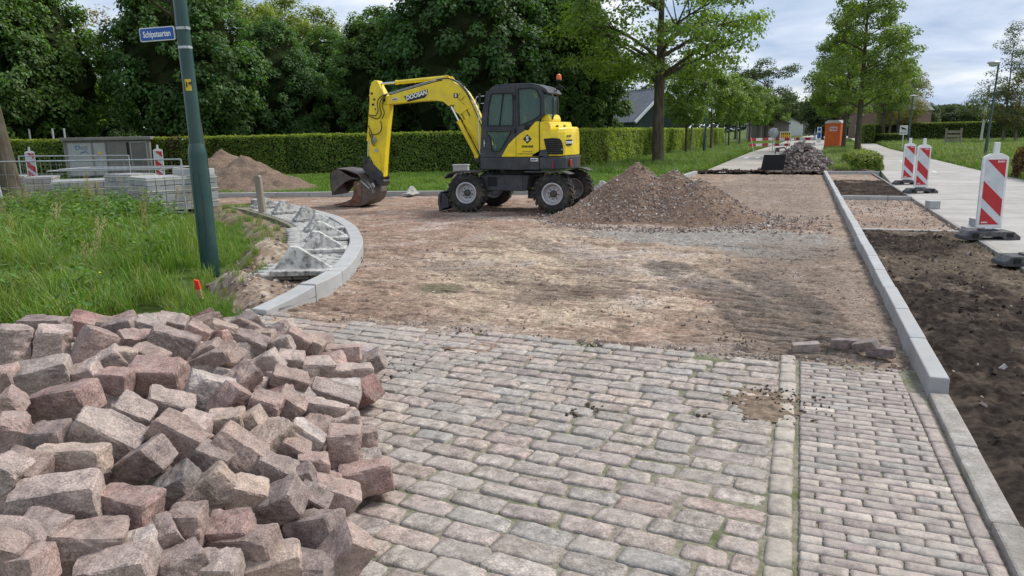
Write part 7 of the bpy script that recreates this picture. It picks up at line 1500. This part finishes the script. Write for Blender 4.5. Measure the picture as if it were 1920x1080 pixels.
# lighter trees further back
T4 = make_tree('tall_tree', 15.0, 3.0, 4.2, oval, 130, 15000, .95, .30, .2, (.17, .22, .05), (.26, .29, .07), .3, 21, .3, 'bark', shell=.4, nlimb=16)
for i, (px, dp, s, rz, lab) in enumerate([(470, 72, .98, 0, 'yellow-green tree rising far behind right of the lamp post'), (600, 76, .92, 2, 'pale fresh-leaved tree far behind, above the dark tree row'), (545, 84, 1.1, 4, 'tall loose light green tree at the very back left')]):
    r_ = T4 if i == 0 else copy_tree(T4); place(r_, D(px, dp), s, rz); tag(r_, lab, 'tree', 'lighter trees far behind the row')
T5 = make_tree('blossom_tree', 9.5, 2.0, 3.2, oval, 90, 6000, .7, .22, .14, (.22, .17, .15), (.4, .36, .33), .3, 23, .2, 'bark', shell=.5, nlimb=16); place(T5, D(212, 62), 1.25); tag(T5, 'thin greyish pink tree seen in the gap left of the lamp post', 'tree')

# the big lime
T6 = make_tree('lime_tree', 12.5, 4.3, 5.5, dome, 210, 27000, .88, .18, .135, (.145, .225, .038), (.22, .30, .055), .18, 31, .31, 'bark', flatten=.5, inner=.05, shell=.35, nlimb=26, twigs=110, noise=.2)
place(T6, (-7.0, 40.2), 1.0, .5); tag(T6, 'large lime tree with spreading crown directly behind the rubble mound', 'tree')
# street tree behind the lamp post and the leaning one at the left edge
T7 = make_tree('street_tree', 14.5, 7.3, 4.2, dome, 120, 10000, .9, .18, .13, (.075, .115, .03), (.13, .18, .04), .15, 33, .20, 'bark', flatten=.45, shell=.4, nlimb=18, tlean=(-1.5, 0)); place(T7, D(377, 32.8), 1.0); tag(T7, 'slim dark street tree whose trunk shows right behind the lamp post', 'tree')
T8 = make_tree('street_tree', 12.5, 6.4, 3.6, dome, 110, 9000, .9, .18, .13, (.075, .115, .03), (.13, .18, .04), .15, 34, .27, 'bark', flatten=.45, shell=.4, nlimb=18, tlean=(-2.6, 0)); place(T8, (-20.4, 14.6), 1.0); tag(T8, 'mossy trunk leaning left at the left edge beside the paver bundles', 'tree')

# young trees with stakes along the left verge
T9 = make_tree('young_tree', 6.0, 2.0, 1.55, egg, 90, 8000, .42, .17, .12, (.125, .20, .036), (.19, .26, .05), .15, 41, .085, 'bark', shell=.7, nlimb=14)
T10 = make_tree('young_tree', 6.4, 2.1, 1.35, oval, 80, 7000, .42, .17, .12, (.14, .215, .04), (.22, .29, .06), .2, 42, .08, 'bark', shell=.6, nlimb=14)
for t_ in (T9, T10): b = MB(); b.cyl((.35, 0, 0), (.35, 0, 1.9), .05, 8); b.build('stake', M['wood'], t_)
vg = [(T9, 1287, 53, 1.05, 'nearest young tree on the left verge, right of the big lime trunk'), (T10, 1333, 61.5, 1.08, 'second young tree, just right of the tall lamp post'), (T10, 1367, 70, 1.02, 'third young tree along the left verge'), (T9, 1387, 79, 1.1, 'fourth young tree along the left verge'), (T10, 1405, 88, 1.1, 'fifth young tree, above the left end of the barriers'), (T9, 1421, 98, 1.12, 'sixth young tree along the left verge'), (T10, 1436, 108, 1.1, 'seventh young tree along the left verge'), (T9, 1448, 120, 1.12, 'eighth young tree on the left of the far road'), (T9, 1460, 134, 1.1, 'furthest young tree of the left row')]
sn = set()
for i, (pr_, px, dp, s, lab) in enumerate(vg):
    r_ = pr_ if id(pr_) not in sn else copy_tree(pr_); sn.add(id(pr_)); place(r_, D(px, dp), s, i * 1.3); tag(r_, lab, 'tree', 'young trees along the left verge')

# trees on the right-hand strip
T11 = make_tree('roadside_tree', 12.6, 3.3, 3.7, cone, 150, 17000, .56, .17, .12, (.135, .20, .040), (.20, .27, .06), .2, 51, .19, 'bark', flatten=.75, shell=.35, nlimb=30, twigs=120, noise=.45)
place(T11, (3.35, 52.2), 1.0, 0); tag(T11, 'largest roadside tree on the right, its trunk standing in the low shrubs', 'tree', 'roadside trees right of the road')
for i, (px, dp, s, rz, lab) in enumerate([(1583, 55, .82, 2.1, 'roadside tree with trunk in front of the right side of the toilet'), (1570, 59, .80, 4.0, 'slender roadside tree with trunk across the orange toilet'), (1655, 78, 1.02, 1.0, 'roadside tree behind the largest one, right side')]):
    r_ = copy_tree(T11); place(r_, D(px, dp), s, rz); tag(r_, lab, 'tree', 'roadside trees right of the road')
T12 = make_tree('field_tree', 9.0, 2.2, 3.2, oval, 100, 9000, .75, .22, .15, (.15, .15, .06), (.21, .2, .09), .4, 52, .18, 'bark_grey', flatten=.7, shell=.4, nlimb=22)
for i, (px, dp, s, rz, lab) in enumerate([(1683, 84, .95, 0, 'brownish-green tree with pale trunk above the low dark hedge'), (1668, 92, .9, 2, 'brownish-green tree behind, left of the pale trunk'), (1905, 66, .66, 4, 'yellow-green bush-like tree at the right edge below the birch')]):
    r_ = T12 if i == 0 else copy_tree(T12); place(r_, D(px, dp), s, rz); tag(r_, lab, 'tree', 'field trees behind the right hedge')
T13 = make_tree('birch', 11.0, 1.8, 3.3, cone, 120, 7500, .62, .16, .11, (.085, .11, .045), (.13, .16, .07), .2, 53, .13, 'bark_grey', flatten=.6, shell=.25, nlimb=40, twigs=110, noise=.5); place(T13, D(1882, 67), .96); tag(T13, 'airy birch-like tree behind the lamp post at the right edge', 'tree')
T14 = make_tree('oak_tree', 12.0, 3.0, 5.0, dome, 70, 8000, 1.0, .3, .22, (.055, .085, .028), (.08, .12, .03), .1, 54, .3, 'bark', flatten=.7, shell=.3, nlimb=22, noise=.6)
for i, (px, dp, s, rz, lab) in enumerate([(1435, 112, .98, 0, 'dark open-crowned tree above the left tree row by the road'), (1262, 105, .95, 2, 'dark tree right behind the barn'), (1225, 112, 1.0, 3.2, 'dark tree above the barn ridge beside the lime trunk'), (1380, 140, 1.1, 1, 'far dark tree above the young row')]):
    r_ = T14 if i == 0 else copy_tree(T14); place(r_, D(px, dp), s, rz); tag(r_, lab, 'tree', 'dark trees beyond the road and barn')
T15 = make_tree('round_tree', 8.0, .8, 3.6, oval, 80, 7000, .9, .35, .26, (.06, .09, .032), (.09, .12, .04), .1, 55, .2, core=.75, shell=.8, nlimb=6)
for i, (px, dp, s, lab) in enumerate([(1543, 110, .90, 'fresh green round tree between road end and orange toilet'), (1735, 185, .85, 'round tree on the horizon left of the white sign'), (1777, 210, .85, 'round tree on the horizon in the middle of the far field'), (1819, 205, .85, 'round tree on the horizon left of the white pole'), (1640, 150, .8, 'round tree behind the trunk of the largest roadside tree'), (1600, 170, .9, 'round tree behind the small brick house'), (1700, 150, .8, 'round tree just right of the pale trunked tree'), (1495, 210, 1.05, 'round tree closing the far end of the road'), (1470, 190, 1.15, 'round tree behind the blue container'), (1520, 230, 1.1, 'round tree at the far road end, right side')]):
    r_ = T15 if i == 0 else copy_tree(T15); place(r_, D(px, dp), s, i); tag(r_, lab, 'tree', 'round trees near the horizon')

# distant wood line
def woods(name, px0, px1, depth, h, n, seed, col):
    r = np.random.default_rng(seed); t = r.random(n); a = D(px0, depth); c = D(px1, depth); P_ = a[None] + (c - a)[None] * t[:, None]; hh = h * (.55 + .75 * fbm2(t * 38, t * 0 + seed, 4, seed)); P_[:, 2] = hh * r.random(n) ** .5; P_ = P_ + r.normal(0, 5, (n, 3)) * [1, 1, 0]; V, F = leaf_quads(P_, unit(r.normal(0, 1, (n, 3)) + [0, -.6, .6]), 2.4, 2.0, r=r); C = np.repeat(leaf_cols(n, col, .2, r=r), 4, 0); o = obj(name, mesh_np(name, V, F, [M['leaf']], col=C)); o['kind'] = 'stuff'
woods('distant_wood', 1150, 2300, 420, 13, 9000, 3, (.05, .078, .045)); woods('distant_wood', -500, 1250, 260, 12, 9000, 4, (.05, .08, .035))

# ---- hedges: a twiggy core with leaves all over it
def hedge(pts, h, w, lab, base, young, ytop=.7, dens=420, L=.105, W=.075, cat='hedge', group=None, name='hedge', seed=0, rough=.075, tone=None, bottom=0.0):
    r = np.random.default_rng(seed); root = empty(name, (float(pts[0][0]), float(pts[0][1]), 0)); tag(root, lab, cat, group); o0 = np.array([pts[0][0], pts[0][1]]); Vs, Fs, Cs, off = [], [], [], 0; b = MB()
    for (a, c) in zip(pts[:-1], pts[1:]):
        a = np.array(a[:2]) - o0; c = np.array(c[:2]) - o0; d = c - a; Ln = np.linalg.norm(d); u = d / Ln; nn = np.array([-u[1], u[0]])
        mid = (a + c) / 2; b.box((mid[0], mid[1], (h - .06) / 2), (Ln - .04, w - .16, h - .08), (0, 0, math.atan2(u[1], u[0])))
        faces = [('f', Ln * h), ('b', Ln * h * .5), ('t', Ln * w), ('e0', w * h), ('e1', w * h)]
        for kind, area in faces:
            n = int(area * dens * (1.3 if kind == 't' else 1)); s = r.random(n); t = r.random(n)
            if kind in 'fb': sg = -1 if kind == 'f' else 1; p = a[None] + d[None] * s[:, None]; z = bottom + (h - bottom) * t; wob = rough * 2 * (fbm2(s * Ln * 1.3 + seed, z * 2.2, 4, seed) - .5); P_ = np.column_stack([p + nn * sg * (w / 2 + wob + r.normal(0, .025, n))[:, None], z]); N = np.column_stack([np.repeat((nn * sg)[None], n, 0), np.full(n, .35)])
            elif kind == 't': p = a[None] + d[None] * s[:, None] + nn * ((t - .5) * w)[:, None]; P_ = np.column_stack([p, h + rough * 1.6 * (fbm2(s * Ln * 1.7 + seed, t * 3, 4, seed + 2) - .5) + np.abs(r.normal(0, .035, n))]); N = np.repeat(np.array([[0, 0, 1.0]]), n, 0)
            else: sg = -1 if kind == 'e0' else 1; e_ = a if kind == 'e0' else c; p = e_[None] + nn * ((s - .5) * w)[:, None] + u * sg * r.normal(.0, .03, n)[:, None]; P_ = np.column_stack([p, bottom + (h - bottom) * t]); N = np.column_stack([np.repeat((u * sg)[None], n, 0), np.full(n, .35)])
            N = unit(N + r.normal(0, .55, (n, 3))); V, F = leaf_quads(P_, N, L, W, .5, r); C = leaf_cols(n, base, .24, r=r)
            patch = fbm2(s * Ln * .8 + seed, P_[:, 2] * .8 + (5 if kind == 't' else 0), 3, seed + 7)[:, None]; C = C * (.45 + 1.1 * patch)
            up = np.clip((P_[:, 2] - h + .10) / .12, 0, 1) * ytop; yk = r.random(n) < np.maximum(up, .07 + .25 * np.clip(patch[:, 0] - .5, 0, 1)); C[yk] = np.array(young) * r.uniform(.75, 1.2, (yk.sum(), 1))
            if tone is not None:
                tk = tone(s * Ln, P_[:, 2], r); C[tk > 0] = np.array((.10, .05, .03)) * r.uniform(.6, 1.3, ((tk > 0).sum(), 1))
            Vs.append(V); Fs.append(F + off); off += len(V); Cs.append(np.repeat(C, 4, 0))
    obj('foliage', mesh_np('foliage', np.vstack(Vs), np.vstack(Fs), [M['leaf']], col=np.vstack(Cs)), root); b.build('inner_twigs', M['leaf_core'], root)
    return root
HB = (.140, .205, .030); HY = (.28, .33, .06)
hd_dir = np.array([6.77, 2.11]) / math.hypot(6.77, 2.11)
cpt = np.array([-11.1, 33.35]); fr_ = lambda s: tuple(cpt - hd_dir * s)
hedge([fr_(38), fr_(12.0)], 1.73, .9, 'long clipped hedge running behind cabinet, sand heap and excavator arm', HB, HY, seed=1, tone=lambda s, z, r: (np.abs(s - 20.6) < .35) & (r.random(s.shape) < .6), group='clipped green hedges')
hedge([fr_(11.94), fr_(0)], 1.75, .9, 'clipped hedge section behind the excavator boom and cab', (.125, .19, .030), HY, seed=2, group='clipped green hedges')
hedge([(-10.6, 33.0), (-10.3, 60), (-9.6, 100)], 1.80, .9, 'bright clipped hedge running along the road behind the lime and young trees', (.20, .265, .042), (.34, .39, .08), seed=3, dens=300, group='clipped green hedges', rough=.12) .name
g0 = D(1690, 84); g1 = D(1975, 78); hedge([g0[:2], g1[:2]], 2.0, 1.4, 'tall clipped hedge across the field at the right behind the lamp post', (.10, .145, .028), (.19, .22, .05), dens=130, L=.16, W=.12, seed=4, group='clipped green hedges')
g0 = D(1618, 98); g1 = D(1690, 92); hedge([g0[:2], g1[:2]], 2.0, 1.2, 'dark hedge further back above the low hedge', (.06, .09, .022), (.12, .15, .03), dens=120, L=.16, W=.12, seed=5)
g0 = D(1633, 78); g1 = D(1690, 74); hedge([g0[:2], g1[:2]], .95, 1.0, 'low dark hedge before the taller one beside the cycle path', (.085, .12, .026), (.17, .2, .04), dens=160, L=.14, W=.1, seed=6)
g0 = D(1620, 92); g1 = D(1630, 76); hedge([g0[:2], g1[:2]], 1.9, 1.0, 'bright hedge end facing the cycle path at the left of the dark hedge', (.13, .18, .03), (.2, .24, .05), dens=140, L=.15, W=.11, seed=8)
g0 = D(1640, 88); g1 = D(2050, 106); hedge([D(1560, 150)[:2], D(2000, 120)[:2]], 2.1, 2, 'far hedge line at the back of the right field', (.07, .10, .03), (.12, .15, .05), dens=40, L=.25, W=.2, seed=9)
# low shrubs at the roadside strip, purple beech at the right edge
def shrub(name, p, rx, ry, h, lab, base, young, n, L, W, seed, cat='shrub', ysh=.45):
    r = np.random.default_rng(seed); root = empty(name, (float(p[0]), float(p[1]), 0)); tag(root, lab, cat); d = unit(r.normal(0, 1, (n, 3))); d[:, 2] = np.abs(d[:, 2]); q = np.sign(d) * np.abs(d) ** .6; bump = .82 + .34 * fbm2(d[:, 0] * 4 + seed, d[:, 1] * 4 + d[:, 2] * 3, 3, seed); P_ = q * [rx, ry, h] * bump[:, None] * r.uniform(.86, 1.04, (n, 1)); V, F = leaf_quads(P_, unit(d + r.normal(0, .5, (n, 3)) + [0, 0, .3]), L, W, r=r); C = leaf_cols(n, base, .25, young, 0, r); yk = r.random(n) < ysh * np.clip(P_[:, 2] / h, .15, 1); C[yk] = np.array(young) * r.uniform(.8, 1.2, (yk.sum(), 1))
    obj('foliage', mesh_np('foliage', V, F, [M['leaf']], col=np.repeat(C, 4, 0)), root)
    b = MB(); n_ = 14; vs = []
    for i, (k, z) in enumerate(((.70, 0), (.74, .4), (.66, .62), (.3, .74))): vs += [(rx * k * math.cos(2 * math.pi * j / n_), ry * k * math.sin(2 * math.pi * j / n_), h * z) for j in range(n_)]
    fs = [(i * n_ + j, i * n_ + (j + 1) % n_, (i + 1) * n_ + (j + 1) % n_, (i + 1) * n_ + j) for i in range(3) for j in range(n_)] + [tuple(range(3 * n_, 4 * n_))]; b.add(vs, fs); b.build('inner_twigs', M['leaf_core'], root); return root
shrub('low_shrub', (2.42, 33.0), .62, 1.1, .74, 'bright green low shrub at the near end of the tree strip', (.13, .18, .025), (.26, .29, .05), 7000, .075, .055, 61)
shrub('low_shrub', (2.4, 36.2), .68, 1.5, .70, 'yellow-green low shrub just behind the nearest one on the strip', (.12, .17, .03), (.24, .27, .06), 5000, .085, .06, 62)
shrub('low_shrub', (2.7, 40.5), .7, 2.0, .62, 'low shrub further back at the foot of the largest roadside tree', (.11, .16, .03), (.22, .25, .06), 4000, .09, .065, 63)
shrub('purple_hedge', (7.25, 27.2), .85, 2.2, 1.12, 'reddish purple shrub at the right edge beside the cycle path', (.10, .055, .04), (.17, .14, .045), 8000, .09, .065, 64, 'shrub', .35)
b = MB()

# ------------------------------------------------------------------ grasses, scattered as one mass each
SRC = {}
def src_collection(name, objs):
    c = bpy.data.collections.new(name)
    for o in objs: c.objects.link(o)
    return c
def blade_clump(name, nb, rad, h, w, base, seed, spread=.5, tip=(1, 1, 1), broad=False):
    r = np.random.default_rng(seed); Vs, Fs, Cs = [], [], []; off = 0
    for i in range(nb):
        a = r.uniform(0, 2 * math.pi); q = rad * math.sqrt(r.random()); p = np.array([q * math.cos(a), q * math.sin(a), 0]); hh = h * r.uniform(.45, 1.15); da = r.uniform(0, 2 * math.pi); out_ = np.array([math.cos(da), math.sin(da), 0]); sd_ = np.array([-out_[1], out_[0], 0]); k = spread * r.uniform(.2, 1.0) * hh; pts = []
        for t, ww in ((0, .9), (.35, 1.0), (.7, .75), (1.0, .06)):
            c_ = p + out_ * k * t ** 2.2 + np.array([0, 0, hh * (t - .22 * t ** 3 * spread)]); wd = w * ww * r.uniform(.9, 1.1); pts += [c_ - sd_ * wd / 2, c_ + sd_ * wd / 2]
        Vs += pts; cc = np.array(base) * r.uniform(.7, 1.3) * (1 + .1 * r.normal(0, 1, 3)); Cs += [cc * (.75 + .4 * (j // 2) / 3) if False else cc for j in range(8)]; Fs += [(off + 2 * j, off + 2 * j + 1, off + 2 * j + 3, off + 2 * j + 2) for j in range(3)]; off += 8
    return bpy.data.objects.new(name, mesh_np(name, np.array(Vs), np.array(Fs), [M['grass']], col=np.clip(np.array(Cs), .005, 1)))
def leafy_weed(name, h, nl, L, W, base, seed, stem=(.10, .14, .04)):
    r = np.random.default_rng(seed); P_, N = [], []
    for s_ in range(3):
        a = r.uniform(0, 6.28); q = r.uniform(0, .10); ox, oy = q * math.cos(a), q * math.sin(a); lx_, ly_ = r.normal(0, .06, 2)
        for i in range(nl):
            t = (i + 1) / nl; ph = i * 2.4 + s_; rr = L * .5; P_.append((ox + lx_ * t * 2 + rr * math.cos(ph), oy + ly_ * t * 2 + rr * math.sin(ph), h * t * r.uniform(.9, 1))); N.append((-.5 * math.cos(ph), -.5 * math.sin(ph), 1))
    P_ = np.array(P_); V, F = leaf_quads(P_, unit(np.array(N)), L, W, .6, r); C = np.repeat(leaf_cols(len(P_), base, .2, r=r), 4, 0)
    return bpy.data.objects.new(name, mesh_np(name, V, F, [M['grass']], col=C))
def seed_stalk(name, h, seed, colr):
    r = np.random.default_rng(seed); Vs, Fs, Cs = [], [], []; off = 0
    for s_ in range(4):
        x, y = r.normal(0, .05, 2); lx_, ly_ = r.normal(0, .1, 2) * h
        for (t0, t1, w) in ((0, .7, .005), (.7, 1, .004)):
            for t, ww in ((t0, w), (t1, w)): Vs += [(x + lx_ * t * t - ww / 2, y + ly_ * t * t, h * t), (x + lx_ * t * t + ww / 2, y + ly_ * t * t, h * t)]
            Fs.append((off, off + 1, off + 3, off + 2)); off += 4; Cs += [np.array(colr) * .7] * 4
        for k in range(14):
            t = .68 + .34 * k / 14; c_ = np.array([x + lx_ * t * t, y + ly_ * t * t, h * t]); e_ = r.normal(0, .025, 3) * (1.2 - (t - .68) * 2.4); v = [c_ + e_, c_ + e_ + [.010, 0, .006], c_ + e_ + [.004, .004, .03], c_ + e_ + [-.006, 0, .018]]; Vs += v; Fs.append((off, off + 1, off + 2, off + 3)); off += 4; Cs += [np.array(colr) * r.uniform(.8, 1.2)] * 4
    return bpy.data.objects.new(name, mesh_np(name, np.array(Vs), np.array(Fs), [M['grass']], col=np.array(Cs)))
GB = (.135, .225, .034)
near_g = [blade_clump('tuft', 42, .13, .34, .0085, c, 200 + i, .75) for i, c in enumerate([GB, (.175, .25, .04), (.115, .20, .034), (.21, .265, .06), (.14, .235, .032)])]
tall_g = [blade_clump('tall_tuft', 34, .15, .55, .009, c, 210 + i, .55) for i, c in enumerate([(.14, .23, .036), (.20, .265, .065)])]
weeds = [leafy_weed('weed', .42, 9, .13, .055, (.10, .185, .04), 220), leafy_weed('weed', .55, 11, .12, .05, (.115, .20, .035), 221), leafy_weed('weed', .30, 7, .15, .07, (.11, .18, .03), 222), seed_stalk('stalk', .62, 223, (.42, .36, .2)), seed_stalk('stalk', .72, 224, (.38, .29, .18))]
short_g = [blade_clump('lawn_tuft', 60, .24, .16, .012, c, 230 + i, .8) for i, c in enumerate([(.135, .22, .033), (.165, .245, .04), (.12, .205, .033)])]
field_g = [blade_clump('field_tuft', 60, .34, .42, .022, c, 240 + i, .7) for i, c in enumerate([(.15, .23, .045), (.185, .255, .06), (.125, .205, .04), (.20, .225, .09)])]
tiny_g = [blade_clump('sprout', 16, .035, .045, .004, c, 250 + i, .9) for i, c in enumerate([(.10, .17, .03), (.13, .19, .04)])]

def scatter(name, pts, rotz, scl, idx, objs, tilt=.12):
    n = len(pts); me = bpy.data.meshes.new(name); me.vertices.add(n); me.vertices.foreach_set('co', np.asarray(pts, np.float32).ravel())
    a = me.attributes.new('rot', 'FLOAT_VECTOR', 'POINT'); rt = np.column_stack([rng.normal(0, tilt, n), rng.normal(0, tilt, n), rotz]).astype(np.float32); a.data.foreach_set('vector', rt.ravel())
    a = me.attributes.new('scl', 'FLOAT', 'POINT'); a.data.foreach_set('value', np.asarray(scl, np.float32)); a = me.attributes.new('idx', 'INT', 'POINT'); a.data.foreach_set('value', np.asarray(idx, np.int32)); me.update()
    o = obj(name, me); o['kind'] = 'stuff'; ng = bpy.data.node_groups.new(name, 'GeometryNodeTree'); ng.interface.new_socket('Geometry', in_out='INPUT', socket_type='NodeSocketGeometry'); ng.interface.new_socket('Geometry', in_out='OUTPUT', socket_type='NodeSocketGeometry')
    N, Lk = ng.nodes, ng.links; gi, go = N.new('NodeGroupInput'), N.new('NodeGroupOutput'); ci = N.new('GeometryNodeCollectionInfo'); ci.inputs['Collection'].default_value = src_collection(name + '_kinds', objs); ci.inputs['Separate Children'].default_value = True; ci.inputs['Reset Children'].default_value = True
    ip = N.new('GeometryNodeInstanceOnPoints'); ip.inputs['Pick Instance'].default_value = True
    def attr(nm, ty): q = N.new('GeometryNodeInputNamedAttribute'); q.data_type = ty; q.inputs[0].default_value = nm; return q.outputs[0]
    er = N.new('FunctionNodeEulerToRotation'); Lk.new(attr('rot', 'FLOAT_VECTOR'), er.inputs[0]); Lk.new(er.outputs[0], ip.inputs['Rotation']); Lk.new(attr('scl', 'FLOAT'), ip.inputs['Scale']); Lk.new(attr('idx', 'INT'), ip.inputs['Instance Index'])
    Lk.new(gi.outputs[0], ip.inputs['Points']); Lk.new(ci.outputs[0], ip.inputs['Instance']); Lk.new(ip.outputs[0], go.inputs[0])
    md = o.modifiers.new('scatter', 'NODES'); md.node_group = ng; return o
def fill_poly(poly, n, z=0.0, clear=None):
    p = np.array(poly); out_ = []; x = rng.uniform(p[:, 0].min(), p[:, 0].max(), n * 6); y = rng.uniform(p[:, 1].min(), p[:, 1].max(), n * 6); k = in_poly(x, y, poly)
    if clear is not None: k &= ~clear(x, y)
    x, y = x[k][:n], y[k][:n]; return x, y
VERGE = [(-5.05, 5.72), (-5.5, 6.1), (-6.2, 6.5), (-6.7, 7.2), (-7.2, 8.0), (-7.9, 9.2), (-9.6, 11.2), (-11.3, 12.7), (-12.6, 13.6), (-13.3, 13.95), (-15.0, 13.75), (-16.2, 15.0), (-21.2, 15.6), (-27, 14), (-27, 8), (-12, 2.8), (-7.6, 3.3), (-6.6, 4.25), (-5.7, 5.05)]
edge_d = lambda x, y: seg_dist(x, y, VERGE[:10])
x, y = fill_poly(VERGE, 7200); d_ = edge_d(x, y); s = np.clip(.45 + .85 * d_ / 1.4, .35, 1.15) * (1 - .55 * sstep(9, 13, y + .25 * (-x - 10))) * rng.uniform(.75, 1.2, len(x)); tone_ = fbm2(x * .7, y * .7, 3, 95); idx = np.where(rng.random(len(x)) < .25 * sstep(.4, .6, tone_), 5 + rng.integers(0, 2, len(x)), rng.integers(0, 5, len(x)))
NG = near_g + tall_g
for i, o in enumerate(NG): o.name = 'tuft_%02d' % i
thin = (fbm2(x * 1.5, y * 1.5, 3, 96) > .60) & (d_ < 1.2); k = ~thin
scatter('verge_grass', np.column_stack([x, y, np.full(len(x), -.06)])[k], rng.uniform(0, 6.28, k.sum()), s[k], idx[k], NG)
x, y = fill_poly(VERGE, 3600); d_ = edge_d(x, y); pn_ = fbm2(x * .6 + 9, y * .6, 3, 97); k = (d_ > .8) & (rng.random(len(x)) < sstep(.42, .6, pn_) + .12); x, y = x[k], y[k]; idx = rng.choice(5, len(x), p=[.33, .33, .26, .05, .03])
for i, o in enumerate(weeds): o.name = 'weed_%02d' % i
scatter('verge_weeds', np.column_stack([x, y, np.full(len(x), -.05)]), rng.uniform(0, 6.28, len(x)), rng.uniform(.7, 1.25, len(x)), idx, weeds)
# lawn between far kerb and hedge, roadside verge, field, tree strip
LAWN = [(-4.2, 26), (-4.0, 31), (-3.7, 60), (-2.8, 86), (-1.8, 125), (-6, 125), (-9.0, 60), (-9.9, 34.5), (-11.4, 32.6), (-37, 24.4), (-37, 18), (-24, 17.5), (-13.6, 19.7), (-9.8, 20.5), (-7.1, 21.2), (-5.6, 22.2)]
x, y = fill_poly(LAWN, 9000); k = (y < 45) | (rng.random(len(x)) < .75); x, y = x[k], y[k]; idx = np.where((x > -9) & (y > 30) & (rng.random(len(x)) < .6), 3 + rng.integers(0, 3, len(x)), rng.integers(0, 3, len(x))); kinds_ = short_g + field_g[:3]; kinds_ = [bpy.data.objects.new('lawn_%02d' % i, o.data) for i, o in enumerate(kinds_)]; sc_ = rng.uniform(.7, 1.2, len(x)) * np.where(idx > 2, .8, 1.0); scatter('roadside_grass', np.column_stack([x, y, np.full(len(x), -.06)]), rng.uniform(0, 6.28, len(x)), sc_, idx, kinds_)
FIELD = [(6.7, 22), (6.55, 45), (6.7, 65), (8.6, 117), (12, 200), (60, 180), (44, 90), (30, 50), (14, 24)]
x, y = fill_poly(FIELD, 11000, clear=lambda x, y: (y > 90) & (rng.random(x.shape) < .6)); scatter('field_grass', np.column_stack([x, y, np.full(len(x), -.06)]), rng.uniform(0, 6.28, len(x)), rng.uniform(.75, 1.35, len(x)) * np.clip(.5 + (x - 6.5) * .4, .5, 1), rng.integers(0, 4, len(x)), [bpy.data.objects.new('field_%02d' % i, o.data) for i, o in enumerate(field_g)])
STRIP = [(1.15, 31.7), (2.6, 31.7), (3.0, 40), (4.0, 62), (5.9, 110), (4.2, 110), (1.9, 62), (1.4, 45)]
x, y = fill_poly(STRIP, 2600); scatter('strip_grass', np.column_stack([x, y, np.full(len(x), -.03)]), rng.uniform(0, 6.28, len(x)), rng.uniform(.6, 1.1, len(x)), rng.integers(0, 4, len(x)), [bpy.data.objects.new('strip_%02d' % i, o.data) for i, o in enumerate(field_g)])
# moss and sprouts in the joints, turf bits in the dug soil, buttercups
pts = []
for (s_, dd, x0, y0, L, a) in vis[:420]:
    if random.random() < .55 and fbm2(np.array([x0 * 1.1]), np.array([y0 * 1.1]), 3, 44)[0] > .45:
        for _ in range(random.choice((1, 2, 3))): t = random.uniform(-.5, .5) * L; pts.append((x0 + t * math.cos(a) - .070 * math.sin(-a), y0 + t * math.sin(a) - .070, -.022))
pts = np.array(pts); scatter('joint_sprouts', pts, rng.uniform(0, 6.28, len(pts)), rng.uniform(.22, .62, len(pts)), rng.integers(0, 2, len(pts)), tiny_g)
x, y = fill_poly([(-5.2, 5.9), (-5.9, 6.3), (-6.9, 7.6), (-8.6, 9.9), (-11.8, 12.7), (-13.6, 14.4), (-12.6, 14.9), (-10, 12.6), (-7.6, 9.9), (-6.6, 8.4), (-6.0, 7.0)], 420); k = fbm2(x * 2.2, y * 2.2, 3, 99) > .52; x, y = x[k], y[k]; scatter('soil_turf', np.column_stack([x, y, vs_h(x, y) - .01]), rng.uniform(0, 6.28, len(x)), rng.uniform(.25, .6, len(x)), rng.integers(0, 5, len(x)), [bpy.data.objects.new('turf_%02d' % i, o.data) for i, o in enumerate(near_g)])
# bare soil strip behind the far kerb
fk = spline(FAR_KERB[1:], 60); dd = np.gradient(fk, axis=0); dd /= np.linalg.norm(dd, axis=1)[:, None]; nn_ = np.column_stack([-dd[:, 1], dd[:, 0]]); ws = np.linspace(.13, 1.0, 8); V = np.array([[*(fk[i] + nn_[i] * w), .06 + .04 * float(fbm2(np.array([fk[i, 0] * 3]), np.array([w * 5.0]), 3, 5)[0]) - .11 * (w - .13)] for i in range(60) for w in ws]); F = [(i * 8 + j, i * 8 + j + 1, (i + 1) * 8 + j + 1, (i + 1) * 8 + j) for i in range(59) for j in range(7)]
o = obj('bare_soil_strip', mesh_np('bare_soil_strip', V, np.array(F), [M['soil']], col=np.ones((480, 3)) * np.array([.075, .055, .042]), smooth=True)); o['kind'] = 'structure'

fl = fill_poly(VERGE, 90); k = edge_d(fl[0], fl[1]) > .6; fx, fy = fl[0][k], fl[1][k]; V, F = leaf_quads(np.column_stack([fx, fy, rng.uniform(.16, .34, len(fx))]), unit(np.column_stack([rng.normal(0, .3, len(fx)), rng.normal(-.3, .3, len(fx)), np.ones(len(fx))])), .035, .035)
o = obj('buttercups', mesh_np('buttercups', V, F, [M['grass']], col=np.ones((len(V), 3)) * np.array([.85, .62, .02]))); o['kind'] = 'stuff'
